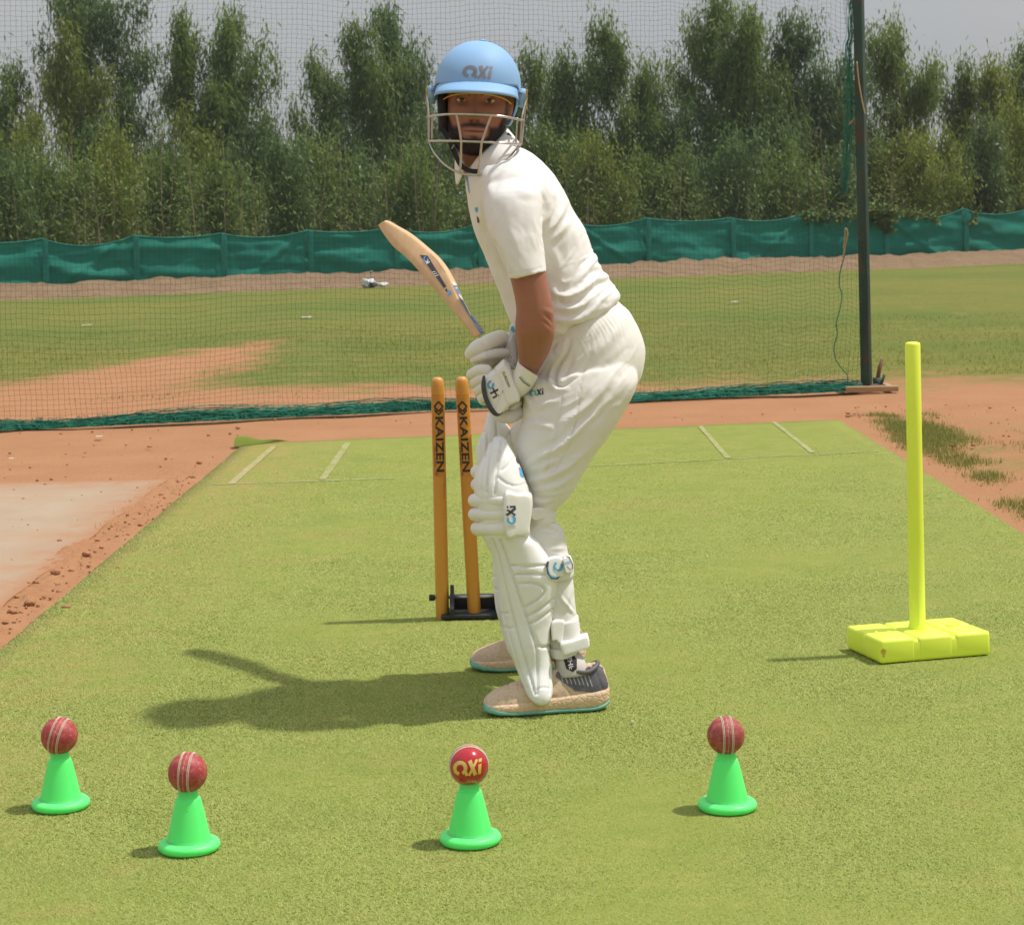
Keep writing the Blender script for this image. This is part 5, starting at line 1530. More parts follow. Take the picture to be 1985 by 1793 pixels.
    p = co[pick] + rng.normal(0, 0.0013, (len(pick), 3)); nn = no[pick]
    dn = np.array([0, 0, -1.0]); di = nn * 0.45 + dn * 0.8 + rng.normal(0, 0.35, (len(pick), 3)); di /= np.linalg.norm(di, axis=1, keepdims=True)
    sd = np.cross(di, nn); sd /= np.linalg.norm(sd, axis=1, keepdims=True) + 1e-9
    L = (0.0030 + 0.005 * np.clip(-h[pick, 2] / 0.11, 0, 1)) * rng.uniform(0.6, 1.3, len(pick))
    tri = np.stack([p - sd * 0.0003, p + sd * 0.0003, p + di * L[:, None]], 1).reshape(-1, 3)
    o = link('beard', mesh_np(tri, np.arange(len(tri)).reshape(-1, 3)), m_hair, PERSON, smooth=False); o['kind'] = 'stuff'
    bv = bvh_of(body)
    def on_face(xx, zz, off=0.0):
        a = H(xx, 0.3, zz); hit = bv.ray_cast(a, -(HM @ Vector((0, 1, 0))))
        return hit[0] + (HM @ Vector((0, 1, 0))) * off
    for s in (-1, 1):
        tr = []
        for k in range(420):
            u = random.random(); xx = s * (0.0125 + 0.040 * u); zz = 0.0140 + 0.0065 * math.sin(u * 2.2) - 0.004 * u * u + random.gauss(0, 0.0017 * (1.15 - u))
            a = on_face(xx, zz, 0.0004); ln = 0.0055 * random.uniform(0.6, 1.2)
            dr = HM @ Vector((s * (0.8 if u > 0.2 else 0.4), 0.12, 0.35 - 0.55 * u + (0.4 if u < 0.2 else 0) + random.gauss(0, 0.15))); dr.normalize()
            sdv = dr.cross(HM @ Vector((0, 1, 0))).normalized() * 0.00045
            tr += [(a - sdv)[:], (a + sdv)[:], (a + dr * ln + (HM @ Vector((0, 0.0006, 0))))[:]]
        o = link('eyebrow', mesh_np(np.array(tr), np.arange(len(tr)).reshape(-1, 3)), m_hair, PERSON, smooth=False); o['kind'] = 'stuff'
    # ---- eyes
    m_eye = pmat('white of the eye', (0.74, 0.70, 0.67), (0.78, 0.75, 0.72), 60, 0.15, coat=0.6)
    m_iris = pmat('dark brown iris', (0.045, 0.022, 0.012), (0.075, 0.038, 0.02), 400, 0.12, coat=0.8)
    m_pupil = pmat('pupil', (0.004, 0.004, 0.004), None, rough=0.08, coat=0.8)
    m_lid = pmat('eyelid skin', (0.26, 0.110, 0.060), (0.23, 0.095, 0.052), 60, 0.5)
    m_lash = pmat('lash line', (0.012, 0.008, 0.007), None, rough=0.7)
    for s in (-1, 1):
        ec = on_face(s * 0.0325, 0.0, 0.0); lc = np.array(HM.inverted() @ (ec - HO))
        cx, cy, cz = lc[0], lc[1] - 0.0012, -0.0005
        A_, B_, C_ = 0.0146, 0.0066, 0.0064
        v = ICO2_V * np.array([A_, C_, B_])
        # almond: pinch towards the corners
        v[:, 2] *= np.clip(1.05 - 0.35 * (v[:, 0] / A_) ** 2, 0.4, 1.1)
        v[:, 1] -= 0.10 * np.abs(v[:, 0]) ** 1.0 * 0.5
        eye = link('eye', mesh_np(np.array([H(cx + q[0], cy + q[1], cz + q[2])[:] for q in v]), ICO2_F), m_eye, PERSON)
        def disc(name, r, mat_, off, zoff=0.0006):
            vv, ff, n = [], [], 24
            for i in range(5):
                for k in range(n):
                    rr = r * i / 4; a = 2 * math.pi * k / n; dx, dz = rr * math.cos(a), rr * math.sin(a) + zoff
                    dy = C_ * math.sqrt(max(0, 1 - (dx / A_) ** 2 - (dz / B_) ** 2 * 0.55)) + off
                    vv.append(H(cx + dx, cy + dy, cz + dz))
            for i in range(4):
                for k in range(n): ff.append((i * n + k, i * n + (k + 1) % n, (i + 1) * n + (k + 1) % n, (i + 1) * n + k))
            link(name, mesh(vv, ff), mat_, eye)
        disc('iris', 0.0057, m_iris, 0.0004); disc('pupil', 0.0024, m_pupil, 0.0007)
        def lid(name, k0, rr, mat_, fo, sgn, dz):
            pts, rs = [], []
            for i in range(13):
                u = -1 + 2 * i / 12; xx = A_ * 1.10 * u
                zz = sgn * k0 * (1 - abs(u) ** 2.2) + dz + (0.0012 * u * s)
                yy = C_ * math.sqrt(max(0, 1 - (u * 0.93) ** 2)) * 0.86 - 0.0005 + fo
                pts.append(H(cx + xx, cy + yy, cz + zz)); rs.append(rr * (0.55 + 0.45 * (1 - u * u)))
            v, f = capsule(pts, rs, 2, 8); link(name, mesh(v, f), mat_, PERSON)
        lid('eyelid', 0.0070, 0.0027, m_lid, 0.0006, 1, 0.0004)
        lid('eyelid', 0.0062, 0.0019, m_lid, 0.0000, -1, -0.0006)
        lid('eyelash', 0.0050, 0.0009, m_lash, 0.0014, 1, 0.0003)
    return body
BODY = build_body()

# ------------------------------------------------------------------ helmet
def build_helmet():
    t = NT('sky blue helmet shell')
    c = t.mix(t.ramp(t.noise(8, 4), 0.3, 0.7), (0.235, 0.425, 0.665), (0.255, 0.445, 0.69))
    t.set(c, 0.58, 0.35); t.bump(t.noise(600, 3), 0.06, 0.0006)
    z0, rx, rf, rb, rz, ex = 0.028, 0.1045, 0.122, 0.128, 0.114, 2.08
    def rad(a, z):
        c_, s_ = math.cos(a), math.sin(a); ry = rf if c_ > 0 else rb
        r = (abs(s_ / rx) ** 2.15 + abs(c_ / ry) ** 2.15) ** (-1 / 2.15)
        k = max(0.0, 1 - (max(0, z - z0) / rz) ** ex) ** (1 / ex) if z > z0 else 1 - 1.3 * (z0 - z)
        pan = 0.013 * float(smooth01((60 - abs(math.degrees(a))) / 4)) * float(smooth01((0.128 - z) / 0.012))
        return r * k * (0.992 + pan)
    def rim(a):
        d = abs(math.degrees(a))
        return lerp(0.036, -0.004, smooth01((d - 62) / 22)) if d < 90 else lerp(-0.004, -0.060, smooth01((d - 92) / 40))
    n, m = 96, 26; V, Fc = [], []
    for j in range(m):
        v = j / m
        for i in range(n):
            a = -math.pi + 2 * math.pi * i / n; zr = float(rim(a)); zt = z0 + rz
            z = zr + (zt - zr) * math.sin(v * math.pi / 2)
            r = rad(a, z)
            # a shallow pressed step around the crown
            V.append(H(r * math.sin(a), r * math.cos(a) - 0.004, z))
    V.append(H(0, -0.004, z0 + rz)); top = len(V) - 1
    for j in range(m - 1):
        for i in range(n): Fc.append((j * n + i, j * n + (i + 1) % n, (j + 1) * n + (i + 1) % n, (j + 1) * n + i))
    for i in range(n): Fc.append(((m - 1) * n + i, (m - 1) * n + (i + 1) % n, top))
    me = fixn(mesh(V, Fc)); o = bpy.data.objects.new('tmp', me); COL.objects.link(o)
    s = o.modifiers.new('s', 'SOLIDIFY'); s.thickness = 0.006; s.offset = -1
    me2 = bpy.data.meshes.new_from_object(o.evaluated_get(bpy.context.evaluated_depsgraph_get())); bpy.data.objects.remove(o)
    hel = link('helmet', me2, t.m, PERSON)
    # peak
    V, Fc, n = [], [], 61
    for i in range(n):
        a = R(-80 + 160 * i / (n - 1)); q = abs(a) / R(80)
        zi = 0.041 - 0.020 * q ** 2; r0 = rad(a, zi) - 0.003
        e = 0.046 * max(0.0, 1 - q ** 2.6) ** 0.6 + 0.008
        prof = [(0.0, 0.004), (0.004, 0.0015), (e * 0.5, -0.007), (e * 0.93, -0.0160), (e, -0.0195), (e * 0.99, -0.0235), (e * 0.9, -0.0245), (e * 0.5, -0.017), (0.0, -0.012)]
        for de, dz in prof: V.append(H((r0 + 0.10 * de) * math.sin(a), r0 * math.cos(a) + de - 0.004, zi + dz * (1 - 0.1 * q)))
    k = len(prof)
    for i in range(n - 1):
        for j in range(k): Fc.append((i * k + j, i * k + (j + 1) % k, (i + 1) * k + (j + 1) % k, (i + 1) * k + j))
    Fc += [tuple(range(k)), tuple((n - 1) * k + j for j in range(k))[::-1]]
    link('peak', fixn(mesh(V, Fc)), t.m, hel)
    # yellow edging under the peak and at the grille mounts
    pts = [H(0.088 * math.sin(R(a)), 0.108 * math.cos(R(a)) - 0.002, 0.0165 - 0.022 * (a / 70) ** 2) for a in range(-70, 71, 5)]
    MB().tube(pts, 0.0016, 6).build('liner_edge', m_yellow, hel)
    for s in (-1, 1):
        # side mount of the grille
        v, f = pillow([(0, 0), (1, 0), (1, 1), (0, 1)], 1, 1) if False else (None, None)
        mb = MB()
        prof = [(0.012, 0.032), (0.045, 0.030), (0.048, 0.016), (0.034, -0.010), (0.020, -0.014), (0.010, 0.004)]
        a_ = [H(s * 0.098, y, z) for y, z in prof]; b_ = [H(s * 0.1165, y, z) for y, z in prof]; kk = len(prof)
        mb.add(a_ + b_, [tuple(range(kk)), tuple(range(2 * kk - 1, kk - 1, -1))] + [(i, i + kk, (i + 1) % kk + kk, (i + 1) % kk) for i in range(kk)])
        me = fixn(mb.mesh()); bm = bmesh.new(); bm.from_mesh(me); bmesh.ops.bevel(bm, geom=bm.edges[:], offset=0.002, segments=2, affect='EDGES'); bm.to_mesh(me); bm.free()
        link('grille_mount', me, t.m, hel)
        mb = MB(); a_ = [H(s * 0.1175, y, z) for y, z in ((0.018, 0.031), (0.040, 0.031), (0.036, -0.012), (0.024, -0.016))]; b_ = [H(s * 0.1200, y, z) for y, z in ((0.018, 0.031), (0.040, 0.031), (0.036, -0.012), (0.024, -0.016))]
        mb.add(a_ + b_, [(0, 1, 2, 3), (7, 6, 5, 4), (0, 4, 5, 1), (1, 5, 6, 2), (2, 6, 7, 3), (3, 7, 4, 0)])
        link('mount_tab', fixn(mb.mesh()), m_yellow, hel, smooth=False)
        MB().tube([H(s * 0.104, 0.047, 0.021), H(s * 0.104, 0.0505, 0.021)], 0.0042, 10).build('mount_bolt', m_silver, hel)
        # black cheek and ear padding
        rows = [(0.012, -0.055, 0.052), (-0.015, -0.055, 0.050), (-0.040, -0.045, 0.046), (-0.062, -0.020, 0.042), (-0.078, 0.008, 0.036)]
        V, Fc = [], []
        for z, ya, yb in rows:
            xo = 0.0965 - 0.10 * max(0, -z) ; xi = xo - 0.017 - (0.003 if z < -.05 else 0)
            for xx, yy in ((xo - 0.004, ya), (xo, (ya + yb) / 2), (xo - 0.008, yb), (xi - 0.006, yb - 0.002), (xi, (ya + yb) / 2), (xi, ya)): V.append(H(s * xx, yy, z))
        for i in range(4):
            for j in range(6): Fc.append((i * 6 + j, i * 6 + (j + 1) % 6, (i + 1) * 6 + (j + 1) % 6, (i + 1) * 6 + j))
        Fc += [tuple(range(6)), tuple(24 + j for j in range(6))]
        if s < 0: link('ear_pad', fixn(mesh(V, Fc)), m_black, hel)
        else:
            V2 = [H(0.086 + (0.008 if k % 6 < 3 else 0), -0.065 + 0.012 * (k % 3), [0.02, 0.0, -0.02, -0.035, -0.045][k // 6]) for k in range(30)]
            link('ear_pad', fixn(mesh(V2, Fc)), m_black, hel)
    # chin strap
    def ribbon(name, pts, w, mat_):
        pts = curve3(pts, 5); V, Fc = [], []
        for i, p in enumerate(pts):
            d = (pts[min(i + 1, len(pts) - 1)] - pts[max(i - 1, 0)]).normalized(); f = HM @ Vector((0, 1, 0)); sd = d.cross(f).normalized() * w / 2; fn = sd.cross(d).normalized() * 0.0012
            V += [p + sd + fn, p - sd + fn, p - sd - fn, p + sd - fn]
        for i in range(len(pts) - 1):
            for j in range(4): Fc.append((i * 4 + j, i * 4 + (j + 1) % 4, (i + 1) * 4 + (j + 1) % 4, (i + 1) * 4 + j))
        Fc += [(0, 1, 2, 3), tuple(len(V) - 4 + j for j in (3, 2, 1, 0))]
        return link(name, fixn(mesh(V, Fc)), mat_, hel, smooth=False)
    ribbon('chin_strap', [H(-0.079, 0.045, -0.070), H(-0.058, 0.066, -0.100), H(-0.044, 0.080, -0.128), H(-0.030, 0.092, -0.152), H(-0.012, 0.096, -0.164), H(0.012, 0.094, -0.166), H(0.024, 0.086, -0.155), H(0.034, 0.074, -0.130), H(0.055, 0.055, -0.105), H(0.082, 0.028, -0.078)], 0.011, m_black)
    for a, b in ((0.30, 0.33), (0.36, 0.40)):
        p = H(-0.060 + 0.010 * (a > .33), 0.0675 + 0.007 * (a > .33), -0.097 - 0.014 * (a > .33))
        MB().box(p + HM @ Vector((0, 0.003, 0)), (0.004, 0.003, 0.012), HM @ Matrix.Rotation(R(28), 3, 'Y')).build('strap_buckle', m_silver, hel, smooth=False)
    MB().lathe([(0.0095, 0), (0.009, 0.0025), (0.004, 0.0045)], 20).build('vent_button', t.m, hel, local=True)
    vb = hel.children[-1]; vb.matrix_parent_inverse = Matrix.Identity(4); vb.matrix_basis = Matrix.Translation(H(0.008, -0.004, z0 + rz - 0.001)) @ HM.to_4x4() if HM.determinant() > 0 else Matrix.Translation(H(0.008, -0.004, z0 + rz - 0.001)) @ Matrix.Rotation(R(4), 4, 'Y')
    # steel grille
    m_st = pmat('brushed steel bars', (0.50, 0.47, 0.42), (0.58, 0.55, 0.50), 120, 0.28, metal=0.85)
    gr = MB()
    def bar(pts, r=0.0028): gr.tube(curve3([H(*p) for p in pts], 6), r, 8)
    def hoop(zc, zs, w, yf, yb, nn=17):
        out = []
        for i in range(nn):
            a = R(-90 + 180 * i / (nn - 1)); sx = sgnpow(np.array(math.sin(a)), 0.72); cy = sgnpow(np.array(math.cos(a)), 0.72)
            out.append((w * float(sx), yb + (yf - yb) * float(cy), zc + (zs - zc) * abs(float(sx)) ** 3))
        return out
    bar(hoop(-0.0330, -0.0440, 0.1130, 0.146, 0.022)); bar(hoop(-0.0960, -0.1000, 0.1100, 0.140, 0.030))
    bar([(-0.110, 0.035, -0.100), (-0.104, 0.058, -0.110), (-0.090, 0.083, -0.130), (-0.064, 0.104, -0.154), (-0.028, 0.117, -0.171), (0.015, 0.118, -0.174), (0.058, 0.105, -0.158), (0.086, 0.083, -0.134), (0.102, 0.058, -0.112), (0.109, 0.035, -0.100)])
    bar([(-0.041, 0.143, -0.0330), (-0.034, 0.142, -0.062), (-0.0275, 0.1395, -0.0960)]); bar([(-0.0275, 0.1395, -0.0960), (-0.0275, 0.130, -0.135), (-0.0285, 0.118, -0.173)])
    bar([(0.041, 0.143, -0.0330), (0.031, 0.142, -0.062), (0.0200, 0.140, -0.0960)]); bar([(0.0200, 0.140, -0.0960), (0.0170, 0.131, -0.135), (0.0140, 0.119, -0.175)])
    for s in (-1, 1):
        bar([(s * 0.1185, 0.028, 0.010), (s * 0.1150, 0.026, -0.020), (s * 0.1130, 0.022, -0.050), (s * 0.1100, 0.030, -0.100)])
        bar([(s * 0.1185, 0.032, 0.010), (s * 0.1120, 0.050, -0.020), (s * 0.1090, 0.060, -0.042), (s * 0.1075, 0.060, -0.100)])
        bar([(s * 0.0995, 0.095, -0.037), (s * 0.0985, 0.095, -0.098)], 0.0022)
    gr.build('grille', m_st, hel)
    # mark on the front
    bv = bvh_of(hel)
    decal_px('ring_letter', [mark_px(MARK_O, (929, 140.5), 24.5, 2.5, 1.20)], bv, m_silver, hel, 4.83)
    decal_px('letters', [mark_px(MARK_XI, (929, 140.5), 24.5, 2.5, 1.20)], bv, m_silver, hel, 4.83)
build_helmet()
# ------------------------------------------------------------------ shirt
def build_shirt():
    tor = [(1014, 676, 1190, 592, 4.97, 0.150), (1006, 668, 1200, 580, 4.97, 0.162), (1000, 650, 1203, 570, 4.97, 0.168), (989, 622, 1194, 557, 4.97, 0.165), (974, 585, 1182, 540, 4.97, 0.160), (957, 542, 1163, 513, 4.97, 0.160),
           (940, 497, 1147, 481, 4.97, 0.165), (921, 455, 1135, 447, 4.965, 0.175), (910, 415, 1115, 412, 4.96, 0.185), (905, 375, 1096, 372, 4.96, 0.190), (903, 350, 1076, 341, 4.96, 0.180), (908, 330, 1049, 312, 4.955, 0.140), (914, 318, 1018, 290, 4.955, 0.090), (918, 306, 1000, 284, 4.955, 0.075)]
    slv = [(952, 338, 1045, 332, 4.87, 0.060), (938, 372, 1053, 370, 4.805, 0.075), (940, 415, 1056, 414, 4.780, 0.072), (951, 460, 1055, 457, 4.765, 0.068), (967, 500, 1057, 494, 4.755, 0.066), (979, 527, 1059.5, 517, 4.748, 0.064), (985.5, 541, 1060.5, 527, 4.745, 0.062)]
    fsl = [(950, 345, 1040, 338, 5.04, 0.06), (945, 385, 1052, 380, 5.10, 0.075), (965, 440, 1060, 435, 5.125, 0.072), (985, 500, 1070, 495, 5.13, 0.066), (995, 535, 1072, 530, 5.135, 0.062)]
    me = remeshed([loft_rows(tor, 4, 48, 2.15), loft_rows(slv, 4, 36), loft_rows(fsl, 3, 30)], 0.0042, 5, 0.5)
    SMALL = []
    for k in range(34):                                            # small creases of the lower back and flank
        px = random.uniform(1075, 1180); py = random.uniform(470, 640)
        SMALL.append((px, py, R(-32 + random.gauss(0, 14)), random.uniform(18, 52), random.gauss(0, 3), random.choice([-1, 1]) * random.uniform(0.0010, 0.0024), random.uniform(2.0, 3.6)))
    for k in range(14):                                            # hanging lines of chest and sleeve
        px = random.uniform(945, 1040); py = random.uniform(380, 520)
        SMALL.append((px, py, R(70 + random.gauss(0, 14)), random.uniform(24, 60), random.gauss(0, 3), random.choice([-1, 1]) * random.uniform(0.0006, 0.0014), random.uniform(2.4, 4.5)))
    relief(me, [
        # armhole and sleeve seams
        ([(1048, 372), (1058, 390), (1056, 415), (1053, 440), (1054, 462)], -0.006, 3.5), ([(958, 470), (968, 494), (978, 520), (986, 545)], -0.010, 5), ([(938, 372), (935, 400), (938, 432), (946, 452), (958, 472)], -0.004, 3.5),
        ([(982, 531), (1020, 528), (1059, 516)], -0.0018, 1.6),
        # pulls from the armpit over the back
        ([(1057, 436), (1066, 420), (1072, 396)], 0.006, 5), ([(1058, 452), (1076, 436), (1090, 410), (1096, 390)], 0.006, 6), ([(1060, 470), (1084, 452), (1102, 428)], 0.004, 6), ([(1066, 400), (1071, 382), (1068, 362)], 0.004, 5),
        ([(1064, 480), (1078, 500), (1082, 530)], 0.003, 7), ([(1100, 440), (1100, 480), (1092, 520)], 0.0035, 8), ([(1118, 450), (1120, 490), (1110, 530)], 0.003, 8),
        # rolls gathered at the waist
        ([(1068, 560), (1082, 574), (1106, 575), (1130, 562), (1150, 544), (1176, 530)], 0.011, 7), ([(1122, 550), (1134, 528), (1150, 506), (1158, 490)], 0.008, 6), ([(1078, 592), (1100, 600), (1126, 594), (1150, 576), (1184, 546)], 0.009, 7),
        ([(1078, 622), (1110, 622), (1140, 608), (1164, 584), (1194, 560)], 0.011, 7), ([(1072, 640), (1100, 648), (1130, 638), (1154, 613), (1180, 592), (1202, 572)], 0.008, 6), ([(1090, 575), (1084, 580), (1092, 588), (1104, 586)], -0.006, 4),
        ([(1150, 520), (1160, 518), (1166, 512)], 0.008, 5), ([(1160, 545), (1172, 540), (1180, 534)], 0.008, 5), ([(1075, 655), (1095, 662), (1130, 645)], 0.006, 6),
        # chest
        ([(928, 432), (942, 456), (962, 486)], -0.005, 3), ([(936, 462), (952, 488), (968, 516)], 0.003, 5), ([(944, 500), (958, 530), (974, 566), (988, 600)], 0.0025, 6), ([(922, 420), (930, 450), (946, 482)], 0.0025, 6),
        ([(934, 352), (932, 380), (937, 420), (940, 440)], -0.003, 2.5), ([(912, 345), (916, 380), (922, 420)], -0.0015, 1.5),
        ([(960, 340), (950, 356), (944, 372)], 0.003, 6), ([(985, 300), (972, 318), (955, 330)], 0.0035, 4), ([(996, 306), (980, 326), (962, 340)], 0.003, 4), ([(975, 296), (962, 310), (948, 322)], -0.003, 3),
        *[([(px, py), (px + l * .5 * math.cos(an), py + l * .5 * math.sin(an) + bo), (px + l * math.cos(an), py + l * math.sin(an))], am, w_) for px, py, an, l, bo, am, w_ in SMALL],
        ([(990, 440), (1000, 470), (1004, 500)], 0.0025, 9), ([(1030, 400), (1036, 440), (1036, 480)], 0.002, 9), ([(1000, 360), (1020, 372), (1046, 376)], 0.0025, 8)])
    ripple(me, 0.0028, 9, 2.0); ripple(me, 0.0009, 30, 1.0, (1, 1, 0.6))
    sh = link('shirt', me, m_shirt, PERSON)
    # collar: folded leaves standing round the neck
    def leaf(name, rows, th=0.004):
        V, Fc = [], []; n = len(rows[0])
        for r in rows:
            for (px, py, Y) in r: V.append(P(px, py, Y))
        m = len(rows)
        for i in range(m - 1):
            for k in range(n - 1): Fc.append((i * n + k, i * n + k + 1, (i + 1) * n + k + 1, (i + 1) * n + k))
        me = mesh(V, Fc); o = bpy.data.objects.new('tmp', me); COL.objects.link(o)
        sb = o.modifiers.new('b', 'SUBSURF'); sb.levels = 2
        s = o.modifiers.new('s', 'SOLIDIFY'); s.thickness = th; s.offset = 0
        me2 = bpy.data.meshes.new_from_object(o.evaluated_get(bpy.context.evaluated_depsgraph_get())); bpy.data.objects.remove(o)
        return link(name, me2, m_shirt, sh)
    leaf('collar', [[(884, 300, 4.93), (891, 303, 4.915), (897, 308, 4.90)], [(882, 318, 4.93), (889, 320, 4.91), (899, 324, 4.89)], [(883, 338, 4.93), (889, 340, 4.91), (897, 338, 4.89)], [(885, 359, 4.93), (887, 358, 4.92), (891, 350, 4.905)]])
    leaf('collar', [[(913, 328, 4.875), (918, 331, 4.87), (922, 336, 4.865)], [(917, 318, 4.865), (928, 324, 4.85), (938, 338, 4.84)], [(926, 306, 4.855), (944, 314, 4.835), (962, 326, 4.825)], [(942, 288, 4.855), (962, 294, 4.835), (984, 306, 4.825)], [(968, 268, 4.88), (986, 274, 4.87), (1003, 284, 4.865)], [(986, 240, 4.94), (996, 256, 4.93), (1008, 276, 4.93)], [(975, 262, 5.02), (990, 272, 5.03), (1004, 286, 5.03)]])
    leaf('collar', [[(890, 300, 4.96), (884, 304, 4.96), (880, 310, 4.96)], [(900, 286, 5.02), (896, 290, 5.03), (892, 300, 5.04)], [(950, 262, 5.06), (950, 270, 5.07), (950, 284, 5.08)], [(984, 256, 5.03), (990, 266, 5.03), (998, 280, 5.03)]])
    # placket edge and buttons, small chest emblem
    bv = bvh_of(sh)
    decal_px('placket_trim', [[(901, 336), (905, 335), (908, 352), (911, 375), (909.5, 375), (905, 352)]], bv, m_blue, sh, 4.85)
    decal_px('button_loop', [[(895, 338), (905, 335), (907, 341), (903, 346), (895, 343)]], bv, m_blue, sh, 4.85, 0.003)
    decal_px('chest_emblem', [[(921, 402), (927, 403), (926.5, 409), (924, 413), (921, 408)]], bv, m_blue, sh, 4.85)
    decal_px('chest_emblem', [[(924.5, 419), (928.5, 423), (930, 432), (926, 432), (925, 425)]], bv, m_grey, sh, 4.85)
build_shirt()

# ------------------------------------------------------------------ trousers
def build_trousers():
    hip = [(1016, 664, 1198, 584, 4.97, 0.150), (1016, 690, 1226, 614, 4.97, 0.160), (1017, 725, 1249, 670, 4.97, 0.168), (1015, 765, 1245, 722, 4.97, 0.165), (1022, 800, 1224, 768, 4.97, 0.155), (1040, 835, 1196, 812, 4.97, 0.12)]
    nl = [(1022, 735, 1225, 700, 4.89, 0.10), (1014, 772, 1237, 738, 4.87, 0.100), (1012, 806, 1217, 784, 4.86, 0.098), (1005, 846, 1188, 833, 4.85, 0.094), (1000, 880, 1156, 879, 4.845, 0.088), (1010, 915, 1133, 915, 4.84, 0.080), (1020, 945, 1112, 951, 4.835, 0.070),
          (1010, 966, 1090, 976, 4.835, 0.062), (995, 990, 1075, 992, 4.83, 0.056), (992, 1010, 1077, 1008, 4.83, 0.056), (994, 1030, 1093, 1028, 4.825, 0.058), (998, 1060, 1099, 1057, 4.82, 0.058), (1008, 1090, 1107, 1088, 4.82, 0.056), (1018, 1120, 1111, 1117, 4.815, 0.053),
          (1040, 1180, 1117, 1180, 4.81, 0.048), (1054, 1235, 1122, 1236, 4.805, 0.046), (1066, 1262, 1118, 1262, 4.80, 0.044)]
    fl = [(1050, 735, 1220, 705, 5.05, 0.10), (1010, 800, 1180, 790, 5.08, 0.095), (975, 860, 1120, 860, 5.12, 0.088), (956, 920, 1070, 925, 5.14, 0.075), (965, 970, 1045, 975, 5.15, 0.06), (985, 1050, 1055, 1050, 5.16, 0.055), (1010, 1150, 1070, 1150, 5.18, 0.048), (1030, 1225, 1085, 1225, 5.19, 0.045)]
    me = remeshed([loft_rows(hip, 4, 48, 2.2), loft_rows(nl, 4, 40), loft_rows(fl, 3, 30)], 0.0042, 5, 0.5)
    items = [
        # side panel seams
        ([(1134, 700), (1126, 740), (1117, 810), (1101, 864), (1076, 914)], -0.0022, 1.8), ([(1090, 765), (1087, 795), (1078, 824), (1066, 850)], -0.0022, 1.8), ([(1140, 640), (1146, 670), (1140, 700), (1133, 722)], -0.002, 1.6),
        # open pocket
        ([(1106, 660), (1099, 684), (1081, 712), (1075, 734), (1081, 746), (1098, 744), (1134, 718)], -0.010, 3.2), ([(1098, 658), (1090, 684), (1071, 712), (1066, 738), (1078, 755), (1100, 754)], 0.006, 4), ([(1112, 690), (1100, 716), (1090, 736)], -0.006, 6),
        ([(1096, 662), (1074, 690), (1052, 722), (1036, 740)], 0.006, 5), ([(1080, 664), (1070, 680), (1075, 690)], -0.006, 3.5), ([(1038, 748), (1050, 744), (1076, 748)], 0.004, 4), ([(1018, 756), (1022, 776), (1030, 792)], 0.005, 4), ([(1030, 745), (1024, 760), (1032, 772)], -0.004, 3),
        # pulls across the thigh
        ([(1090, 820), (1115, 806), (1150, 778), (1186, 738)], 0.0065, 7), ([(1022, 800), (1050, 786), (1080, 778)], 0.005, 5), ([(1010, 830), (1036, 822), (1070, 830)], 0.005, 5), ([(1018, 908), (1052, 884), (1092, 862), (1136, 824)], 0.0065, 7), ([(1100, 850), (1140, 815), (1176, 772)], 0.005, 6),
        ([(1024, 934), (1068, 922), (1114, 896), (1152, 856)], 0.007, 7), ([(1156, 764), (1196, 718), (1220, 694)], 0.0055, 9), ([(1030, 950), (1070, 946), (1106, 926), (1128, 902)], 0.005, 6), ([(1022, 918), (1046, 905), (1080, 895)], 0.004, 5), ([(1150, 690), (1180, 660), (1200, 630)], 0.004, 9),
        ([(1034, 972), (1052, 974), (1074, 968)], 0.005, 4), ([(1170, 790), (1196, 752), (1226, 712)], 0.004, 8), ([(1075, 880), (1062, 900), (1040, 915)], 0.004, 5), ([(1050, 960), (1080, 958), (1100, 945)], 0.004, 4),
        # lower leg
        ([(1034, 1020), (1060, 1016), (1084, 1026)], 0.005, 4), ([(1040, 1048), (1070, 1046), (1092, 1040)], 0.004, 5), ([(1060, 1066), (1080, 1064), (1098, 1062)], 0.003, 4), ([(1083, 1150), (1096, 1170), (1114, 1190)], 0.004, 3), ([(1088, 1190), (1100, 1165), (1108, 1140)], 0.003, 4)]
    for k in range(15):                                            # elastic gathers under the waist
        u = k / 14; a = (lerp(1206, 1118, u), lerp(588, 650, u)); l = 34 + 16 * random.random()
        items.append(([a, (a[0] + 0.34 * l, a[1] + 0.5 * l), (a[0] + 0.50 * l, a[1] + 1.0 * l)], 0.0015, 2.4))
    for k in range(46):                                            # small drag lines across the thigh and seat
        px, py = random.uniform(1020, 1215), random.uniform(690, 960)
        an = R(-40 + random.gauss(0, 10) + (py - 800) * 0.06); l = random.uniform(22, 60)
        items.append(([(px, py), (px + l * .5 * math.cos(an), py + l * .5 * math.sin(an) + random.gauss(0, 2)), (px + l * math.cos(an), py + l * math.sin(an))], random.choice([-1, 1]) * random.uniform(0.0006, 0.0014), random.uniform(2.4, 4.5)))
    for k in range(16):
        px, py = random.uniform(1030, 1080), random.uniform(1015, 1190); an = R(random.gauss(-12, 22)); l = random.uniform(20, 46)
        items.append(([(px, py), (px + l * .5 * math.cos(an), py + l * .5 * math.sin(an) + random.gauss(0, 2)), (px + l * math.cos(an), py + l * math.sin(an))], random.uniform(0.0012, 0.0024), random.uniform(2.0, 3.6)))
    relief(me, items, 0.4)
    ripple(me, 0.0020, 7, 7.0); ripple(me, 0.0007, 32, 3.0, (1, 1, 0.6))
    tr = link('trousers', me, m_trouser, PERSON)
    bv = bvh_of(tr)
    decal_px('ring_letter', [mark_px(MARK_O, (1042, 761), 11.5, -9, 1.25)], bv, m_teal, tr, 4.75)
    decal_px('letters', [mark_px(MARK_XI, (1042, 761), 11.5, -9, 1.25)], bv, m_grey, tr, 4.75)
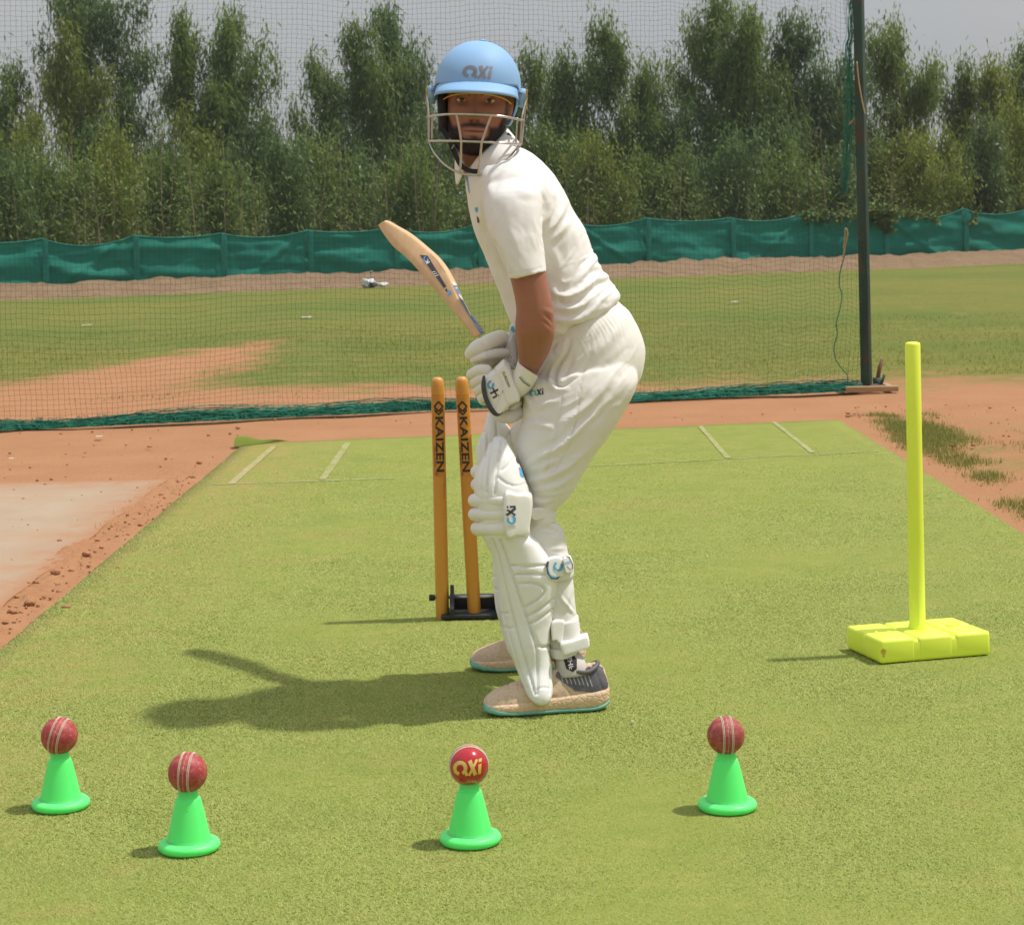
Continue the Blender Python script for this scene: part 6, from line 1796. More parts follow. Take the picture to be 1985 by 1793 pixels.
    m_panel = cloth_material('pale side panel', (0.76, 0.73, 0.685), (0.79, 0.765, 0.72))
    decal_px('side_panel', [[(1093, 756), (1128, 738), (1126, 760), (1118, 808), (1102, 864), (1076, 912), (1060, 918), (1066, 890), (1078, 850), (1086, 810), (1090, 780)]], bv, m_panel, tr, 4.75, 0.0008, 0.006)
build_trousers()

# ------------------------------------------------------------------ leg guards
def build_pad(far=False):
    offs = np.array([[843, 905], [878, 916], [960, 922], [1040, 922], [1150, 909], [1264, 897], [1333, 889], [1367, 887]], float)
    def X(p):
        if not far: return tuple(p[:2])
        return ((p[0] - 917) * 0.925 + float(np.interp(p[1], offs[:, 0], offs[:, 1])), 797 + (p[1] - 843) * 0.925)
    dY = 0.33 if far else 0.0
    def row(l, r, Y, hd):
        a, b = X(l), X(r); return (a[0], a[1], b[0], b[1], Y + dY, hd)
    rows = [row((962, 846), (974, 845), 4.800, 0.012), row((954, 851), (981, 852), 4.798, 0.030), row((948, 862), (988, 865), 4.795, 0.045), row((940, 880), (999, 884), 4.79, 0.058), row((929, 900), (1009, 903), 4.785, 0.066), row((921, 920), (1017, 925), 4.78, 0.072), row((919, 945), (1026, 950), 4.775, 0.075),
            row((925, 985), (1026, 985), 4.772, 0.074), row((932, 1030), (1028, 1030), 4.775, 0.072), row((941, 1050), (1044, 1047), 4.778, 0.071), row((948, 1070), (1058, 1068), 4.78, 0.070), row((955, 1096), (1071, 1094), 4.78, 0.069), row((961, 1127), (1080, 1124), 4.78, 0.068), row((967, 1165), (1077, 1162), 4.78, 0.066),
            row((975, 1211), (1070, 1210), 4.778, 0.062), row((984, 1252), (1066, 1252), 4.772, 0.058), row((999, 1290), (1070, 1290), 4.765, 0.052), row((1015, 1330), (1071.5, 1326), 4.738, 0.045), row((1024, 1350), (1071, 1346), 4.722, 0.036), row((1036, 1362), (1066, 1359), 4.712, 0.024), row((1045, 1366.5), (1058, 1365.5), 4.708, 0.010)]
    me = remeshed([loft_rows(rows, 4, 44, 2.6)], 0.0034, 4, 0.5)
    def L(pts): return [X(p) for p in pts]
    grooves = [
        # canes running the whole length
        (L([(970, 1047), (982, 1082), (993, 1116), (1010, 1166), (1024, 1206), (1039, 1256), (1042, 1300), (1041, 1345)]), -0.0058, 1.9), (L([(954, 1046), (965, 1076), (977, 1126), (990, 1180), (1011, 1256), (1026, 1306), (1037, 1345)]), -0.0058, 1.9), (L([(948, 1066), (960, 1120), (972, 1178), (988, 1236), (1004, 1290), (1020, 1335)]), -0.004, 2.0),
        (L([(953, 852), (947, 885), (944, 920), (943, 955)]), -0.0058, 1.9), (L([(973, 853), (967, 885), (962, 920), (959, 956)]), -0.0058, 1.9), (L([(940, 885), (932, 920), (930, 952)]), -0.004, 2.0),
        (L([(972, 912), (985, 902), (996, 888)]), -0.003, 2.0), (L([(966, 925), (980, 936), (1000, 942), (1018, 938)]), -0.003, 2.0),
        # stitched channels of the shin wing
        (L([(992, 1096), (1020, 1098), (1058, 1095)]), -0.0048, 1.8), (L([(999, 1114), (1020, 1113), (1056, 1114)]), -0.0048, 1.8), (L([(1005, 1132), (1030, 1131), (1048, 1136), (1056, 1146), (1046, 1160), (1018, 1178)]), -0.0048, 1.8),
        (L([(1020, 1196), (1046, 1182), (1076, 1160)]), -0.0048, 1.8), (L([(1026, 1210), (1050, 1197), (1074, 1180)]), -0.0048, 1.8), (L([(1031, 1226), (1046, 1252), (1064, 1254)]), -0.003, 2.0), (L([(1043, 1252), (1055, 1254), (1065, 1250)]), -0.004, 2.0),
        (L([(1066, 1260), (1067, 1300), (1066, 1345)]), -0.002, 1.6), (L([(1040, 1336), (1052, 1332), (1066, 1334)]), -0.002, 1.6), (L([(966, 1186), (975, 1190), (984, 1188)]), -0.003, 2.0), (L([(974, 1214), (984, 1218), (996, 1216)]), -0.003, 2.0),
        (L([(1077, 1120), (1074, 1165), (1067, 1212)]), -0.002, 1.6)]
    relief(me, grooves, 0.5, fade=False); ripple(me, 0.0012, 14, 3.0)
    pd = link('leg_guard', me, m_pad, PERSON)
    # knee rolls across the front, boxed panel at their side
    for (ya, yb, xl, xr) in ((956, 984, 917, 986), (983, 1011, 917.5, 988), (1009, 1039, 923, 990)):
        y = (ya + yb) / 2; hh = (yb - ya) / 2
        pts = [X((xl + 3, y)), X((xl + 12, y)), X((xl + 30, y)), X((xl + 52, y)), X((xr, y))]
        Ys = [4.800, 4.752, 4.722, 4.712, 4.716]
        s = 4000 / (4.73 + dY)
        path = [P(p[0], p[1], q + dY) for p, q in zip(pts, Ys)]
        path = [P(*X((xl + 10, y)), 4.86 + dY)] + path
        v, f = capsule(path, [hh / s * 0.95] * 2 + [hh / s * 1.02] * 4, 5, 18)
        solid('knee_roll', (v, f), m_pad, pd)
    box = [X(p) for p in ((978, 957), (1000, 955), (1027, 957), (1031, 985), (1027, 1020), (1025, 1037), (1000, 1039), (980, 1039))]
    kp = solid('knee_panel', pillow(box, 4.715 + dY, 0.016, 0.035, 0.16, dYx=0.0008, smoothn=3), m_pad, pd)
    if far: return
    flap = solid('knee_flap', pillow([(1018, 955), (1031, 958), (1033, 985), (1030, 1006), (1024, 1010), (1019, 985)], 4.75, 0.010, 0.03, 0.3), m_pad, pd)
    # straps
    def band(name, rows, mat_): return solid(name, loft_rows(rows, 3, 40, 2.4), mat_, pd)
    band('knee_strap', [(1016, 986, 1073, 985, 4.83, 0.058), (1015, 998, 1077, 997, 4.83, 0.060), (1016, 1012, 1077, 1009, 4.83, 0.058)], m_pad2)
    solid('strap_end', pillow([(1031, 986), (1050, 984), (1070, 985), (1072, 996), (1071, 1002), (1050, 1006), (1034, 1008), (1030, 998)], 4.773, 0.008, 0.012, 0.2, dYx=0.0012, smoothn=2), m_pad2, pd)
    band('calf_strap', [(1046, 1090, 1107, 1079, 4.82, 0.058), (1048, 1106, 1112, 1097, 4.82, 0.060), (1050, 1124, 1112, 1115, 4.818, 0.058)], m_pad2)
    hexa = [(1057, 1101), (1060, 1088), (1066, 1081), (1077, 1079), (1086, 1080), (1093, 1088), (1098, 1108), (1094, 1113), (1086, 1119), (1080, 1126), (1068, 1125), (1060, 1115)]
    hx = solid('buckle_plate', pillow(hexa, 4.742, 0.007, 0.018, 0.10, dYx=0.0010, crisp=True), m_white, pd)
    bv = bvh_of([hx])
    decal_px('plate_trim', [[(1058.5, 1099), (1061, 1089), (1063.5, 1088), (1062, 1103), (1066, 1114), (1079, 1119), (1087, 1116), (1080, 1123), (1068, 1122), (1061, 1112)]], bv, m_grey, hx, 4.73, 0.0012)
    decal_px('plate_trim', [[(1060, 1099), (1062, 1092), (1061, 1103), (1065, 1113.5), (1078, 1119), (1079, 1121), (1068, 1119.5), (1062, 1111)]], bv, m_blue, hx, 4.73, 0.0020)
    decal_px('ring_letter', [stroke([(1081.5 + 7.2 * math.cos(R(a)), 1097.5 + 7.8 * math.sin(R(a))) for a in range(-35, 250, 12)], 4.0)], bv, m_blue, hx, 4.73, 0.0014)
    tab = solid('strap_tab', pillow([(1092, 1082), (1103, 1078), (1110, 1088), (1112, 1102), (1106, 1109), (1098, 1110), (1094, 1100)], 4.757, 0.007, 0.02, 0.12, dYx=0.0016, smoothn=3), m_white, pd)
    bt = bvh_of([tab])
    decal_px('tab_trim', [stroke([(1097, 1078.5), (1103, 1080), (1109, 1092), (1110, 1101), (1105, 1104), (1098, 1097)], 1.3)], bt, m_grey, tab, 4.74)
    decal_px('tab_lines', [stroke([(1090, 1092), (1105, 1088)], 1.3), stroke([(1090, 1095), (1106, 1091)], 1.0)], bvh_of([hx, tab]), m_blue, tab, 4.74)
    band('shin_strap', [(1058, 1203, 1121, 1194, 4.81, 0.053), (1060, 1222, 1124, 1214, 4.81, 0.055), (1062, 1243, 1126, 1237, 4.808, 0.053)], m_pad2)
    solid('strap_end', pillow([(1070, 1206), (1092, 1202), (1094, 1215), (1090, 1246), (1086, 1249), (1078, 1240), (1070, 1240)], 4.752, 0.006, 0.015, 0.2, dYx=0.0008, smoothn=3), m_pad2, pd)
    solid('strap_end', pillow([(1086, 1246), (1108, 1240), (1136, 1231), (1141, 1236), (1143, 1245), (1141, 1255), (1120, 1261), (1094, 1269), (1090, 1262)], 4.765, 0.014, 0.03, 0.16, dYx=0.0009, smoothn=3), m_pad, pd)
    band('ankle_strap', [(1060, 1252, 1118, 1250, 4.80, 0.050), (1062, 1262, 1120, 1260, 4.80, 0.051), (1066, 1271, 1118, 1268, 4.80, 0.049)], m_pad2)
    # prints
    lab = decal_px('logo_patch', [[(977.5, 979.5), (1000.5, 978.5), (1001.5, 1018.5), (979.5, 1019.5)]], bvh_of([kp]), m_white, pd, 4.69, 0.0015)
    bl = bvh_of([kp])
    decal_px('ring_letter', [stroke([(990.5 + 6.6 * math.cos(R(a)), 1007 + 7.2 * math.sin(R(a))) for a in range(-75, 215, 12)], 4.4)], bl, m_blue, lab, 4.69, 0.0026)
    decal_px('letters', [stroke([(981.5, 998.5), (998.5, 984.5)], 4.6), stroke([(982, 988), (998, 998.5)], 3.6), stroke([(987, 982.2), (998.5, 981.8)], 3.8), stroke([(981.5, 983), (984.5, 982.6)], 3.8)], bl, m_grey, lab, 4.69, 0.0026)
    bm2 = bvh_of(pd)
    decal_px('trim', [[(999, 884), (1003, 888), (1008, 898), (1004, 899), (1000, 893)]], bm2, m_grey, pd, 4.73)
    decal_px('trim', [[(1005, 905), (1010, 909), (1015, 921), (1014, 927), (1008, 922)]], bm2, m_blue, pd, 4.73)
build_pad(); build_pad(True)

# ------------------------------------------------------------------ shoes and socks
def shoe_materials():
    t = NT('sandy shoe upper')
    c = t.mix(t.ramp(t.noise(18, 5, 0.65), 0.3, 0.7), (0.56, 0.40, 0.26), (0.65, 0.50, 0.36))
    c = t.mix(t.ramp(t.noise(22, 6, 0.7), 0.52, 0.72), c, (0.50, 0.33, 0.19))
    vo = t.new('ShaderNodeTexVoronoi'); vo.inputs['Scale'].default_value = 190; t.l.new(t.tc.outputs['Object'], vo.inputs['Vector'])
    d = t.ramp(vo.outputs['Distance'], 0.22, 0.34)
    c = t.mix(t.math('MULTIPLY', t.math('SUBTRACT', 1.0, d), 0.4), c, (0.30, 0.17, 0.10))
    t.set(c, 0.7, 0.3); t.bump(d, 0.4, 0.0015); up = t.m
    t = NT('foam midsole')
    vo = t.new('ShaderNodeTexVoronoi', feature='DISTANCE_TO_EDGE'); vo.inputs['Scale'].default_value = 62
    mp = t.new('ShaderNodeMapping'); mp.inputs['Scale'].default_value = (1, 1, 1.3); t.l.new(t.tc.outputs['Object'], mp.inputs['Vector']); t.l.new(mp.outputs[0], vo.inputs['Vector'])
    d = t.ramp(vo.outputs['Distance'], 0.0, 0.16)
    c = t.mix(d, (0.655, 0.455, 0.285), (0.715, 0.510, 0.335))
    t.set(c, 0.7, 0.3); t.bump(d, 0.35, 0.003); mid = t.m
    return up, mid, pmat('teal rubber', (0.17, 0.47, 0.39), (0.23, 0.54, 0.46), 50, 0.65), pmat('dark grey shoe panel', (0.085, 0.080, 0.095), (0.15, 0.135, 0.14), 30, 0.55), pmat('shoe lace', (0.36, 0.25, 0.17), (0.46, 0.34, 0.25), 60, 0.9)
UPPER, MIDS, TEAL, DARK, LACE = shoe_materials()
def build_shoe(heel, ang, Ln=0.292, lifted=0.0, near=True):
    """heel: ground point under the heel; ang: heading of the toe"""
    d = Vector((math.cos(ang), math.sin(ang), 0)); w = Vector((-d.y, d.x, 0))
    S = np.linspace(0, 1, 33)                                      # heel to toe
    hw = np.interp(S, [0, 0.03, 0.10, 0.25, 0.45, 0.62, 0.78, 0.90, 0.97, 1], [0.014, 0.027, 0.036, 0.039, 0.040, 0.047, 0.0490, 0.0430, 0.031, 0.015])
    cen = np.interp(S, [0, 0.4, 0.7, 1], [0.0, 0.0, 0.004, 0.012]) * (1 if near else -1)
    zb = np.interp(S, [0, 0.06, 0.15, 0.75, 0.9, 1], [0.012, 0.004, 0.0, 0.0, 0.003, 0.010]) + 0.007
    zt = np.interp(S, [0, 0.12, 0.4, 0.7, 0.9, 1], [0.048, 0.045, 0.036, 0.029, 0.026, 0.026]) + 0.006
    top = np.interp(S, [0, 0.02, 0.08, 0.14, 0.24, 0.34, 0.44, 0.55, 0.68, 0.80, 0.90, 0.96, 1], [0.060, 0.090, 0.107, 0.108, 0.098, 0.100, 0.096, 0.088, 0.076, 0.066, 0.056, 0.047, 0.033]) + 0.004
    def loft(sec):
        V, Fc = [], []
        k = None
        for i, s in enumerate(S):
            ring = sec(i); k = len(ring)
            c = heel + d * (s * Ln) + w * cen[i]
            for (a, z) in ring: V.append((c + w * a + Vector((0, 0, z + lifted)))[:])
        for i in range(len(S) - 1):
            for j in range(k): Fc.append((i * k + j, i * k + (j + 1) % k, (i + 1) * k + (j + 1) % k, (i + 1) * k + j))
        Fc += [tuple(range(k)), tuple((len(S) - 1) * k + j for j in range(k))]
        return np.array(V), Fc
    def sec_mid(i):
        a, z0, z1 = hw[i], zb[i] + 0.006, zt[i]
        return [(-a * 0.97, z0), (-a * 1.04, z0 + (z1 - z0) * 0.3), (-a * 1.03, z0 + (z1 - z0) * 0.75), (-a * 0.95, z1), (0, z1 + 0.003), (a * 0.95, z1), (a * 1.03, z0 + (z1 - z0) * 0.75), (a * 1.04, z0 + (z1 - z0) * 0.3), (a * 0.97, z0), (0, z0)]
    def sec_out(i):
        a, z0 = hw[i], zb[i]; e = 0.007 + 0.008 * max(0, S[i] - 0.80) / 0.20 
        return [(-a * 0.93, z0), (-a * 1.02, z0 + 0.003), (-a * 1.055, z0 + e), (-a * 0.9, z0 + e + 0.002), (a * 0.9, z0 + e + 0.002), (a * 1.055, z0 + e), (a * 1.02, z0 + 0.003), (a * 0.93, z0)]
    def sec_up(i):
        a, z0, z1 = hw[i] * 0.95, zt[i] - 0.006, top[i]; hgt = z1 - z0
        tw = np.interp(S[i], [0, 0.1, 0.3, 0.45, 0.6, 0.8, 1], [0.45, 0.62, 0.66, 0.52, 0.50, 0.62, 0.7])
        out = []
        for q in range(15):
            th = math.pi * q / 14
            cc, ss = math.cos(th), math.sin(th)
            x = a * (math.copysign(abs(cc) ** 0.62, cc)); zz = ss ** 0.80
            x *= lerp(1.0, tw, zz ** 1.5) if abs(cc) > 1e-6 else 1
            out.append((-x, z0 + hgt * zz))
        return out
    up = remeshed([loft(sec_up)], 0.0030, 3, 0.5)
    if near:
        relief(up, [([(983, 1320), (988, 1336), (985, 1352), (975, 1372)], -0.0020, 1.8), ([(1000, 1316), (1022, 1338), (1050, 1352), (1078, 1350)], -0.0018, 1.8), ([(1084, 1302), (1092, 1326), (1106, 1346), (1112, 1366)], -0.0020, 1.8), ([(1112, 1366), (1140, 1356), (1172, 1340)], -0.0016, 1.8), ([(1090, 1300), (1110, 1306), (1130, 1298), (1146, 1284)], -0.0022, 2.0), ([(1150, 1296), (1160, 1316), (1168, 1336)], -0.0016, 1.8)], 0.6, fade=False)
    shoe = link('shoe', up, UPPER, PERSON)
    solid('midsole', loft(sec_mid), MIDS, shoe); solid('outsole', loft(sec_out), TEAL, shoe)
    bv = bvh_of(shoe); nside = w if w.y > 0 else -w
    def lw(s, z): return heel + d * (s * Ln) + Vector((0, 0, z + lifted))
    def side_patch(name, pts, mat_, off=0.0012):
        c = lw(0.3, 0.07)
        sh = poly2([((s - 0.3) * Ln, z - 0.07) for s, z in pts])
        return decal(name, sh, c, d, (0, 0, 1), nside, bv, mat_, shoe, 1.0, off, 0.006)
    side_patch('heel_counter', [(0.02, 0.055), (0.00, 0.075), (0.03, 0.098), (0.08, 0.113), (0.16, 0.112), (0.24, 0.100), (0.36, 0.100), (0.42, 0.094), (0.43, 0.086), (0.36, 0.072), (0.28, 0.055), (0.15, 0.050)], DARK)
    m_str = pmat('pale shoe stripe', (0.34, 0.31, 0.32), (0.42, 0.39, 0.39), 60, 0.6)
    for k in range(8):
        s0 = 0.40 - 0.032 * k; side_patch('side_stripe', [(s0, 0.094 - 0.001 * k), (s0 - 0.010, 0.094 - 0.001 * k), (s0 - 0.034, 0.074 - 0.0015 * k), (s0 - 0.027, 0.072 - 0.0015 * k)], m_str, 0.0026)
    ring = []
    for k in range(25):
        a = 2 * math.pi * k / 24; u = 0.200 + 0.118 * math.cos(a)
        i = min(range(len(S)), key=lambda q: abs(S[q] - u))
        ring.append(heel + d * (u * Ln) + w * (cen[i] + 0.031 * math.sin(a)) + Vector((0, 0, 0.101 + 0.010 * math.cos(a) ** 2 * (1 if math.cos(a) < 0 else 0.2) - 0.006 * math.sin(a) ** 2 + lifted)))
    MB().tube(ring, 0.0050, 10, cap=False).build('shoe_collar', DARK, shoe)
    v, f = capsule([heel + d * (0.37 * Ln) + Vector((0, 0, 0.098 + lifted)), heel + d * (0.345 * Ln) + Vector((0, 0, 0.116 + lifted)), heel + d * (0.335 * Ln) + Vector((0, 0, 0.124 + lifted))], [0.013, 0.014, 0.010], 4, 14)
    solid('shoe_tongue', (v, f), UPPER, shoe)
    lm = MB()
    for k in range(6):
        s = 0.46 + 0.042 * k; z = float(np.interp(s, S, top)) + 0.001
        a = heel + d * (s * Ln) + Vector((0, 0, z + lifted))
        i = min(range(len(S)), key=lambda q: abs(S[q] - s)); cc = w * cen[i]
        lm.tube(curve3([a + cc - w * 0.021 + Vector((0, 0, -0.006)), a + cc - w * 0.010 + Vector((0, 0, 0.002)), a + cc + Vector((0, 0, 0.004)), a + cc + w * 0.010 + Vector((0, 0, 0.002)), a + cc + w * 0.021 + Vector((0, 0, -0.006))], 3), 0.0026, 6)
    a = lw(0.50, 0.094)
    if not near: lm.tube(curve3([a, a + nside * -0.030 + d * 0.01 + Vector((0, 0, -0.006)), a + nside * -0.048 + d * 0.014 + Vector((0, 0, -0.035)), a + nside * -0.056 + d * 0.03 + Vector((0, 0, -0.072))], 4), 0.0022, 6)
    lm.build('shoe_lace', LACE, shoe)
    return shoe
_h = G(1178, 1362)
build_shoe(Vector((_h.x, 4.775, 0.0)), math.pi + R(5.5))
_t = G(917, 1288)
build_shoe(Vector((_t.x + 0.286, 5.235, 0.0)), math.pi + R(9), near=False)
m_sock = pmat('greyish sock', (0.50, 0.45, 0.40), (0.58, 0.53, 0.48), 40, 0.9, (260, 0.3, 0.001))
sk = solid('sock', loft_rows([(1074, 1262, 1121, 1262, 4.80, 0.042), (1075, 1275, 1129, 1272, 4.79, 0.042), (1076, 1290, 1136, 1285, 4.78, 0.042), (1076, 1308, 1142, 1302, 4.775, 0.041)], 3, 32), m_sock, PERSON)
solid('sock', loft_rows([(1030, 1215, 1082, 1215, 5.19, 0.040), (1034, 1240, 1086, 1240, 5.19, 0.038), (1034, 1262, 1092, 1262, 5.2, 0.038)], 3, 32), m_sock, PERSON)
bs = bvh_of(sk)
decal_px('sock_label', [[(1090, 1272), (1112, 1269), (1118, 1278), (1118, 1296), (1110, 1302), (1098, 1296), (1094, 1282)]], bs, m_black, sk, 4.75)
_tx = text_shape('SHF', 0.02)
decal_px('sock_lettering', [([Vector((1106 + (-p.y) * 12 * 1.0 * math.cos(R(-12)) - p.x * 15 * math.sin(R(-12)), 1285 + p.x * 15 * math.cos(R(-12)) + (-p.y) * 12 * math.sin(R(-12)))) for p in _tx[0]], _tx[1])], bs, m_sock, sk, 4.75, 0.0018)

# ------------------------------------------------------------------ batting gloves: five padded fingers each, closed on the handle
def seams(me, lines, amp=-0.0025, w=1.6):
    relief(me, [(l, amp, w) for l in lines], 0.5, fade=False)
def build_gloves():
    # near glove: left hand, at the top end of the handle
    plate = [(974, 699), (979, 699), (987, 707), (995, 728), (1002, 746), (1008.5, 762), (1009, 771), (1006, 778), (991, 785), (978, 797), (966, 805.5), (955, 799), (945, 781), (938, 760), (936, 738), (941, 729), (958, 714)]
    me = fixn(mesh(*pillow(plate, 4.845, 0.040, 0.03, 0.20, dYx=-0.0004, smoothn=4, rings=9)))
    bm = bmesh.new(); bm.from_mesh(me); bmesh.ops.subdivide_edges(bm, edges=[e for e in bm.edges if e.calc_length() > 0.004], cuts=2, use_grid_fill=True); bmesh.ops.triangulate(bm, faces=bm.faces[:]); bm.to_mesh(me); bm.free()
    seams(me, [[(957, 714), (961, 724), (968, 734), (973, 746), (974, 760), (980, 778), (986, 786)], [(974, 760), (968, 772), (958, 790)]], -0.004, 1.8)
    g1 = link('batting_glove', me, m_glove, PERSON)
    bv = bvh_of(g1)
    decal_px('ring_letter', [stroke([(951.3 + 4.9 * math.cos(R(a)), 746 + 6.4 * math.sin(R(a))) for a in range(-30, 285, 12)], 4.2)], bv, m_blue, g1, 4.79)
    decal_px('letters', [stroke([(950.5, 763), (966, 755)], 3.8), stroke([(955.5, 752.5), (963, 766.5)], 3.2), stroke([(955.5, 771.5), (963.5, 767.5)], 3.4), stroke([(965, 766.7), (966.8, 765.8)], 3.0)], bv, m_grey, g1, 4.79)
    tx = text_shape('GURDIAN', 0.012, 1.05); ca, sa = math.cos(R(68)), math.sin(R(68))
    decal_px('lettering', [([Vector((981.3 + p.x * 7.0 * ca + p.y * 7.2 * sa, 735.5 + p.x * 7.0 * sa - p.y * 7.2 * ca)) for p in tx[0]], tx[1])], bv, m_grey, g1, 4.79, cell=0.003)
    # charcoal bumper along the knuckle edge
    solid('knuckle_guard', capsule([P(938, 731, 4.822), P(937, 748, 4.815), P(941, 770, 4.812), P(950, 790, 4.812), P(962, 802.5, 4.815), P(973, 799.5, 4.818)], [0.0035, 0.0052, 0.0055, 0.0058, 0.0058, 0.0030], 5, 12), m_grey, g1)
    def finger(p, par, pts, r, mat_=m_glove, n=5):
        v, f = capsule([P(*q) for q in pts], r, n, 16); return solid(p, (v, f), mat_, par)
    for i in range(4):                                             # four fingers from the knuckles round the far side of the handle
        ox, oy = 7.5 * i, 15.5 * i; k = 1 - 0.06 * (i == 3) - 0.03 * (i == 0)
        finger('finger_roll', g1, [(944 + ox, 716 + oy, 4.868), (928 + ox * 0.9, 717 + oy, 4.875), (913 + ox * 0.9, 725 + oy, 4.905)], [0.0115 * k, 0.0125 * k, 0.0115 * k])
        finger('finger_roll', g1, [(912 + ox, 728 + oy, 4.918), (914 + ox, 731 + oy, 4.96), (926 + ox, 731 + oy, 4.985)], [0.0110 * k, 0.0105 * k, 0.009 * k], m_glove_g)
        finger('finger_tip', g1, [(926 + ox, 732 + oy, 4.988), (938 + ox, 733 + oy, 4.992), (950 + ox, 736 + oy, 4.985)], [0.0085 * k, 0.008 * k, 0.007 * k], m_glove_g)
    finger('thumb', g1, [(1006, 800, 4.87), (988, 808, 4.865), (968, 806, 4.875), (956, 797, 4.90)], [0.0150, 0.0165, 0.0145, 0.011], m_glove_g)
    finger('palm_roll', g1, [(1004, 782, 4.87), (994, 793, 4.868), (990, 801, 4.875)], [0.010, 0.0095, 0.008], m_glove)
    me = remeshed([loft_rows([(1003, 700, 1044, 730, 4.812, 0.043), (1000, 712, 1039, 739, 4.822, 0.043), (995, 722, 1033, 750, 4.83, 0.042), (989, 732, 1024, 760, 4.84, 0.041), (980, 742, 1010, 770, 4.85, 0.036)], 4, 36)], 0.003, 2)
    cuff = link('cuff', me, m_glove, g1)
    bc = bvh_of(cuff)
    decal_px('cuff_stripe', [stroke([(1007, 731), (1015, 741), (1027, 749)], 1.6)], bc, m_grey, cuff, 4.76)
    decal_px('cuff_stripe', [stroke([(1009, 729), (1017, 738.5), (1028, 746.5)], 1.0)], bc, m_blue, cuff, 4.76)
    # far glove: right hand, next to the blade
    m2 = remeshed([loft_rows([(978, 645, 1004, 644, 5.00, 0.040), (976, 664, 1006, 664, 4.985, 0.042), (976, 684, 1005, 686, 4.97, 0.042), (982, 704, 1004, 706, 4.955, 0.036), (990, 716, 1004, 716, 4.95, 0.022)], 4, 30), capsule([P(980, 668, 4.99), P(962, 676, 4.995), P(950, 690, 5.0)], [0.032, 0.034, 0.030], 4, 20)], 0.003, 3)
    seams(m2, [[(978, 690), (976, 676), (984, 662), (990, 648)], [(986, 700), (996, 706), (1003, 708)]], -0.004, 1.8)
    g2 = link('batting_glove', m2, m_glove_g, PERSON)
    m_hole = pmat('vent hole', (0.10, 0.09, 0.085))
    bg = bvh_of(g2)
    decal_px('vent_holes', [[(x + 1.0 * math.cos(a), y + 1.0 * math.sin(a)) for a in [k * math.pi / 4 for k in range(8)]] for x, y in ((985, 693), (991, 693), (996, 699), (997.5, 708))], bg, m_hole, g2, 4.90)
    def roll(name, pts, r, mat_=m_glove):
        me = remeshed([capsule([P(*q) for q in pts], r, 6, 22)], 0.0026, 1); return link(name, me, mat_, g2)
    f1 = roll('finger_roll', [(972, 653, 4.925), (958, 658, 4.915), (943, 665, 4.908)], [0.0165, 0.0180, 0.0185]); f1b = roll('finger_roll', [(933, 669.5, 4.908), (922, 676, 4.91), (911, 686, 4.928)], [0.0185, 0.0175, 0.0135])
    for k in range(1, 4):
        dy, dd = 6 * k, 0.030 * k
        roll('finger_roll', [(968 + k, 657 + dy, 4.93 + dd), (940, 667 + dy, 4.92 + dd)], [0.0150, 0.0160], m_glove_g)
        roll('finger_roll', [(934, 670 + dy, 4.92 + dd), (920 + 2 * k, 681 + dy, 4.935 + dd), (917 + 3 * k, 690 + dy * .8, 4.945 + dd)], [0.0155, 0.0145, 0.0120], m_glove_g)
    roll('thumb', [(980, 684, 4.915), (962, 685, 4.905), (944, 688, 4.902)], [0.0110, 0.0120, 0.0115], m_glove_g); roll('thumb', [(940, 689, 4.902), (928, 693, 4.908), (917, 697, 4.925)], [0.0118, 0.0110, 0.0085], m_glove)
    tab = solid('wrist_tab', pillow([(987, 640), (988, 633), (993, 629), (1002, 629), (1006, 638), (1004, 647), (994, 648), (988, 645)], 4.935, 0.006, 0.012, 0.2, smoothn=3), m_white, g2)
    decal_px('tab_print', [[(990, 640), (991, 634), (996, 631.5), (1002, 633), (1002, 645), (994, 645)]], bvh_of([tab]), m_blue, tab, 4.92)
build_gloves()

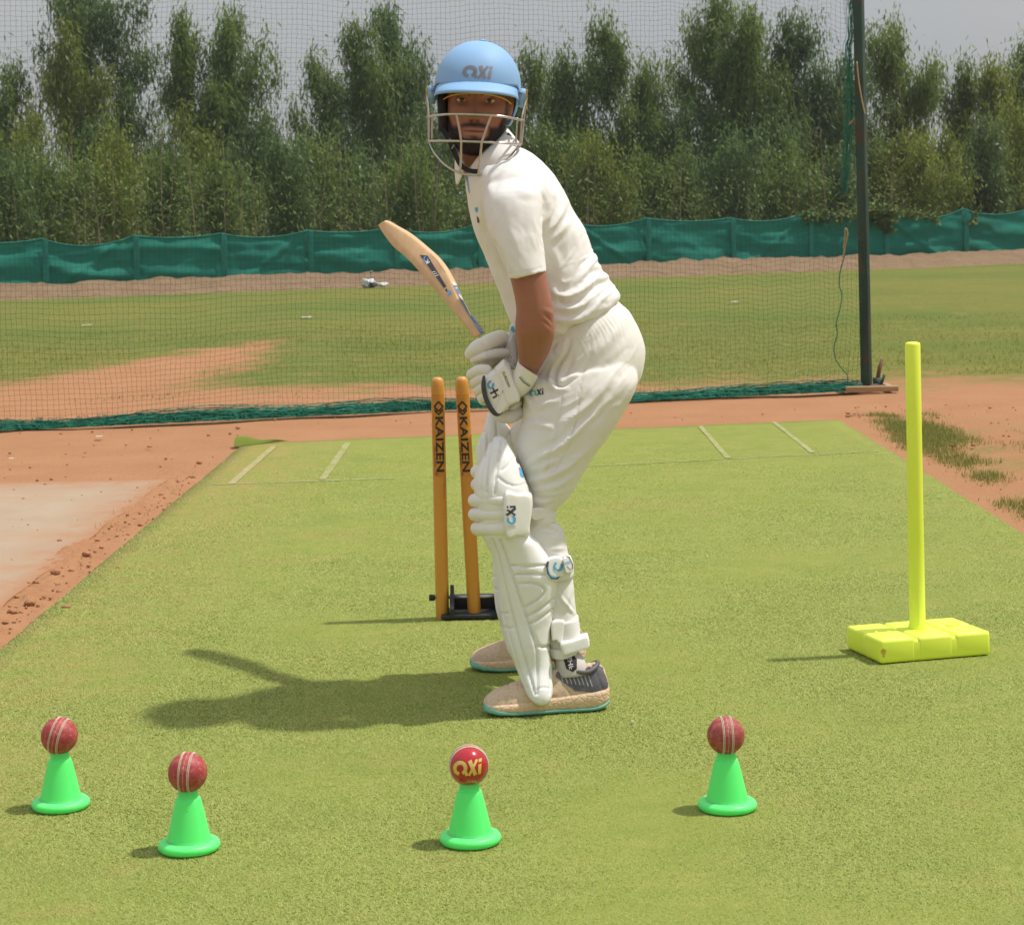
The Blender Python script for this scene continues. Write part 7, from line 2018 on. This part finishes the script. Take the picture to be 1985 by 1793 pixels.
# ------------------------------------------------------------------ bat
def build_bat():
    t = NT('willow')
    g = t.noise(30, 5, 0.6, stretch=(1.6, 0.35, 1.2))
    c = t.mix(t.ramp(g, 0.3, 0.7), (0.60, 0.375, 0.185), (0.68, 0.455, 0.245))
    c = t.mix(t.ramp(t.noise(6, 4), 0.5, 0.8), c, (0.57, 0.33, 0.15))
    t.set(c, 0.5, 0.35); t.bump(g, 0.05, 0.002)
    base = P(945, 668, 5.02)
    root = thing('cricket_bat', 'pale willow bat with dark and blue stickers raised behind in the gloved hands', 'bat', base)
    st = [((733, 436), (748, 427), 0.25, 0.75, 5.540, 0.050), ((735, 441), (757, 429.5), 0.28, 0.8, 5.530, 0.075), ((743, 454), (770, 437), 0.3, 0.85, 5.505, 0.095), ((762, 479), (798, 453), 0.3, 0.86, 5.450, 0.110), ((790, 503), (829, 478), 0.28, 0.86, 5.380, 0.115), ((822, 538), (858, 505), 0.2, 0.84, 5.295, 0.115),
          ((850, 571), (881, 541), 0.15, 0.78, 5.210, 0.100), ((883, 610), (906, 597), 0.12, 0.62, 5.130, 0.094), ((905, 637), (927, 625), 0.1, 0.55, 5.080, 0.084), ((920, 656), (942, 646), 0.1, 0.5, 5.045, 0.062)]
    rows = []
    for LL, TP, e, s, Y, th in st:
        rows.append((*LL, *TP, e, s, Y, th))
    A = crom(rows, 5); V, Fc = [], []
    for x0, y0, x1, y1, e, s, Y, th in A:
        L_, T_ = np.array([x0, y0]), np.array([x1, y1])
        def q(f, dy, lift=0.0):
            p = L_ + (T_ - L_) * f; nn = np.array([T_[1] - L_[1], -(T_[0] - L_[0])]); nn = nn / (np.linalg.norm(nn) + 1e-9)
            return P(p[0], p[1], Y + dy)
        V += [q(0.0, 0.022), q(0.02, 0.012), q(e * 0.92, 0.001), q(e * 1.1 + 0.02, -0.001), q((e + s) / 2, -0.006), q(s - 0.03, -0.009), q(s + 0.03, -0.008), q(0.97, 0.012), q(1.0, 0.020), q(0.97, th), q(0.55, th + 0.016), q(0.1, th)]
    k = 12; m = len(A)
    for i in range(m - 1):
        for j in range(k): Fc.append((i * k + j, i * k + (j + 1) % k, (i + 1) * k + (j + 1) % k, (i + 1) * k + j))
    Fc += [tuple(range(k)), tuple((m - 1) * k + j for j in range(k))]
    me = fixn(mesh(V, Fc)); o = bpy.data.objects.new('tmp', me); COL.objects.link(o)
    b = o.modifiers.new('s', 'SUBSURF'); b.levels = 1
    me2 = bpy.data.meshes.new_from_object(o.evaluated_get(bpy.context.evaluated_depsgraph_get())); bpy.data.objects.remove(o)
    bl = link('blade', me2, t.m, root)
    bv = bvh_of(bl)
    def dp(name, polys, mat_, off=0.0010): return decal_px(name, polys, bv, mat_, bl, 5.2, off, 0.006)
    m_ink = pmat('dark sticker', (0.040, 0.035, 0.050), (0.055, 0.05, 0.065), 60, 0.4)
    m_sgrey = pmat('slate sticker', (0.13, 0.17, 0.22), (0.17, 0.21, 0.26), 60, 0.4)
    m_sblue = pmat('blue sticker', (0.10, 0.33, 0.70), (0.13, 0.38, 0.75), 60, 0.4)
    dp('side_sticker', [[(813, 493.5), (829, 495.5), (866, 556), (860.5, 559), (848, 541), (834, 522)]], m_ink)
    dp('sticker_stripe', [stroke([(837.5, 529), (845, 527)], 1.4), stroke([(840.5, 532.5), (848, 530.5)], 1.4), stroke([(843.5, 536), (851, 534)], 1.4)], m_white, 0.0016)
    dp('ring_letter', [stroke([(826.3 + 3.6 * math.cos(R(a)), 503 + 4.4 * math.sin(R(a))) for a in range(-20, 262, 14)], 2.4)], m_sblue, 0.0016)
    dp('letters', [stroke([(825, 508), (833, 510)], 1.7), stroke([(831, 505), (827, 513)], 1.6), stroke([(829, 512), (834, 508)], 1.6)], m_white, 0.0017)
    dp('small_sticker', [[(863, 562), (866.5, 560), (868, 564), (866, 567)]], m_ink)
    dp('small_sticker', [[(866.5, 567), (872, 562), (875.5, 570), (870.5, 573)]], m_sblue)
    dp('pencil_line', [stroke([(834, 492), (848, 506), (857, 520), (864, 528)], 0.7)], m_sgrey)
    dp('spine_sticker', [[(876, 549), (885, 548), (890, 558), (897, 572), (905, 588), (915, 604), (926, 622), (941, 645), (933, 650), (925, 635), (914, 619), (903, 603), (893, 585), (884, 567)]], m_sgrey)
    dp('sticker_stripe', [[(876, 549), (885, 547.8), (888, 553), (878.5, 554)]], m_white, 0.0016); dp('sticker_stripe', [stroke([(882, 560), (890, 559), (896, 568)], 1.6)], m_white, 0.0016); dp('sticker_stripe', [stroke([(889, 572), (899, 586), (908, 604), (912, 612)], 1.4), stroke([(897, 578), (903, 588), (908, 590)], 1.2)], m_white, 0.0016)
    dp('sticker_patch', [[(912, 612), (918, 609), (926, 622), (921, 624)]], m_sblue, 0.0016); dp('sticker_patch', [stroke([(921, 628), (930, 640), (936, 646)], 3.0)], m_sblue, 0.0016)
    # handle with its rubber grip
    m_grip = pmat('yellow green rubber grip', (0.36, 0.35, 0.015), (0.43, 0.41, 0.03), 40, 0.7, (220, 0.5, 0.002))
    hp = [P(939, 666, 5.045), P(946, 678, 5.03), P(961, 702, 5.005), P(985, 748, 4.965), P(1006, 788, 4.915), P(1012, 800, 4.903)]
    mb = MB(); C = curve3(hp, 8); mb.tube(C, [0.0175 + 0.0006 * (i % 2) + (0.002 if i > len(C) - 4 else 0) for i in range(len(C))], 20)
    mb.build('handle', m_grip, root)
    mb = MB().tube([C[-3], C[-2]], 0.0212, 18); mb.build('grip_ring', m_sblue, root)
build_bat()
